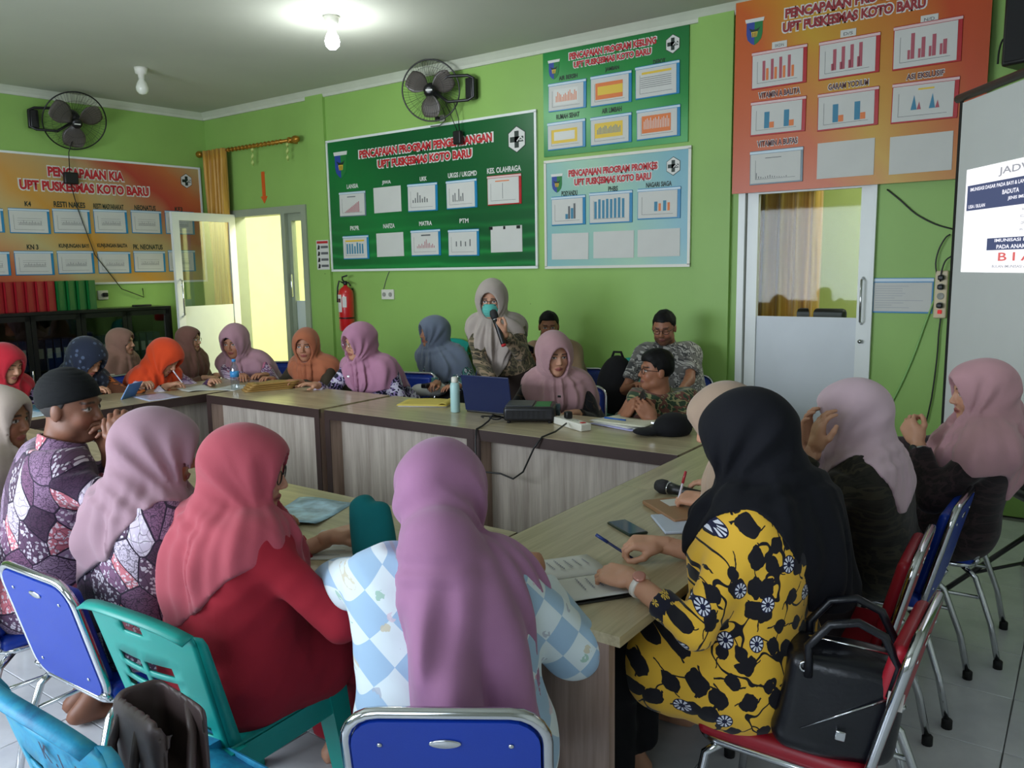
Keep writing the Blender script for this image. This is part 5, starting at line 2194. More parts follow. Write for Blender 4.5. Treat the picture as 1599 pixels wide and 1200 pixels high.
def person(key, label, head, pelvis, face, look, skin='mid', top=None, bottom=None, hijab=None, hair=None, female=True, q=.010,
           hands=None, eyes='open', fat=1.0, hs=1.0, glasses=None, standing=False, sleeve=.86, top_hem=-.10, cuff=None, collar=False,
           stubble=0.0, mask=None, seed=1, skirt_len=.12, knee=.42, feet=False, kneegap=.10, group='people in the meeting', tunic=0.0, hq=None, wrinkle=.006, legs=True, cap_mat=None, watch=None, cuff_mat=None, foot_z=0.0, sw=None, slr=1.0):
    Wv = Waves(seed, 16, 7)
    Wb = Waves(seed + 50, 34, 7)
    Wl = Waves(seed + 90, 7, 5)
    head = np.asarray(head, float)
    pel = np.asarray(pelvis if len(pelvis) == 3 else (*pelvis, .56), float)
    rx, fy = heading(face)
    up = np.array([0, 0, 1.0])
    HR = head_frame(*look)
    nb = head + hs * (HR @ np.array([0, -.045, -.10]) * .6 + np.array([0, 0, -.085]) - fy * .018)
    spine = nb - pel
    L = np.linalg.norm(spine)
    su = spine / L
    sf = unit(np.cross(su, rx))
    base = np.array([pel[0], pel[1], 0.0])
    Rz = np.stack([rx, fy, up], 1)

    def loc(V):
        return (V - base) @ Rz
    root = empty('person', tuple(base), R_(face), label=label, cat='person', group=group)

    def T(x, y, s):
        return pel + rx * x + sf * y + su * (s * L)
    sw = sw or (.165 if female else .19)
    f_ = fat
    g = .006

    def torso(inf, k=.07):
        p = [cap(T(-.085, 0, .0), T(.085, 0, .0), .125 * f_ + inf), cap(T(-.06, .015, .24), T(.06, .015, .24), .118 * f_ + inf),
             cap(T(-.07, .005, .45), T(.07, .005, .45), .106 * f_ + inf), cap(T(-.085, .005, .68), T(.085, .005, .68), .108 * f_ + inf),
             cap(T(-.10, -.005, .84), T(.10, -.005, .84), .074 * f_ + inf), cap(T(-sw + .03, -.005, .885), T(sw - .03, -.005, .885), .052 + inf),
             cap(T(0, -.01, .97), T(-.09, -.005, .91), .05 + inf), cap(T(0, -.01, .97), T(.09, -.005, .91), .05 + inf)]
        if female:
            p += [ell(T(.072, .085, .62), (.066 + inf,) * 3), ell(T(-.072, .085, .62), (.066 + inf,) * 3)]
        return p
    SR, SL = T(sw, -.005, .87), T(-sw, -.005, .87)
    l1, l2 = (.275, .235) if female else (.30, .25)
    hands = hands or {}
    arms = {}
    for sd, S, sg in (('R', SR, 1), ('L', SL, -1)):
        h = hands.get(sd)
        if h is None:
            w = pel + fy * .30 + rx * sg * .09 + up * .10
            h = dict(w=w, d=fy + np.array([0, 0, -.2]), n=up)
        w = np.asarray(h['w'], float)
        dv = w - S
        dd = np.linalg.norm(dv)
        mx = (l1 + l2) * .985
        if dd > mx:
            k_ = dd / mx                    # reach a little further by stretching evenly, else clamp
            st = min(k_, 1.12)
            A, B2 = l1 * st, l2 * st
            if dd > (A + B2) * .985:
                w = S + dv / dd * (A + B2) * .985
                dd = (A + B2) * .985
        else:
            A, B2 = l1, l2
        u = unit(w - S)
        hint = np.asarray(h.get('e', -fy * .3 + rx * sg * .6 - up), float)
        pp = unit(hint - u * (hint @ u))
        a_l = (A * A - B2 * B2 + dd * dd) / (2 * dd)
        hh = math.sqrt(max(0, A * A - a_l * a_l))
        E = S + u * a_l + pp * hh
        HF = frame_from(unit(h.get('d', w - E)) * .62 + unit(w - E) * .38, h.get('n', up))
        arms[sd] = dict(S=S, E=E, W=w, HF=HF, h=h, sg=sg)
    # ---------------- legs
    hipz = pel[2] - .02
    lg = []
    for sg in (1, -1):
        hp = pel + rx * sg * .085 + np.array([0, 0, -.02])
        if standing:
            kn = pel + rx * sg * .08 + fy * .02
            kn[2] = .46
            an = pel + rx * sg * .08
            an[2] = .07
        else:
            kn = np.array([pel[0], pel[1], 0]) + fy * knee + rx * sg * kneegap
            kn[2] = .50
            an = np.array([pel[0], pel[1], 0]) + fy * (knee - .02) + rx * sg * kneegap * .9
            if feet:
                an = np.array([pel[0], pel[1], 0]) + fy * (knee - .30) + rx * sg * .05
                kn[2] = .46
            an[2] = .07 + foot_z
        lg.append((hp, kn, an, sg))

    # ---------------- body (skin)
    skc = SK[skin]
    parts, cols = [], []
    hf = head_sdf(ears=hijab is None, female=female)
    hb = .0044 if hq is None else hq

    def fh(P):
        return hf((P - head) @ HR.astype(F32) / F32(hs)) * hs
    r_ = .135 * hs
    V, Fq = mesh_sdf(fh, head - [r_, r_, r_ + .05], head + [r_, r_, r_], hb)
    parts.append((V, Fq))
    ql = (V - head) @ HR / hs
    cols.append(head_colors(ql, skc, eyes, stubble=stubble, lip=(150, 74, 72) if female else (128, 76, 68)))
    for sd, a in arms.items():
        if a['h'].get('hide'):
            continue
        hs_ = hand_sdf(sd, a['h'].get('curl', (.35, .45, .35)), a['h'].get('thumb', .5), a['h'].get('spread', .06), a['h'].get('fing'))
        k_ = .93 if female else 1.06

        def fhand(P, a=a, hs_=hs_, k_=k_):
            return hs_((P - a['W']).astype(F32) @ a['HF'].astype(F32) / F32(k_)) * k_
        hb2 = a['h'].get('vox', .005)
        V, Fq = mesh_sdf(fhand, a['W'] - .19, a['W'] + .19, hb2)
        parts.append((V, Fq))
        c = np.tile(lin(skc), (len(V), 1))
        # knuckle and nail tint
        cols.append(c * (1 + .06 * np.sin(V[:, :1] * 300) * 0))
    bp = torso(-.016)
    fp = union(bp, .07)
    ap = []
    for sd, a in arms.items():
        ap += [cap(a['S'], a['E'], .043, .036), cap(a['E'], a['W'], .037, .0275)]
    lp = []
    for hp, kn, an, sg in lg:
        lp += [cap(hp, kn, .075, .055), cap(kn, an, .05, .036)]
        ft = an + fy * .0
        lp += [cap(an + np.array([0, 0, -.03]) - fy * .035, an + fy * .13 + np.array([0, 0, -.045]), .032, .022)]
    allp = bp + ap + (lp if legs else [])
    fb = union(allp, .03)
    lo = np.min([head - .1, pel - .25] + [a['W'] - .1 for a in arms.values()] + [l_[2] - .12 for l_ in lg] + [l_[1] - .12 for l_ in lg], 0)
    hi = np.max([nb + .15, pel + .25] + [a['W'] + .1 for a in arms.values()] + [a['E'] + .1 for a in arms.values()] + [l_[1] + .12 for l_ in lg] + [l_[2] + .2 for l_ in lg], 0)
    lo = np.minimum(lo, np.min([a['E'] - .1 for a in arms.values()], 0))
    V, Fq = mesh_sdf(fb, lo, hi, .015 if feet or q < .007 else .021)
    parts.append((V, Fq))
    cols.append(np.tile(lin(skc), (len(V), 1)))
    np_mesh('body', parts, [M_SKIN], loc, colors=np.concatenate(cols), parent=root)

    # ---------------- top garment
    if top is not None:
        tp = torso(.012)
        ft = union(tp, .075)
        sl = []
        for sd, a in arms.items():
            dE = a['W'] - a['E']
            if sleeve > .3:
                ce = a['E'] + dE * sleeve
                sl.append((cap(a['S'], a['E'], .060 * (.6 + .4 * slr), .052 * slr), cap(a['E'], ce + unit(dE) * .06, .052 * slr, .042), ce, unit(dE)))
            else:
                dS = a['E'] - a['S']
                ce = a['S'] + dS * .72
                sl.append((cap(a['S'], ce + unit(dS) * .06, .062, .062), None, ce, unit(dS)))
        hemz = pel[2] + top_hem
        cz = nb[2] + (.035 if not collar else .01)
        thp = [cap(hp, hp + (kn - hp) * max(tunic, .05), .115 * f_ + .016, .100 * f_ + .016) for hp, kn, an, sg in lg] if tunic > 0 else []

        def ftop(P):
            d = ft(P)
            if thp:
                for c_ in thp:
                    d = smin(d, c_(P), .06)
            q_ = (P - hd32)
            for up_, fo_, ce, dr in sl:
                e = up_(P)
                if fo_ is not None:
                    e = smin(e, fo_(P), .02)
                e = smax(e, (P - ce.astype(F32)) @ dr.astype(F32), .004)
                d = smin(d, e, .03)
            d = d - wrinkle * (Wv(P) * .8 + Wb.crease(P) * .9 - .4)
            d = smax(d, hemz - P[:, 2], .01)
            nd = np.sqrt(((P - nb.astype(F32)) ** 2)[:, :2].sum(1))
            d = smax(d, (P[:, 2] - cz) - .25 * (nd - .06), .008)
            return d
        hd32 = head.astype(F32)
        lo = np.min([pel - .22 * f_, nb - .25] + [np.minimum(a['E'], a['W']) - .09 for a in arms.values()] + ([l_[1] - .14 for l_ in lg] if tunic else []), 0)
        hi = np.max([pel + .22 * f_, nb + .25] + [np.maximum(a['E'], a['W']) + .09 for a in arms.values()] + ([l_[1] + .14 for l_ in lg] if tunic else []), 0)
        lo[2] = max(lo[2], hemz - .02)
        hi[2] = min(max(hi[2], nb[2]), max(cz + .09, max(np.maximum(a['E'], a['W'])[2] for a in arms.values()) + .09))
        V, Fq = mesh_sdf(ftop, lo, hi, q)
        mats, midx = [top], None
        if cuff_mat is not None:
            mats = [top, cuff_mat]
            cu = [(ce, dr, a['E'], a['W']) for (_, _, ce, dr), a in zip(sl, arms.values())]

            def midx(C_):
                r = np.zeros(len(C_))
                for ce, dr, E_, W_ in cu:
                    dd_ = (C_ - ce) @ dr
                    r = np.where((dd_ > -.06) & (np.linalg.norm(C_ - ce, axis=1) < .10), 1, r)
                # front facing with a printed band
                Lc = loc(C_)
                r = np.where((Lc[:, 1] > .12) & (np.abs(Lc[:, 0] + .02) < .05) & (Lc[:, 2] < .60) , 1, r)
                return r
        np_mesh('top_garment', [(V, Fq)], mats, loc, parent=root, midx=midx)
        if collar:
            tor_c = nb + up * .012 + fy * .008

            def fcol(P):
                p = P - tor_c.astype(F32)
                a1 = p @ rx.astype(F32)
                b1 = p @ fy.astype(F32)
                zz = p[:, 2] + .35 * b1
                rr = np.sqrt((a1 / 1.05) ** 2 + b1 ** 2)
                w_ = np.clip(zz, -.022, .022)
                d = np.sqrt((rr - .073 + .25 * w_) ** 2 + (zz - w_) ** 2) - .006
                gap = np.abs(a1) - .012
                return np.where(b1 > .03, np.maximum(d, -gap * .8), d)
            V, Fq = mesh_sdf(fcol, tor_c - .12, tor_c + .12, .006)
            np_mesh('collar', [(V, Fq)], [top], loc, parent=root)
    # ---------------- lower garment
    if bottom is not None:
        if female:
            pr = [cap(hp, kn, .115 * f_, .095) for hp, kn, an, sg in lg] + [cap(kn, an, .095, .085) for hp, kn, an, sg in lg] + [cap(T(-.085, 0, -.02), T(.085, 0, -.02), .128 * f_)]
            fs = union(pr, .09)
        else:
            pr = [cap(hp, kn, .098, .078) for hp, kn, an, sg in lg] + [cap(kn, an, .075, .062) for hp, kn, an, sg in lg] + [cap(T(-.085, 0, -.02), T(.085, 0, -.02), .125 * f_)]
            fs = union(pr, .04)

        def fbot(P):
            d = fs(P) - .008 * (Wv(P) * .7 + Wb.crease(P) - .5)
            d = smax(d, skirt_len - P[:, 2], .01)
            return smax(d, P[:, 2] - (pel[2] + .10), .01)
        lo = np.min([pel - .2 * f_] + [l_[1] - .15 for l_ in lg] + [l_[2] - .15 for l_ in lg], 0)
        hi = np.max([pel + .2 * f_] + [l_[1] + .15 for l_ in lg] + [l_[2] + .15 for l_ in lg], 0)
        V, Fq = mesh_sdf(fbot, lo, hi, max(q, .016))
        np_mesh('skirt' if female else 'trousers', [(V, Fq)], [bottom], loc, parent=root)
    # ---------------- head scarf
    if hijab is not None:
        hj = dict(front=-.22, back=-.24, side=-.16, skew=0.0, vol=1.0, amp=.006, n=9, open=(.059, .092, -.024), extra=[], peak=1.0, kx=.05, infl=.022, mat=None, q=q, hemw=0.0, slant=0.0, tail=0.0, arm=.0, cutL=(0, 0), cutR=(0, 0))
        hj.update(hijab)
        vol = hj['vol'] * hs
        hp_ = [ell((0, -.016, .022), (.094 * vol, .122 * vol, .112 * vol)), ell((0, .016, -.030), (.080 * vol, .070 * vol, .112 * vol)),
               ell((0, .046, .058), (.064 * vol, .044 * vol, .040 * vol * hj['peak'])), cap((0, -.045, -.04), (0, -.060, -.14), .066 * vol, .064 * vol)]
        hu = union(hp_, .04)
        cp = torso(0.0)
        if hj['arm']:
            cp = cp + [cap(SR, SR + (arms['R']['E'] - SR) * hj['arm'], .062, .056), cap(SL, SL + (arms['L']['E'] - SL) * hj['arm'], .062, .056)]
        fc = union(cp, hj['kx'])
        chin = head + HR @ np.array([0, .035, -.115]) * hs
        drape = cap(chin + up * .02 - fy * .01, T(0, .075, .80), .052, .085)
        backd = cap(head + HR @ np.array([0, -.06, -.07]) * hs, T(0, -.045, .82), .062, .075)
        nbl = nb.astype(F32)
        ex = [(cap(a_, b_, r1, r2), k_) for (a_, b_, r1, r2, k_) in hj['extra']]
        rx32, fy32 = rx.astype(F32), fy.astype(F32)
        chin32 = chin.astype(F32)
        HR32 = HR.astype(F32)
        ow, oh, oz = hj['open']
        hd32 = head.astype(F32)

        def fhij(P):
            p = P - nbl
            lx, ly = p @ rx32, p @ fy32
            r2 = np.sqrt(lx * lx + ly * ly) + 1e-4
            cs, sn = ly / r2, lx / r2
            zf = np.where(cs > 0, hj['front'], hj['back'])
            zh = hj['side'] * sn * sn + zf * cs * cs + hj['skew'] * lx + hj['slant'] * ly + .005 * np.sin(np.arctan2(lx, ly) * 7 + seed)
            zh = zh + hj['cutL'][0] * np.maximum(0, -lx - hj['cutL'][1]) + hj['cutR'][0] * np.maximum(0, lx - hj['cutR'][1])
            if hj['hemw']:
                zh = zh + hj['hemw'] * np.abs(np.sin((lx - ly) * 110))
            ab = p[:, 2] - zh
            inf = .027 + (hj['infl'] - .010) * sstep(0, .14, ab)
            dC = fc(P) - inf
            dC = smin(dC, drape(P) - .4 * inf, .06)
            dC = smin(dC, backd(P) - .2 * inf, .06)
            for e_, k_ in ex:
                dC = smin(dC, e_(P), k_)
            # folds that fan out from under the chin
            pc = P - chin32
            th = np.arctan2(pc @ rx32, pc @ fy32 + .02)
            dn = sstep(.04, .30, -pc[:, 2] + .15)
            fold = np.sin(hj['n'] * th + 2.6 * Wl(P) + seed) + .5 * np.sin(hj['n'] * 2.3 * th + 3.4 * Wl(P * 1.7) + 2 * seed)
            dC = dC - hj['amp'] * 1.5 * dn * fold * (.35 + .65 * sstep(0, .10, ab))
            dC = smax(dC, -ab * .8, .006)
            ql = (P - hd32) @ HR32 / F32(hs)
            dH = hu(ql) * hs
            # tension folds running back from the chin over the side of the head
            ph = np.arctan2(ql[:, 2] + .125, -(ql[:, 1] - .075))
            sd_ = sstep(.015, .06, np.abs(ql[:, 0]))
            dH = dH - hj['amp'] * .62 * sd_ * (np.sin(14 * ph + 2.6 * Wl(P * 1.3)) + .5 * (1 - 2 * np.abs(np.sin(9 * ph + 2 * Wl(P * 1.6))))) * sstep(.12, .0, ql[:, 2])
            d = smin(dH, dC, .03)
            nk = np.exp(-((ql[:, 2] + .135) / .05) ** 2)
            d = d - .0025 * Wv(P) - .0045 * nk * sstep(.20, .10, np.abs(ql[:, 0])) * np.sin(95 * (ql[:, 2] + .45 * ql[:, 1]) + 5 * Wl(P * 1.5))
            op = (np.sqrt((ql[:, 0] / ow) ** 2 + ((ql[:, 2] - oz) / oh) ** 2) - 1) * min(ow, oh)
            op = np.maximum(op, np.maximum(.012 - ql[:, 1], ql[:, 1] - .19))
            return smax(d, -op, .006)
        lo = np.min([head - .17 * hs, nb - .30, SR - .12, SL - .12] + [np.minimum(a_, b_) - max(r1, r2) for (a_, b_, r1, r2, k_) in hj['extra']], 0)
        hi = np.max([head + .17 * hs, nb + .30, SR + .12, SL + .12] + [np.maximum(a_, b_) + max(r1, r2) for (a_, b_, r1, r2, k_) in hj['extra']], 0)
        lo[2] = min(lo[2], nb[2] + min(hj['front'], hj['back'], hj['side']) - .1)
        V, Fq = mesh_sdf(fhij, lo, hi, hj['q'])
        V = relax(V, Fq, 1, .4)
        np_mesh('head_scarf', [(V, Fq)], [hj['mat']], loc, parent=root)
        if hj.get('brooch') is not None:
            bp_ = head + HR @ np.array(hj['brooch']) * hs
            b = MB().rbox(-.012, .012, -.004, .004, -.008, .008, .002, seg=1)
            o = b.build('brooch', M_CHROME, root)
            o.matrix_parent_inverse = Matrix()
            o.location = tuple(loc(bp_))
        if hj.get('inner') is not None:
            def fin(P):
                ql = (P - hd32) @ HR32 / F32(hs)
                d = ell((0, -.010, .030), (.080, .100, .090))(ql)
                op = (np.sqrt((ql[:, 0] / .050) ** 2 + ((ql[:, 2] + .03) / .082) ** 2) - 1) * .05
                return smax(smax(d, -op, .004), -.03 - ql[:, 2], .004) * hs
            V, Fq = mesh_sdf(fin, head - .12, head + .14, .006)
            np_mesh('under_cap', [(V, Fq)], [hj['inner']], loc, parent=root)
    # ---------------- hair or cap
    if hair is not None:
        wn = Waves(seed + 7, 140, 8)

        def fhair(P):
            ql = (P - head.astype(F32)) @ HR.astype(F32) / F32(hs)
            d = ell((0, -.016, .036), (.0815, .099, .090))(ql)
            for e_, k_ in hair.get('extra', []):
                d = smin(d, e_(ql), k_)
            # hairline: forehead, temples, above the ears, nape
            line = (ql[:, 2] - hair.get('line', .058)) + .55 * np.minimum(0, -(ql[:, 1] - .062)) * 0
            keep = np.maximum(ql[:, 1] * 1.0 - .052 - .25 * (ql[:, 2] - .05), 0) * 0
            lz = hair.get('line', .056) - sstep(.055, -.03, ql[:, 1]) * hair.get('drop', .095) - .02 * sstep(.05, .07, np.abs(ql[:, 0])) * (ql[:, 1] > .03)
            d = smax(d, lz - ql[:, 2], .006)
            return (d - .0022 * wn(P)) * hs
        V, Fq = mesh_sdf(fhair, head - .15 * hs, head + .17 * hs, .0045)
        np_mesh('hair', [(V, Fq)], [hair['mat']], loc, parent=root)
    if cap_mat is not None:
        def fcap(P):
            ql = (P - head.astype(F32)) @ HR.astype(F32) / F32(hs)
            d = ell((0, -.014, .040), (.086, .106, .098))(ql)
            band = ql[:, 2] - (.020 + .28 * ql[:, 1] + .0)
            rib = .0012 * np.sin(ql[:, 2] * 520)
            return smax(d - rib, -band, .006) * hs
        V, Fq = mesh_sdf(fcap, head - .16 * hs, head + .17 * hs, .005)
        np_mesh('knitted_cap', [(V, Fq)], [cap_mat], loc, parent=root)
    if mask is not None:
        def fmask(P):
            ql = (P - head.astype(F32)) @ HR.astype(F32) / F32(hs)
            d = smin(ell((0, .022, -.045), (.066, .082, .075))(ql), ell((0, .075, -.038), (.03, .04, .03))(ql), .03)
            d = d - .0012 * np.sin(ql[:, 2] * 380)
            z_ = ql[:, 2]
            d = smax(d, z_ + .006 + .10 * np.abs(ql[:, 0]), .004)
            d = smax(d, -.100 - z_, .006)
            return smax(d, .028 - ql[:, 1], .004) * hs
        V, Fq = mesh_sdf(fmask, head - .16, head + .16, .0045)
        np_mesh('face_mask', [(V, Fq)], [mask], loc, parent=root)
    if glasses is not None:
        b = MB()
        fr = glasses if isinstance(glasses, dict) else {}
        yb_ = .094
        for s in (-1, 1):
            b.tube([(s * .0335 + .0235 * math.cos(a), yb_ - .10 * abs(s * .0335 + .0235 * math.cos(a)) * .6, .002 + .0185 * math.sin(a)) for a in np.linspace(0, 2 * math.pi, 18, endpoint=False)], .0018, 5, closed=True)
            b.tube([(s * .056, yb_ - .006, .008), (s * .070, yb_ - .03, .008), (s * .080, .0, .006)], .0018, 5)
        b.tube([(-.011, yb_, .006), (0, yb_ + .003, .009), (.011, yb_, .006)], .0018, 5)
        o = b.build('glasses', M_BLKM if not fr.get('metal') else M_CHROME, root)
        Mh = Matrix([[*(HR[i] * hs), head[i]] for i in range(3)] + [[0, 0, 0, 1]])
        bw = Matrix.Translation(tuple(base)) @ Matrix.Rotation(R_(face), 4, 'Z')
        o.matrix_local = bw.inverted() @ Mh
    if watch is not None:
        a = arms[watch['hand']]
        du = unit(a['W'] - a['E'])
        c = a['W'] - du * .035
        r0 = .031
        Mw = frame_from(du, a['HF'][:, 2])
        Mx = Matrix([[Mw[i, 0], Mw[i, 2], Mw[i, 1], c[i]] for i in range(3)] + [[0, 0, 0, 1]])
        b = MB().lathe([(r0, -.008), (r0 + .003, -.007), (r0 + .003, .007), (r0, .008)], 24)
        bw = Matrix.Translation(tuple(base)) @ Matrix.Rotation(R_(face), 4, 'Z')
        o = b.build('wristwatch', watch['strap'], root)
        o.matrix_local = bw.inverted() @ Mx
        dl = MB().lathe([(.016, 0), (.018, .003), (.018, .008), (.014, .0095)], 20, mtx=Matrix.Translation((0, r0 + .001, 0)) @ Matrix.Rotation(-math.pi / 2, 4, 'X'))
        dl.build('dial', watch['dial'], o)
    PEOPLE[key] = dict(root=root, arms=arms, head=head, HR=HR, nb=nb, T=T)
    return root
# ------------------------------------------------------------------ the people
H = lambda rgb, n: cloth('scarf_' + n, rgb)
BLK = cloth('black_cloth', (18, 18, 22))
DKSK = cloth('dark_skirt', (34, 30, 34))
TZ = DH  # table height


def hand(w, d, n=(0, 0, 1), **kw):
    return dict(w=np.array(w, float), d=np.array(d, float), n=np.array(n, float), **kw)


HAIR = plain('black_hair', (11, 10, 10), .6, var=.1, spec=.2)

# --- near row, seen from behind
person('patch', 'woman in long mauve head scarf and pale blue patchwork shirt, seen from behind', at_d(690, 778, 2.05), (-1.165, 1.365, .55), 30, (22, -12, 0), 'mid', hq=.006,
       top=B_CHECK, bottom=cloth('pale_skirt', (170, 186, 206)), q=.0075, fat=1.12, hs=1.06, seed=3, top_hem=-.14, eyes='down', wrinkle=.010, sleeve=.84, tunic=.3, slr=1.45,
       hijab=dict(mat=H((160, 112, 146), 'mauve'), front=-.2, back=-.42, side=-.10, skew=-.35, cutL=(6.0, .015), vol=1.06, amp=.014, n=10, infl=.026, q=.0068,
                  extra=[(V3(-1.19, 1.36, 1.02), V3(-1.02, 1.22, .62), .09, .075, .08)]),
       hands=dict(L=hand((-1.47, 1.62, .82), (.2, .9, .1), (0, .3, 1), curl=(.5, .6, .4), e=(-1, -.7, -.25)), R=hand((-1.20, 1.76, .82), (-.6, .8, 0), curl=(.4, .4, .3), e=(.7, -.1, -.7))))
person('rose', 'woman in rose head scarf and red dress with glasses, seated on the teal chair', at_d(388, 738, 2.25), (-1.95, 1.31, .55), -8, (-50, -8, 0), 'light',
       top=cloth('red_dress', (150, 30, 44)), bottom=cloth('red_dress_skirt', (142, 28, 42)), q=.0075, fat=1.12, seed=5, glasses={}, tunic=.5, top_hem=-.16, wrinkle=.010, sleeve=.70,
       hijab=dict(mat=H((166, 72, 84), 'rose'), front=-.26, back=-.24, side=-.19, skew=.62, vol=1.05, amp=.007, n=9, q=.0068, hemw=.006, brooch=(.06, .06, -.11)),
       hands=dict(R=hand((-1.50, 1.60, .80), (.55, .8, -.05), (0, 0, 1), curl=(.3, .4, .3), vox=.004), L=hand((-1.95, 1.70, .80), (.3, .9, 0))),
       watch=dict(hand='R', strap=plain('bracelet_brown', (110, 50, 40), .4), dial=M_BRONZE))
person('mauvenear', 'woman in dusty mauve head scarf and purple batik blouse seated on the blue chair', at_d(248, 708, 2.4), (-2.46, 1.31, .55), -4, (-34, -10, 4), 'mid',
       top=B_PURPLE, bottom=DKSK, q=.008, seed=8, fat=1.08, tunic=.3, top_hem=-.14, feet=True, skirt_len=.30,
       hijab=dict(mat=H((158, 126, 138), 'dusty'), front=-.2, back=-.14, side=-.08, skew=.75, vol=1.05, amp=.009, n=8, q=.007),
       hands=dict(R=hand((-2.25, 1.68, .80), (.2, .9, 0)), L=hand((-2.60, 1.66, .80), (.3, .9, 0))))
person('capman', 'man in black knitted cap and purple patchwork batik shirt resting his hands before his mouth', at_d(112, 637, 2.75), (-3.02, 1.25, .55), -18, (-58, -4, 0), 'dark', female=False,
       top=B_PURPLE, bottom=cloth('dark_trousers', (30, 30, 36)), q=.0085, seed=11, fat=1.12, collar=True, feet=True, skirt_len=.18, hair=dict(mat=plain('grey_hair', (44, 40, 38), .6), line=.07, drop=.12), cap_mat=cloth('cap_knit', (14, 16, 18)), hs=1.0, stubble=.25,
       hands=dict(R=hand(at_d(196, 700, 2.66), (-.18, .05, 1), (.6, -.6, 0), curl=(.7, 1.0, .6), thumb=.3, vox=.004, e=(.5, .2, -1)), L=hand(at_d(172, 712, 2.8), (.05, .05, 1), (.2, .9, 0), curl=(.7, 1.0, .6), e=(-.3, .5, -1))))
person('edge', 'woman in pale beige head scarf cut off by the picture edge beside the cap man', at_d(2, 655, 3.1), (-3.60, 1.25, .55), -18, (-58, -6, 0), 'tan',
       top=cloth('beige_blouse', (150, 132, 124)), bottom=DKSK, q=.0115, seed=12, hijab=dict(mat=H((176, 160, 148), 'beige_edge'), vol=1.0, amp=.006, n=8, q=.008),
       hands=dict(R=hand((-3.3, 1.66, .80), (.2, .9, 0)), L=hand((-3.6, 1.66, .80), (.3, .9, 0))))

# --- right row
person('yellow', 'woman in long black head scarf and yellow leaf batik tunic with an open notebook', at_d(1165, 692, 2.2), (-.72, 2.13, .56), 92, (84, -18, 0), 'light', hq=.005,
       top=B_YELLOW, cuff_mat=B_NAVYFL, bottom=BLK, q=.0068, seed=15, fat=1.22, hs=1.02, tunic=.5, top_hem=-.26, sleeve=.55, wrinkle=.008, eyes='down',
       hijab=dict(mat=H((16, 17, 24), 'black'), front=-.22, back=-.30, side=.01, skew=.0, vol=1.10, amp=.009, n=8, infl=.03, q=.0068,
                  extra=[(V3(-.60, 2.16, 1.0), V3(-.48, 2.24, .62), .10, .07, .08)]),
       hands=dict(L=hand(at_z(985, 905, .80), (-.85, -.05, -.12), (.0, -.35, 1), curl=(.55, .8, .5), thumb=.6, vox=.0032), R=hand(at_z(1030, 850, .80), (-.75, -.45, -.05), (-.1, -.2, 1), curl=(.75, .9, .5), thumb=.9, vox=.0032)),
       watch=dict(hand='L', strap=plain('white_strap', (222, 216, 206), .4, var=0), dial=plain('rose_gold', (200, 140, 128), .3, metal=.5)))
person('hidden', 'woman in beige head scarf mostly hidden behind the black scarf woman, writing', at_d(1130, 660, 2.66), (-.72, 2.66, .55), 92, (95, -25, 0), 'light', hq=.006,
       top=cloth('beige_top', (150, 130, 112)), bottom=DKSK, q=.0115, seed=17, eyes='down', hijab=dict(mat=H((172, 148, 128), 'beige'), vol=1.0, amp=.006, q=.008, front=-.3),
       hands=dict(L=hand(at_z(1100, 782, .80), (-.8, -.5, -.1), (0, -.3, 1), curl=(.7, .8, .5), thumb=.8, vox=.004), R=hand((-1.12, 2.95, .80), (-.9, -.2, 0))))
person('pale', 'woman in pale pink head scarf resting her face on her raised hands', at_d(1328, 652, 2.85), (-.62, 3.24, .55), 90, (98, -8, 0), 'light', hq=.005,
       top=B_DARKOL, bottom=BLK, q=.0085, seed=19, fat=1.08, tunic=.4, top_hem=-.16,
       hijab=dict(mat=H((198, 172, 182), 'palepink'), front=-.14, back=-.18, side=.01, skew=-.1, vol=1.06, amp=.008, n=9, q=.007, hemw=.004, brooch=(-.05, .07, -.115)),
       hands=dict(L=hand(at_d(1272, 700, 2.75), (.0, -.12, 1), (-.7, -.5, .1), curl=(.25, .5, .4), thumb=.2, vox=.004, e=(-.4, -.4, -1)), R=hand(at_d(1258, 690, 2.9), (.0, -.1, 1), (-.9, .2, 0), curl=(.25, .5, .4), vox=.004, e=(-.3, .6, -1))))
person('farright', 'woman in dusty pink head scarf and dark blouse seated nearest the projection screen', at_d(1530, 615, 3.2), (-.42, 3.84, .56), 95, (112, -4, 0), 'light',
       top=B_MAROON, bottom=BLK, q=.0085, seed=22, fat=1.1, tunic=.4, top_hem=-.16,
       hijab=dict(mat=H((188, 144, 150), 'dustypink'), front=-.22, back=-.28, side=-.12, skew=.1, vol=1.06, arm=.2, amp=.008, n=8, q=.0072, peak=1.15,
                  extra=[(V3(-.30, 3.84, 1.02), V3(-.20, 3.90, .68), .10, .07, .08)]),
       hands=dict(L=hand(at_d(1432, 690, 3.22), (-.5, .2, .6), (-.5, -.8, .2), curl=(.8, .9, .5), thumb=.6, vox=.004, e=(0, -.5, -1)), R=hand((-.85, 4.0, .80), (-.8, -.3, 0))),
       watch=dict(hand='L', strap=M_CHROME, dial=M_BLKM))

# --- back row
def by(px, py, y):
    return at_y(px, py, y)


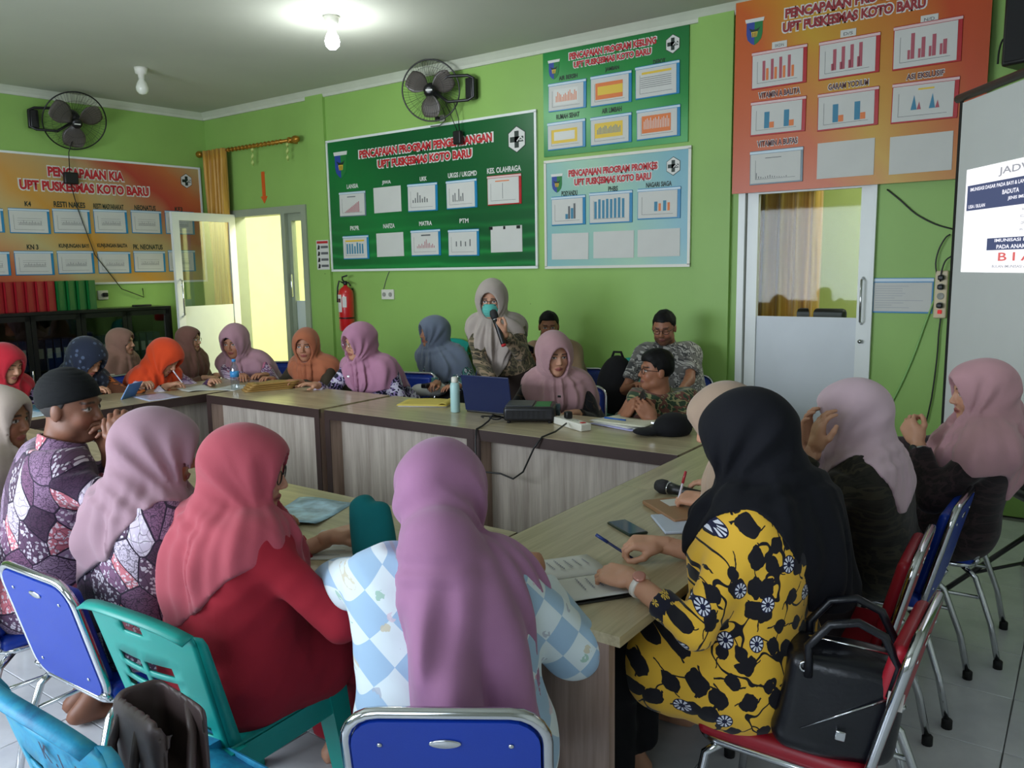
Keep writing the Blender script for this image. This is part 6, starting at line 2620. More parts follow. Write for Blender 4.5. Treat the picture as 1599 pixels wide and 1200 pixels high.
person('corner', 'woman in dusty mauve head scarf at the far corner before the open doorway', by(366, 535, 4.30), (-6.10, 4.66, .55), 215, (205, -12, 0), 'mid', top=B_PURPLE2, bottom=DKSK, q=.0128, seed=31, fat=1.12, eyes='open', hs=1.1,
       hijab=dict(mat=H((168, 128, 140), 'mauve_corner'), vol=1.04, amp=.007, front=-.24, back=-.24, side=-.18, q=.009, inner=BLK, brooch=(.03, .09, -.2)),
       hands=dict(R=hand((-5.75, 4.16, .79), (.5, -.8, 0)), L=hand((-5.62, 4.28, .79), (.0, -.9, 0))))
person('rust', 'woman in rust brown head scarf and dark olive blouse seated behind the brown envelopes', by(478, 540, 4.38), (-5.22, 4.68, .55), 195, (212, -6, 0), 'mid', top=cloth('dark_olive', (58, 50, 38)), bottom=DKSK, q=.0128, seed=33, hs=1.06,
       hijab=dict(mat=H((164, 96, 66), 'rust'), vol=1.0, amp=.007, front=-.30, back=-.2, side=-.14, q=.009),
       hands=dict(R=hand((-5.36, 4.14, .79), (.1, -1, 0)), L=hand((-5.02, 4.14, .79), (-.1, -1, 0))))
person('pinkback', 'woman in pink head scarf and purple floral blouse with a hand on the desk', by(560, 536, 4.36), (-4.52, 4.68, .55), 198, (172, -6, 3), 'light', top=B_NAVYF, bottom=DKSK, q=.0115, seed=35, hs=1.10, fat=1.1, glasses={'metal': 1},
       hijab=dict(mat=H((176, 124, 150), 'pink_back'), vol=1.04, amp=.008, front=-.28, back=-.24, side=-.2, q=.008, brooch=(.02, .1, -.22)),
       hands=dict(R=hand((-4.78, 4.10, .79), (-.5, -.9, 0), curl=(.2, .2, .2)), L=hand((-4.35, 4.3, .66), (0, -1, 0))))
person('greyblue', 'woman in grey blue head scarf and black white blouse seated by the wall', by(676, 520, 5.22), (-4.36, 5.34, .56), 190, (150, 0, 0), 'mid', top=B_BLACKW, bottom=BLK, q=.0128, seed=37, hs=1.06, fat=1.05,
       hijab=dict(mat=H((106, 116, 134), 'greyblue'), vol=1.04, amp=.009, front=-.34, back=-.26, side=-.18, q=.008),
       hands=dict(R=hand((-4.33, 4.98, .72), (-.3, -.9, .1), (0, 0, 1), curl=(.7, .8, .5)), L=hand((-4.18, 5.05, .70), (-.5, -.6, 0))))
person('standing', 'standing woman in pale grey head scarf and turquoise face mask speaking into a microphone', by(768, 470, 4.80), (-3.58, 4.92, .88), 212, (205, -6, 0), 'light', top=B_OLIVE, bottom=cloth('brown_skirt', (44, 34, 30)), q=.009, seed=39, standing=True, glasses={}, mask=cloth('mask_turquoise', (96, 190, 178)), hs=1.1, fat=1.0, tunic=.0, top_hem=-.16,
       hijab=dict(mat=H((170, 158, 150), 'palegrey'), vol=1.04, amp=.009, front=-.42, back=-.3, side=-.12, q=.008, open=(.058, .088, -.02), skew=.0),
       hands=dict(L=hand(by(786, 520, 4.62), (-.35, -.25, .75), (-.2, -.9, -.2), curl=(.9, 1.0, .6), thumb=.8, vox=.004, e=(.6, -.2, -1)), R=hand((-3.44, 4.56, .84), (.5, -.8, -.3), (0, -.4, 1), e=(-.9, .3, -.3))))
person('manback', 'man seated by the wall behind the pink scarf woman, holding a dark phone', by(857, 510, 5.52), (-3.40, 5.60, .56), 212, (214, -8, 0), 'tan', female=False, top=cloth('tan_shirt', (150, 122, 96)), bottom=cloth('dark_trousers2', (30, 30, 36)), q=.0135, seed=41, collar=True, hair=dict(mat=HAIR, line=.060), hs=1.0,
       hands=dict(R=hand(by(832, 572, 5.22), (-.2, -.1, 1), (.3, .9, 0), curl=(.7, .9, .6)), L=hand((-3.2, 5.25, .72), (0, -1, 0))))
person('pinkproj', 'woman in dusty pink head scarf and black embroidered dress seated behind the projector', by(866, 556, 4.40), (-2.84, 4.68, .55), 208, (232, -6, 0), 'light', top=B_DKEMB, bottom=BLK, q=.0115, seed=43, hs=1.10, fat=1.12, eyes='open',
       hijab=dict(mat=H((172, 134, 138), 'pink_proj'), vol=1.04, amp=.007, front=-.30, back=-.26, side=-.22, q=.008, brooch=(.0, .1, -.22)),
       hands=dict(R=hand((-2.98, 4.28, .72), (0, -1, 0)), L=hand((-2.60, 4.30, .74), (0, -1, 0))))
person('manprint', 'man with glasses and short beard in grey white printed shirt seated by the wall', by(1037, 512, 5.48), (-2.48, 5.62, .57), 205, (192, -16, 0), 'tan', female=False, top=B_GREYW, bottom=cloth('dark_trousers3', (30, 30, 36)), q=.0115, seed=45, collar=True, hair=dict(mat=HAIR, line=.062), glasses={}, stubble=.55, eyes='down', fat=1.18, sleeve=.2, hs=1.04,
       hands=dict(R=hand((-2.62, 5.16, .80), (.6, -.6, .3), curl=(.6, .8, .5)), L=hand((-2.28, 5.14, .78), (-.6, -.5, .2))))
person('greenbatik', 'short haired person in green batik and glasses turning aside while holding a phone', by(1024, 580, 4.46), (-2.04, 4.68, .55), 208, (136, 4, 0), 'tan', female=False, top=B_GREEN, bottom=cloth('dark_trousers4', (30, 30, 36)), q=.0115, seed=47, collar=True, glasses={}, hs=1.0, sleeve=.45, sw=.175,
       hair=dict(mat=HAIR, line=.058, drop=.10, extra=[(ell((0, -.01, .085), (.07, .085, .055)), .03), (ell((0, .05, .075), (.05, .04, .035)), .03)]),
       hands=dict(R=hand(by(978, 648, 4.22), (.5, .0, .8), (-.6, -.7, .3), curl=(.7, .9, .5), vox=.0038), L=hand(by(1018, 655, 4.2), (-.6, .1, .7), (.5, -.8, .2), curl=(.7, .9, .5), vox=.0038)))


# --- left row
def bx_(px, py, x):
    return at_x(px, py, x)


person('red', 'woman in bright red head scarf and navy floral blouse cut by the picture edge', bx_(10, 570, -6.08), (-6.44, 2.47, .55), -88, (-72, -18, 0), 'light', top=B_NAVYF, bottom=DKSK, q=.0128, seed=51, eyes='down', hs=1.06,
       hijab=dict(mat=H((170, 28, 44), 'red'), vol=1.02, amp=.007, front=-.34, back=-.22, side=-.12, q=.009), hands=dict(R=hand((-5.86, 2.4, .79), (.9, .3, 0)), L=hand((-5.86, 2.72, .79), (.9, -.2, 0))))
person('navy', 'woman in navy dotted head scarf and orange dark batik looking down at her notes', bx_(136, 562, -6.05), (-6.42, 3.05, .55), -90, (-72, -30, 6), 'light', top=B_ORNG, bottom=DKSK, q=.0128, seed=53, eyes='down', hs=1.08,
       hijab=dict(mat=dotted('scarf_navy_dot', (26, 34, 52), (78, 92, 116)), vol=1.10, amp=.007, front=-.30, back=-.22, side=-.12, q=.009), hands=dict(R=hand((-5.82, 2.92, .82), (.5, .8, 0), curl=(.6, .6, .4)), L=hand((-5.80, 3.30, .82), (.8, .1, .1), curl=(.6, .6, .4))))
person('orange', 'woman in bright orange head scarf and purple batik bent over writing', bx_(258, 560, -5.98), (-6.40, 3.66, .55), -84, (-66, -36, 8), 'light', top=B_PURPLE2, bottom=DKSK, q=.0128, seed=55, eyes='down', hs=1.08, fat=1.08,
       hijab=dict(mat=H((206, 66, 24), 'orange'), vol=1.04, amp=.008, front=-.26, back=-.22, side=-.14, q=.009), hands=dict(R=hand((-5.80, 3.50, .785), (.6, .7, -.05), curl=(.5, .7, .4)), L=hand((-5.74, 3.86, .785), (.9, -.3, -.05), curl=(.25, .3, .2))),
       watch=dict(hand='R', strap=M_BLACK, dial=M_BLACK))
person('cream', 'woman in brown head scarf and cream sweater in the second row before the cabinet', bx_(190, 535, -6.95), (-7.12, 3.74, .57), -76, (-50, -2, 0), 'light', top=cloth('cream_sweater', (176, 166, 144)), bottom=DKSK, q=.0135, seed=57,
       hijab=dict(mat=H((128, 96, 82), 'brown_cream'), vol=.98, amp=.006, front=-.18, back=-.2, side=-.1, q=.010))
person('brown', 'woman in brown head scarf with glasses in the second row before the door leaf', bx_(296, 531, -6.95), (-7.08, 4.47, .57), -72, (-58, -2, 0), 'light', top=cloth('brown_dress', (106, 78, 62)), bottom=DKSK, q=.0135, seed=59, glasses={'metal': 1},
       hijab=dict(mat=H((116, 80, 70), 'brown_glass'), vol=.98, amp=.006, front=-.32, back=-.2, side=-.12, q=.010))
# ------------------------------------------------------------------ things on the desks


def put(name, label, cat, loc, rz=0.0, group=None):
    return empty(name, loc, R_(rz), label, cat, group)


def rbox_sdf(c, h, r, Rm=None):
    c, h = np.asarray(c, F32), np.asarray(h, F32)

    def f(P):
        q = P - c
        if Rm is not None:
            q = q @ np.asarray(Rm, F32)
        q = np.abs(q) - h + r
        return np.sqrt((np.maximum(q, 0) ** 2).sum(1)) + np.minimum(q.max(1), 0) - r
    return f


M_INK = plain('pencil_grey', (138, 140, 150), .7, var=0)


def paper_sheet(name, label, loc, rz, w=.21, h=.297, mat=None, lines=0, curl=.004, thick=.001, cat='paper'):
    o = put(name, label, cat, loc, rz)
    sd = int(abs(loc[0] * 100))

    def fn(u, v):
        return ((u - .5) * w, (v - .5) * h, thick + curl * (.5 + .5 * math.sin(u * 5 + v * 3 + sd)) * abs(v - .5) * 2)
    MB().sheet(fn, 8, 8).build('sheet', mat or M_PAPER, o, solid=.0012)
    if lines:
        for k in range(lines):
            y = h * .38 - k * h * .76 / max(1, lines - 1)
            wd = w * random.uniform(.25, .42)
            MB().sheet(lambda u, v: (-w * .4 + u * (wd + w * .3), y + (v - .5) * .0035 + .001 * math.sin(u * 30), thick + curl + .0012), 10, 1).build('ink_line', M_INK, o)
    return o


Z = TZ + .0005
M_INK = plain('pencil_grey', (138, 140, 150), .7, var=0)
# laptop, lid towards the viewer
lp = put('laptop', 'navy blue laptop with its lid towards the viewer on the middle desk', 'laptop', (-3.02, 3.96, Z), 4)
M_NAVY = plain('navy_lid', (18, 32, 74), .4, var=.03)
MB().rbox(-.175, .175, .0, .24, 0, .016, .005).build('base', M_BLACK, lp)
mt = Matrix.Translation((0, .0, .014)) @ Matrix.Rotation(R_(12), 4, 'X')
MB().rbox(-.175, .175, -.009, .0, 0, .235, .004, mtx=mt).build('lid', M_NAVY, lp)
MB().box(-.165, .165, .0004, .002, .012, .225, mtx=mt).build('display', plain('laptop_display', (60, 70, 90), .2, var=0), lp)
MB().box(-.15, .15, .06, .18, .016, .018).build('keyboard', M_RUB, lp)
bt = put('water_flask', 'pale mint drinking flask standing beside the laptop', 'bottle', (-3.245, 3.90, Z))
MB().lathe([(.026, 0), (.03, .004), (.03, .17), (.026, .185), (.020, .19)], 18).build('flask_body', plain('mint', (176, 214, 212), .4, var=.02), bt)
MB().lathe([(.021, .188), (.022, .20), (.020, .222), (.012, .226)], 18).build('lid', M_WHITEP, bt)
MB().tube([(.018, 0, .205), (.03, 0, .225), (.018, .0, .24)], .003, 5).build('loop', M_CHROME, bt)
en = put('yellow_envelope', 'yellow document envelope lying beside the flask', 'envelope', (-3.60, 4.03, Z), 24)
M_YENV = plain('yellow_paper', (206, 184, 84), .6, var=.05)
MB().sheet(lambda u, v: ((u - .5) * .34, (v - .5) * .24, .012 + .008 * math.sin(u * 3.1) * v), 10, 8).build('envelope_sheet', M_YENV, en, solid=.006)
MB().sheet(lambda u, v: ((u - .5) * .33, (v - .5) * .22, .003), 2, 2).build('papers_inside', M_PAPER, en, solid=.004)
MB().sheet(lambda u, v: (.17 - .06 * v, (u - .5) * .22, .016 + .012 * math.sin(v * 3.14)), 8, 4).build('flap', M_YENV, en, solid=.002)

# projector
pj = put('projector', 'black projector with trailing cables on the desk', 'projector', (-2.68, 3.92, Z + .012), 28)
MB().rbox(-.15, .15, -.12, .12, 0, .085, .018, seg=3).build('housing', plain('projector_black', (24, 24, 28), .35, var=.05), pj)
MB().rbox(-.14, .02, -.10, .10, .083, .092, .004).build('top_panel', plain('projector_grey', (60, 62, 66), .4), pj)
MB().box(.03, .12, -.08, .08, .0845, .0875).build('label_print', M_PGREEN, pj)
for k in range(7):
    MB().box(-.1 + k * .03, -.085 + k * .03, -.1215, -.119, .02, .065).build('vent_slot', M_RUB, pj)
MB().lathe([(.035, -.02), (.038, .015), (.03, .02)], 18, mtx=Matrix.Translation((.152, .04, .045)) @ Matrix.Rotation(math.pi / 2, 4, 'Y')).build('lens', plain('lens_glass', (50, 70, 80), .05, var=0), pj)
for sx in (-.12, .12):
    for sy in (-.09, .09):
        MB().lathe([(.012, -.012), (.012, .004)], 10, mtx=Matrix.Translation((sx, sy, 0))).build('foot', M_RUB, pj)
ca = MB()
z0 = Z + .006
ca.tube([(-2.82, 3.86, z0), (-2.86, 3.78, z0 + .03), (-2.83, 3.70, z0 + .01), (-2.80, 3.60, z0), (-2.78, 3.522, z0 - .002), (-2.775, 3.505, z0 - .06), (-2.775, 3.50, z0 - .20), (-2.72, 3.495, z0 - .235), (-2.60, 3.50, z0 - .23), (-2.52, 3.505, z0 - .25), (-2.45, 3.50, z0 - .20), (-2.38, 3.505, z0 - .06), (-2.34, 3.522, z0), (-2.33, 3.64, z0 + .01), (-2.36, 3.80, z0 + .025)], .0052, 7)
o = ca.build('power_cable', M_BLACK)
tag(o, 'black power cable looping over the front edge of the projector desk', 'cable')
ca = MB()
pts = [(-2.80 + .05 * math.cos(a) - .01 * a, 3.80 + .045 * math.sin(a), z0 + .012 + .004 * math.sin(2 * a)) for a in np.linspace(0, 11, 34)]
ca.tube(pts, .004, 6)
o = ca.build('signal_cable', M_BLACK)
tag(o, 'coiled black signal cable beside the projector', 'cable')
eb = put('extension_block', 'white extension block beside the projector', 'extension block', (-2.36, 3.86, Z), -26)
MB().rbox(-.145, .145, -.035, .035, 0, .042, .006).build('block', M_WHITEP, eb)
MB().box(.10, .125, -.012, .012, .042, .046).build('switch', M_RED, eb)
for k in range(3):
    MB().lathe([(.018, .040), (.018, .0435), (.012, .041)], 14, mtx=Matrix.Translation((-.095 + k * .065, 0, 0))).build('socket_cup', plain('socket_grey', (150, 150, 140), .5), eb)
MB().rbox(-.06, -.02, -.02, .02, .043, .085, .008).build('plug', M_BLACK, eb)
ps = put('paper_stack', 'stack of loose papers with a blue pen beside the extension block', 'papers', (-2.14, 4.06, Z), -14)
for k, (dx, dy, r, m) in enumerate(((0, 0, 0, plain('lilac_paper', (176, 176, 214), .6)), (.01, .02, 5, M_PAPER), (-.01, .01, -6, M_PAPER), (.02, .03, 10, plain('cream_paper', (214, 212, 190), .6)))):
    mtx = Matrix.Translation((dx, dy, .004 + .006 * k)) @ Matrix.Rotation(R_(r), 4, 'Z')
    MB().sheet(lambda u, v: ((u - .5) * .32, (v - .5) * .23, .006 * math.sin(u * 4 + k) * v), 8, 6, mtx=mtx).build('sheet', m, ps, solid=.003)
o = MB().tube([(-2.24, 4.02, Z + .040), (-2.10, 4.01, Z + .040)], .005, 8).build('blue_pen', plain('pen_blue', (30, 90, 170), .35))
tag(o, 'blue pen lying on the paper stack', 'pen')
# black cap
pr = [ell((-1.80, 3.98, Z + .04), (.10, .12, .075)), ell((-1.90, 3.88, Z + .02), (.08, .08, .018))]
fcap_ = union(pr, .02)
V, Fq = mesh_sdf(lambda P: np.maximum(fcap_(P), (Z + .001) - P[:, 2]), (-2.05, 3.75, Z - .01), (-1.65, 4.15, Z + .15), .007)
ck = put('peaked_hat', 'black fabric hat lying on the desk corner', 'hat', (-1.80, 3.98, Z))
np_mesh('crown_cloth', [(V, Fq)], [BLK], lambda P: P - np.array([-1.80, 3.98, Z]), parent=ck)
MB().rbox(-.11, -.07, -.045, -.035, .05, .062, .002, seg=1).build('buckle', M_CHROME, ck)


def microphone(label, tip, tail, r=.024):
    tip, tail = Vector(tip), Vector(tail)
    d = (tail - tip).normalized()
    L = (tail - tip).length
    root = empty('microphone', tuple(tail), label=label, cat='microphone')
    q = (-d).to_track_quat('Z', 'Y').to_matrix().to_4x4()
    MB().lathe([(r * .62, 0), (r * .72, .01), (r * .78, L * .55), (r * .95, L * .72)], 16, mtx=q).build('mic_body', M_BLACK, root)
    MB().lathe([(r * .9, L * .72), (r * 1.1, L * .78), (r * 1.12, L * .88), (r * .8, L * .97), (.002, L)], 16, mtx=q).build('mic_head', plain('mic_mesh', (30, 30, 32), .7, bump=.4, bscale=400), root)
    MB().lathe([(r * .98, L * .70), (r * 1.0, L * .72)], 16, mtx=q).build('mic_ring', M_CHROME, root)
    return root


m0 = at_d(1040, 766, 3.22)
microphone('black microphone lying on the desk near the hidden woman', (-1.385, 2.90, Z + .028), (-1.16, 2.87, Z + .020), .026)
a = PEOPLE['standing']['arms']['L']
hp = a['W'] + a['HF'] @ np.array([.0, .085, -.038])
mk = microphone('black microphone with red end held by the standing woman', hp + np.array([-.05, -.02, .075]), hp + np.array([.05, -.03, -.17]), .026)
MB().lathe([(.017, -.012), (.018, .004)], 14, mtx=(Vector(hp + np.array([-.05, -.02, .075])) - Vector(hp + np.array([.05, -.03, -.17]))).to_track_quat('Z', 'Y').to_matrix().to_4x4()).build('red_end', M_RED, mk)

nb_ = put('brown_notebook', 'closed tan brown notebook on the desk before the hidden woman', 'notebook', (-1.19, 2.70, Z), 52)
MB().rbox(-.09, .09, -.13, .13, 0, .018, .004, seg=1).build('cover', plain('tan_cover', (150, 112, 80), .5), nb_)
MB().box(-.085, .092, -.125, .125, .004, .014).build('page_block', M_PAPER, nb_)
MB().box(-.03, .05, .02, .10, .0185, .0195).build('label_sheet', M_PAPER, nb_)
nb_ = put('white_notebook', 'small pale notebook partly under the tan notebook', 'notebook', (-1.135, 2.555, Z), 40)
MB().rbox(-.07, .07, -.10, .10, 0, .010, .003, seg=1).build('cover', plain('pale_cover', (186, 196, 214), .5), nb_)
MB().box(-.066, .072, -.096, .096, .002, .008).build('page_block', M_PAPER, nb_)


def phone(label, loc, rz=0, mat=None, mtx=None, group=None):
    root = put('mobile_phone', label, 'phone', loc, rz, group)
    if mtx is not None:
        root.matrix_world = mtx
    MB().rbox(-.037, .037, -.077, .077, 0, .009, .004).build('case', mat or M_BLACK, root)
    MB().box(-.033, .033, -.072, .072, .009, .0096).build('glass_face', plain('phone_glass', (26, 30, 34), .08, var=0), root)
    return root


phone('dark green phone lying above the open notebook', (-1.26, 2.42, Z), 58, plain('phone_green', (24, 44, 36), .3))
ph_mag = phone('red brown phone lying beside the brown envelopes', (-5.10, 4.10, Z), 60, plain('phone_brown', (80, 34, 34), .3))


def held_phone(label, key, side, off, mat=None):
    a = PEOPLE[key]['arms'][side]
    c = a['W'] + a['HF'] @ np.array(off)
    x, y, z = a['HF'][:, 0], a['HF'][:, 1], a['HF'][:, 2]
    M = Matrix([[x[i], y[i], -z[i], c[i]] for i in range(3)] + [[0, 0, 0, 1]])
    return phone(label, (0, 0, 0), 0, mat, M)


held_phone('dark phone held by the man behind the pink scarf woman', 'manback', 'R', (0, .10, -.022))
held_phone('black phone held by the short haired person in green batik', 'greenbatik', 'R', (0, .10, -.022))
a = PEOPLE['greyblue']['arms']['R']
c = a['W'] + np.array([-.02, -.10, -.005])
o = MB().rbox(-.03, .03, -.045, .045, -.018, .018, .008).build('camera_device', M_BLACK, loc=tuple(c))
tag(o, 'small black device in the hand of the grey blue scarf woman', 'device')
# plastic bag on her lap
fbag = ell((-4.46, 5.02, .66), (.16, .14, .065))
wb = Waves(77, 40, 8)
V, Fq = mesh_sdf(lambda P: fbag(P) - .014 * wb.crease(P), (-4.68, 4.82, .55), (-4.24, 5.22, .78), .008)
o = np_mesh('plastic_bag', [(V, Fq)], [plain('bag_white', (206, 206, 200), .4)], lambda P: P - np.array([-4.46, 5.02, .60]))
o.location = (-4.46, 5.02, .60)
tag(o, 'crumpled white plastic bag on the lap of the grey blue scarf woman', 'bag')

# open notebook and pens of the yellow batik woman
nb_ = put('open_notebook', 'open ruled notebook with handwriting and black cover', 'notebook', (-1.17, 1.92, Z), -36)
MB().rbox(-.165, .165, -.115, .115, 0, .006, .003, seg=1).build('cover', M_BLACK, nb_)
for s in (-1, 1):
    def pg(u, v, s=s):
        return (s * (.002 + u * .155), (v - .5) * .215, .007 + .016 * math.sin(min(1, u * 1.6 + .1) * math.pi / 2) * (1 - .7 * u))
    MB().sheet(pg, 10, 6).build('page_block', M_PAPER, nb_, solid=.003)
    for k in range(5 if s < 0 else 4):
        wd = random.uniform(.05, .09)
        yy = .07 - k * .028
        MB().sheet(lambda u, v: (s * .08 - wd / 2 + u * wd, yy + (v - .5) * .004 + .0025 * math.sin(u * 40 + k), .0275 - .010 * abs(s * .08 - wd / 2 + u * wd) / .155), 16, 1).build('handwriting', M_INK, nb_)
a = PEOPLE['yellow']['arms']['R']
hp = a['W'] + a['HF'] @ np.array([.0, .10, -.03])


def pen(label, p0, p1, mat, capm=None):
    root = empty('pen', tuple(p0), label=label, cat='pen')
    d = Vector(p1) - Vector(p0)
    MB().tube([(0, 0, 0), tuple(d * .1), tuple(d)], [.0012, .0045, .0045], 8).build('barrel', mat, root)
    MB().tube([tuple(d * .72), tuple(d * 1.02)], .0056, 8).build('pen_cap', capm or mat, root)
    return root


pen('blue pen in the hand of the yellow batik woman', hp + np.array([.03, .01, -.03]), hp + np.array([-.085, -.035, .045]), plain('pen_navy', (22, 34, 80), .3), plain('pen_cap_blue', (36, 60, 130), .3))
a = PEOPLE['hidden']['arms']['L']
hp = a['W'] + a['HF'] @ np.array([.0, .09, -.02])
pen('pale pen held upright by the hidden woman', hp + np.array([-.02, -.01, -.04]), hp + np.array([.01, .01, .11]), plain('pen_pale', (206, 200, 210), .3), plain('pen_red', (170, 50, 60), .3))
a = PEOPLE['orange']['arms']['R']
hp = a['W'] + a['HF'] @ np.array([.0, .09, -.02])
pen('pale pen in the writing hand of the orange scarf woman', hp + np.array([.02, .03, -.012]), hp + np.array([-.04, -.02, .11]), plain('pen_pale', (206, 200, 210), .3))

# near desks
paper_sheet('magazine', 'blue and white folded leaflet on the desk beyond the rose scarf woman', (-2.36, 1.95, Z), 20, .24, .30, plain('leaflet_print', (150, 186, 206), .4, var=.5, vscale=14), 3, .012, cat='leaflet')
paper_sheet('note_paper', 'white handwritten sheet before the red dressed woman', (-1.98, 1.76, Z), 30, .21, .28, None, 6)
pr = [cap(V3(-1.78, 1.70, .79), V3(-1.85, 1.75, .905), .050, .042), cap(V3(-1.73, 1.71, .79), V3(-1.78, 1.76, .90), .042, .034)]
ft_ = union(pr, .03)
wt = Waves(31, 60, 6, (1, 1, .2))
V, Fq = mesh_sdf(lambda P: ft_(P) - .008 * wt(P), (-2.0, 1.5, .70), (-1.62, 1.9, 1.1), .006)
V[:, 2] = np.maximum(V[:, 2], TZ + .001)
o = np_mesh('fabric_pouch', [(V, Fq)], [cloth('teal_cloth', (10, 104, 108))], lambda P: P - np.array([-1.78, 1.66, .75]))
o.location = (-1.78, 1.66, .75)
tag(o, 'teal folded cloth held up between the two women in front', 'cloth')

# left desks and corner
bt = put('water_bottle', 'clear plastic water bottle with blue label in the far corner', 'bottle', (-5.36, 3.80, Z))
MB().lathe([(.028, 0), (.033, .01), (.031, .05), (.033, .09), (.033, .15), (.028, .18), (.014, .205), (.013, .22)], 18).build('bottle_shell', glass('bottle_plastic', (.86, .92, .96), .18, .1), bt)
MB().lathe([(.0335, .10), (.0335, .145)], 18).build('label_band', plain('label_blue', (60, 140, 200), .4), bt)
MB().lathe([(.015, .218), (.015, .236), (.004, .238)], 14).build('cap', plain('cap_blue', (60, 150, 214), .4), bt)
M_ENV = plain('brown_envelope', (158, 122, 62), .6, var=.08)
for k in range(4):
    e = put('brown_envelope', ['brown envelope at the bottom of the pile in the far corner', 'brown envelope second from the bottom of the far corner pile', 'brown envelope second from the top of the far corner pile', 'brown envelope on top of the pile in the far corner'][k], 'envelope', (-5.14 + .012 * k, 3.93 + .01 * k, Z + .016 * k), 64 + 2 * k, 'brown envelopes in the corner')
    MB().sheet(lambda u, v: ((u - .5) * .36, (v - .5) * .14, .006 + .004 * math.sin(u * 9 + k) * v), 10, 6).build('envelope_sheet', M_ENV, e, solid=.012)
    MB().sheet(lambda u, v: (-.18 + .05 * v, (u - .5) * .14, .013), 6, 2).build('flap', M_ENV, e, solid=.002)
paper_sheet('loose_paper', 'white sheet lying in the far corner under the bottle', (-5.46, 3.86, Z), 15, .22, .30, None, 5)
paper_sheet('blue_folder', 'blue edged plastic folder in the far corner', (-5.33, 4.05, Z + .001), 40, .24, .33, plain('folder_blue', (90, 150, 196), .4), 0)
paper_sheet('ruled_paper', 'white notes under the hand of the orange scarf woman', (-5.66, 3.66, Z), 75, .22, .30, None, 6, .010)
paper_sheet('clear_folder', 'clear folder with printed sheet before the orange scarf woman', (-5.56, 3.27, Z), 80, .24, .34, plain('folder_lilac', (186, 190, 214), .3, var=.2, vscale=20), 4)
bk = put('upright_booklet', 'white booklet held up by the navy scarf woman', 'booklet', (-5.72, 3.14, Z), -60)
mt = Matrix.Rotation(R_(-32), 4, 'X')
MB().box(-.09, .09, -.004, .002, .0, .13, mtx=mt).build('cover', plain('booklet_blue', (80, 130, 190), .4), bk)
MB().box(-.086, .086, -.007, -.004, .004, .127, mtx=mt).build('page_block', M_PAPER, bk)
paper_sheet('teal_folder', 'teal blue folder before the red scarf woman', (-5.80, 2.62, Z), 80, .24, .34, plain('folder_teal', (70, 130, 150), .4), 0, .01)
paper_sheet('pale_booklet', 'pale booklet beside the teal folder', (-5.62, 2.42, Z), 70, .2, .28, plain('pale_booklet', (190, 206, 216), .5), 3)

# ------------------------------------------------------------------ bags
BC = np.array([-.455, 2.00, .457])
LTH = plain('black_leather', (14, 16, 24), .32, var=.08, bump=.15, bscale=90)
Rb = np.array(Matrix.Rotation(R_(14), 3, 'Z') @ Matrix.Rotation(R_(6), 3, 'Y'))
fb1 = rbox_sdf(BC + np.array([.0, .0, .125]), (.135, .075, .125), .04, Rb)
wl_ = Waves(91, 22, 6)


def fbag2(P):
    z = (P[:, 2] - BC[2]) / .27
    return fb1(P) - .012 * wl_(P) - .012 * (1 - z)


V, Fq = mesh_sdf(fbag2, BC - [.25, .25, .02], BC + [.25, .25, .36], .008)
hb = empty('handbag', tuple(BC), R_(0), 'black leather handbag standing on the red chair behind the yellow batik woman', 'handbag')
np_mesh('bag_body', [(V, Fq)], [LTH], lambda P: P - BC, parent=hb)
RbM = Matrix(Rb.tolist()).to_4x4()
for sy in (-1, 1):
    pts = [(-.09, sy * .07, .19), (-.10, sy * .075, .27), (-.06, sy * .075, .335), (0, sy * .075, .355), (.06, sy * .075, .335), (.10, sy * .075, .27), (.09, sy * .07, .19)]
    MB().tube(pts, .011, 8, mtx=RbM).build('handle', LTH, hb)
    for sx in (-1, 1):
        MB().tube([(sx * .10 + .012 * math.cos(a), sy * .075, .215 + .012 * math.sin(a)) for a in np.linspace(0, 6.283, 12, endpoint=False)], .003, 5, closed=True, mtx=RbM).build('ring', M_CHROME, hb)
MB().tube([(-.09, -.086, .06), (.09, -.084, .19)], .0028, 5, mtx=RbM).build('zip', M_CHROME, hb)
MB().rbox(-.012, .012, -.098, -.082, .06, .085, .003, mtx=RbM).build('zip_pull', M_CHROME, hb)
MB().tube([(-.10, .0, .262), (.10, .0, .262)], .003, 5, mtx=RbM).build('top_zip', M_CHROME, hb)
MB().box(.085, .12, -.094, -.092, .17, .215, mtx=RbM).build('hang_tag', M_PAPER, hb)

# brown tote on the worn blue chair
TB = np.array([-1.54, .86, .46])
Rt = np.array(Matrix.Rotation(R_(-12), 3, 'Z') @ Matrix.Rotation(R_(-8), 3, 'Y'))
ft1 = rbox_sdf(TB + np.array([0, 0, .14]), (.14, .055, .16), .03, Rt)
ft2 = rbox_sdf(TB + np.array([0, 0, .27]), (.125, .042, .15), .02, Rt)
wl2 = Waves(95, 18, 6)
V, Fq = mesh_sdf(lambda P: np.maximum(smax(ft1(P) - .008 * wl2(P), -ft2(P), .006), TB[2] - P[:, 2]), TB - [.25, .25, .02], TB + [.25, .25, .42], .0075)
tb = empty('tote_bag', tuple(TB), 0, 'open dark brown tote bag standing on the worn light blue chair', 'bag')
TLE = plain('brown_leather', (66, 52, 50), .5, var=.1, bump=.1)
np_mesh('bag_body', [(V, Fq)], [TLE], lambda P: P - TB, parent=tb)
RtM = Matrix(Rt.tolist()).to_4x4()
MB().tube([(-.06, -.055, .26), (-.075, -.075, .20), (-.05, -.08, .12), (0, -.08, .08), (.05, -.08, .12), (.07, -.075, .20), (.06, -.055, .26)], .010, 7, mtx=RtM).build('strap', TLE, tb)
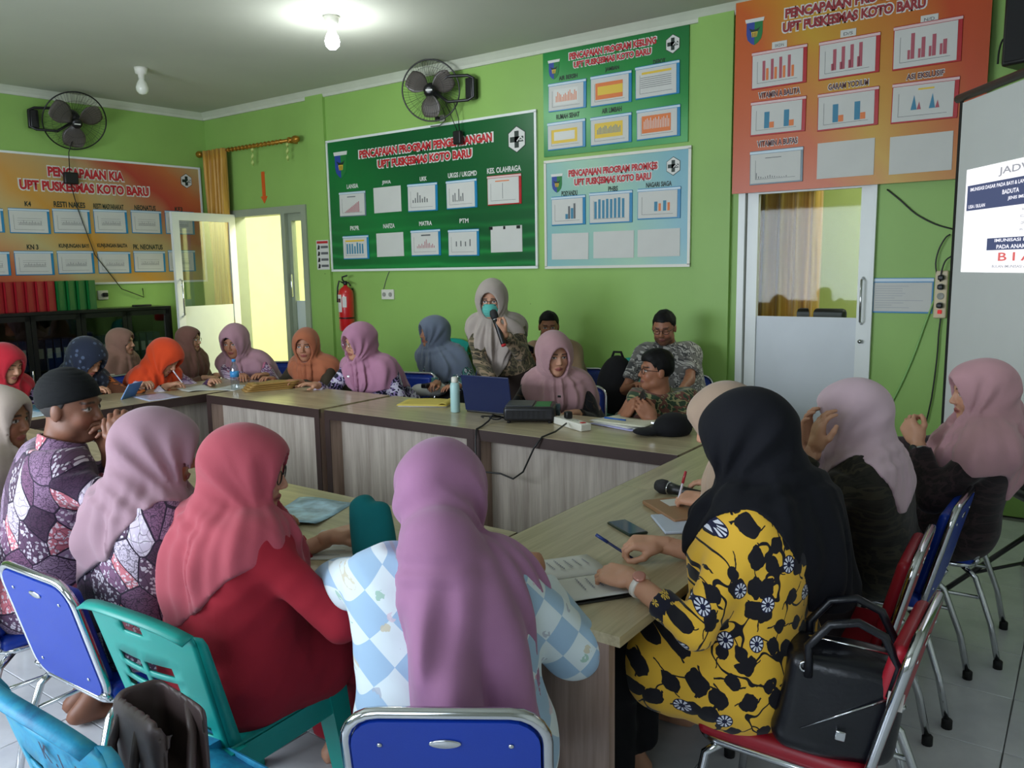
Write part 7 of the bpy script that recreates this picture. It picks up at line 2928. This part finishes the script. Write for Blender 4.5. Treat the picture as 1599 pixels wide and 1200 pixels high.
MB().tube([(.06, .05, .28), (.12, .03, .24), (.15, .0, .12), (.155, -.02, .02)], .010, 7, mtx=RtM).build('strap', TLE, tb)
# black backpack on the teal chair by the wall
KB = np.array([-2.93, 5.46, .53])
fk = union([ell(KB + [0, 0, .20], (.17, .12, .24)), ell(KB + [.02, -.07, .13], (.13, .08, .13))], .05)
wk = Waves(99, 24, 6)
V, Fq = mesh_sdf(lambda P: np.maximum(fk(P) - .008 * wk(P), KB[2] - P[:, 2]), KB - [.25, .25, .02], KB + [.25, .25, .5], .010)
kb = empty('backpack', tuple(KB), 0, 'black backpack standing on the teal chairs between the seated people', 'backpack')
np_mesh('bag_body', [(V, Fq)], [cloth('backpack_black', (16, 16, 18))], lambda P: P - KB, parent=kb)
MB().tube([(-.05, .0, .42), (-.03, .0, .47), (.03, .0, .47), (.05, .0, .42)], .01, 6).build('handle', BLK, kb)

# ------------------------------------------------------------------ power strip and cables by the screen
x0, z0 = wp(1470, 460)
st = empty('power_strip', (x0, YW, z0), 0, 'cream power strip with plugs hung on the wall beside the screen', 'power strip')
MB().rbox(-.038, .038, -.035, 0, -.155, .155, .008).build('strip_body', plain('cream_plastic', (212, 196, 160), .45), st)
for k in range(4):
    MB().lathe([(.022, 0), (.022, .004), (.016, .001)], 14, mtx=Matrix.Translation((0, -.035, .11 - k * .06)) @ Matrix.Rotation(math.pi / 2, 4, 'X')).build('socket_cup', plain('socket_grey', (150, 150, 140), .5), st)
for k in (0, 1, 3):
    MB().rbox(-.018, .018, -.075, -.035, .11 - k * .06 - .016, .11 - k * .06 + .016, .008).build('plug', M_BLACK, st)
MB().rbox(-.012, .012, -.045, -.035, -.125, -.10, .003, seg=1).build('switch', emit('switch_red', (220, 30, 30), .6), st)


def wall_cable(label, pix, y, r=.005, mat=None):
    b = MB()
    pts = [tuple(at_y(px, py, y)) for px, py in pix]
    sm = []
    for i in range(len(pts) - 1):
        for k in range(4):
            t_ = k / 4
            p0 = Vector(pts[max(i - 1, 0)]); p1 = Vector(pts[i]); p2 = Vector(pts[i + 1]); p3 = Vector(pts[min(i + 2, len(pts) - 1)])
            sm.append(.5 * ((2 * p1) + (p2 - p0) * t_ + (2 * p0 - 5 * p1 + 4 * p2 - p3) * t_ ** 2 + (3 * p1 - p0 - 3 * p2 + p3) * t_ ** 3))
    sm.append(Vector(pts[-1]))
    o = b.tube(sm, r, 5).build('wall_cable', mat or M_BLACK)
    tag(o, label, 'cable')


wall_cable('black cable looping up from the power strip to the screen edge', [(1464, 436), (1461, 412), (1466, 390), (1476, 372), (1484, 366)], YW - .03)
wall_cable('black cable crossing from the power strip up to the screen', [(1468, 440), (1470, 425), (1476, 408), (1486, 400)], YW - .045)
wall_cable('black cable hanging straight down from the power strip', [(1469, 475), (1469, 495), (1466, 520), (1463, 560), (1455, 620), (1446, 660)], YW - .02)
wall_cable('green painted cable running slantwise down the wall', [(1458, 470), (1445, 505), (1425, 560), (1400, 615), (1382, 645)], YW - .012, .006, plain('green_cable', (140, 190, 110), .5))
wall_cable('black cable running along the lower edge of the orange board', [(1385, 296), (1405, 312), (1430, 334), (1460, 350), (1488, 358)], YW - .012, .005)
wall_cable('black cables arching down from the loudspeaker', [(1580, 52), (1566, 62), (1560, 80), (1558, 100)], YW - .04, .006)
wall_cable('thin grey wire rising from the double socket', [(599, 452), (602, 440), (606, 428), (608, 424)], YW - .008, .003, M_PGREY)
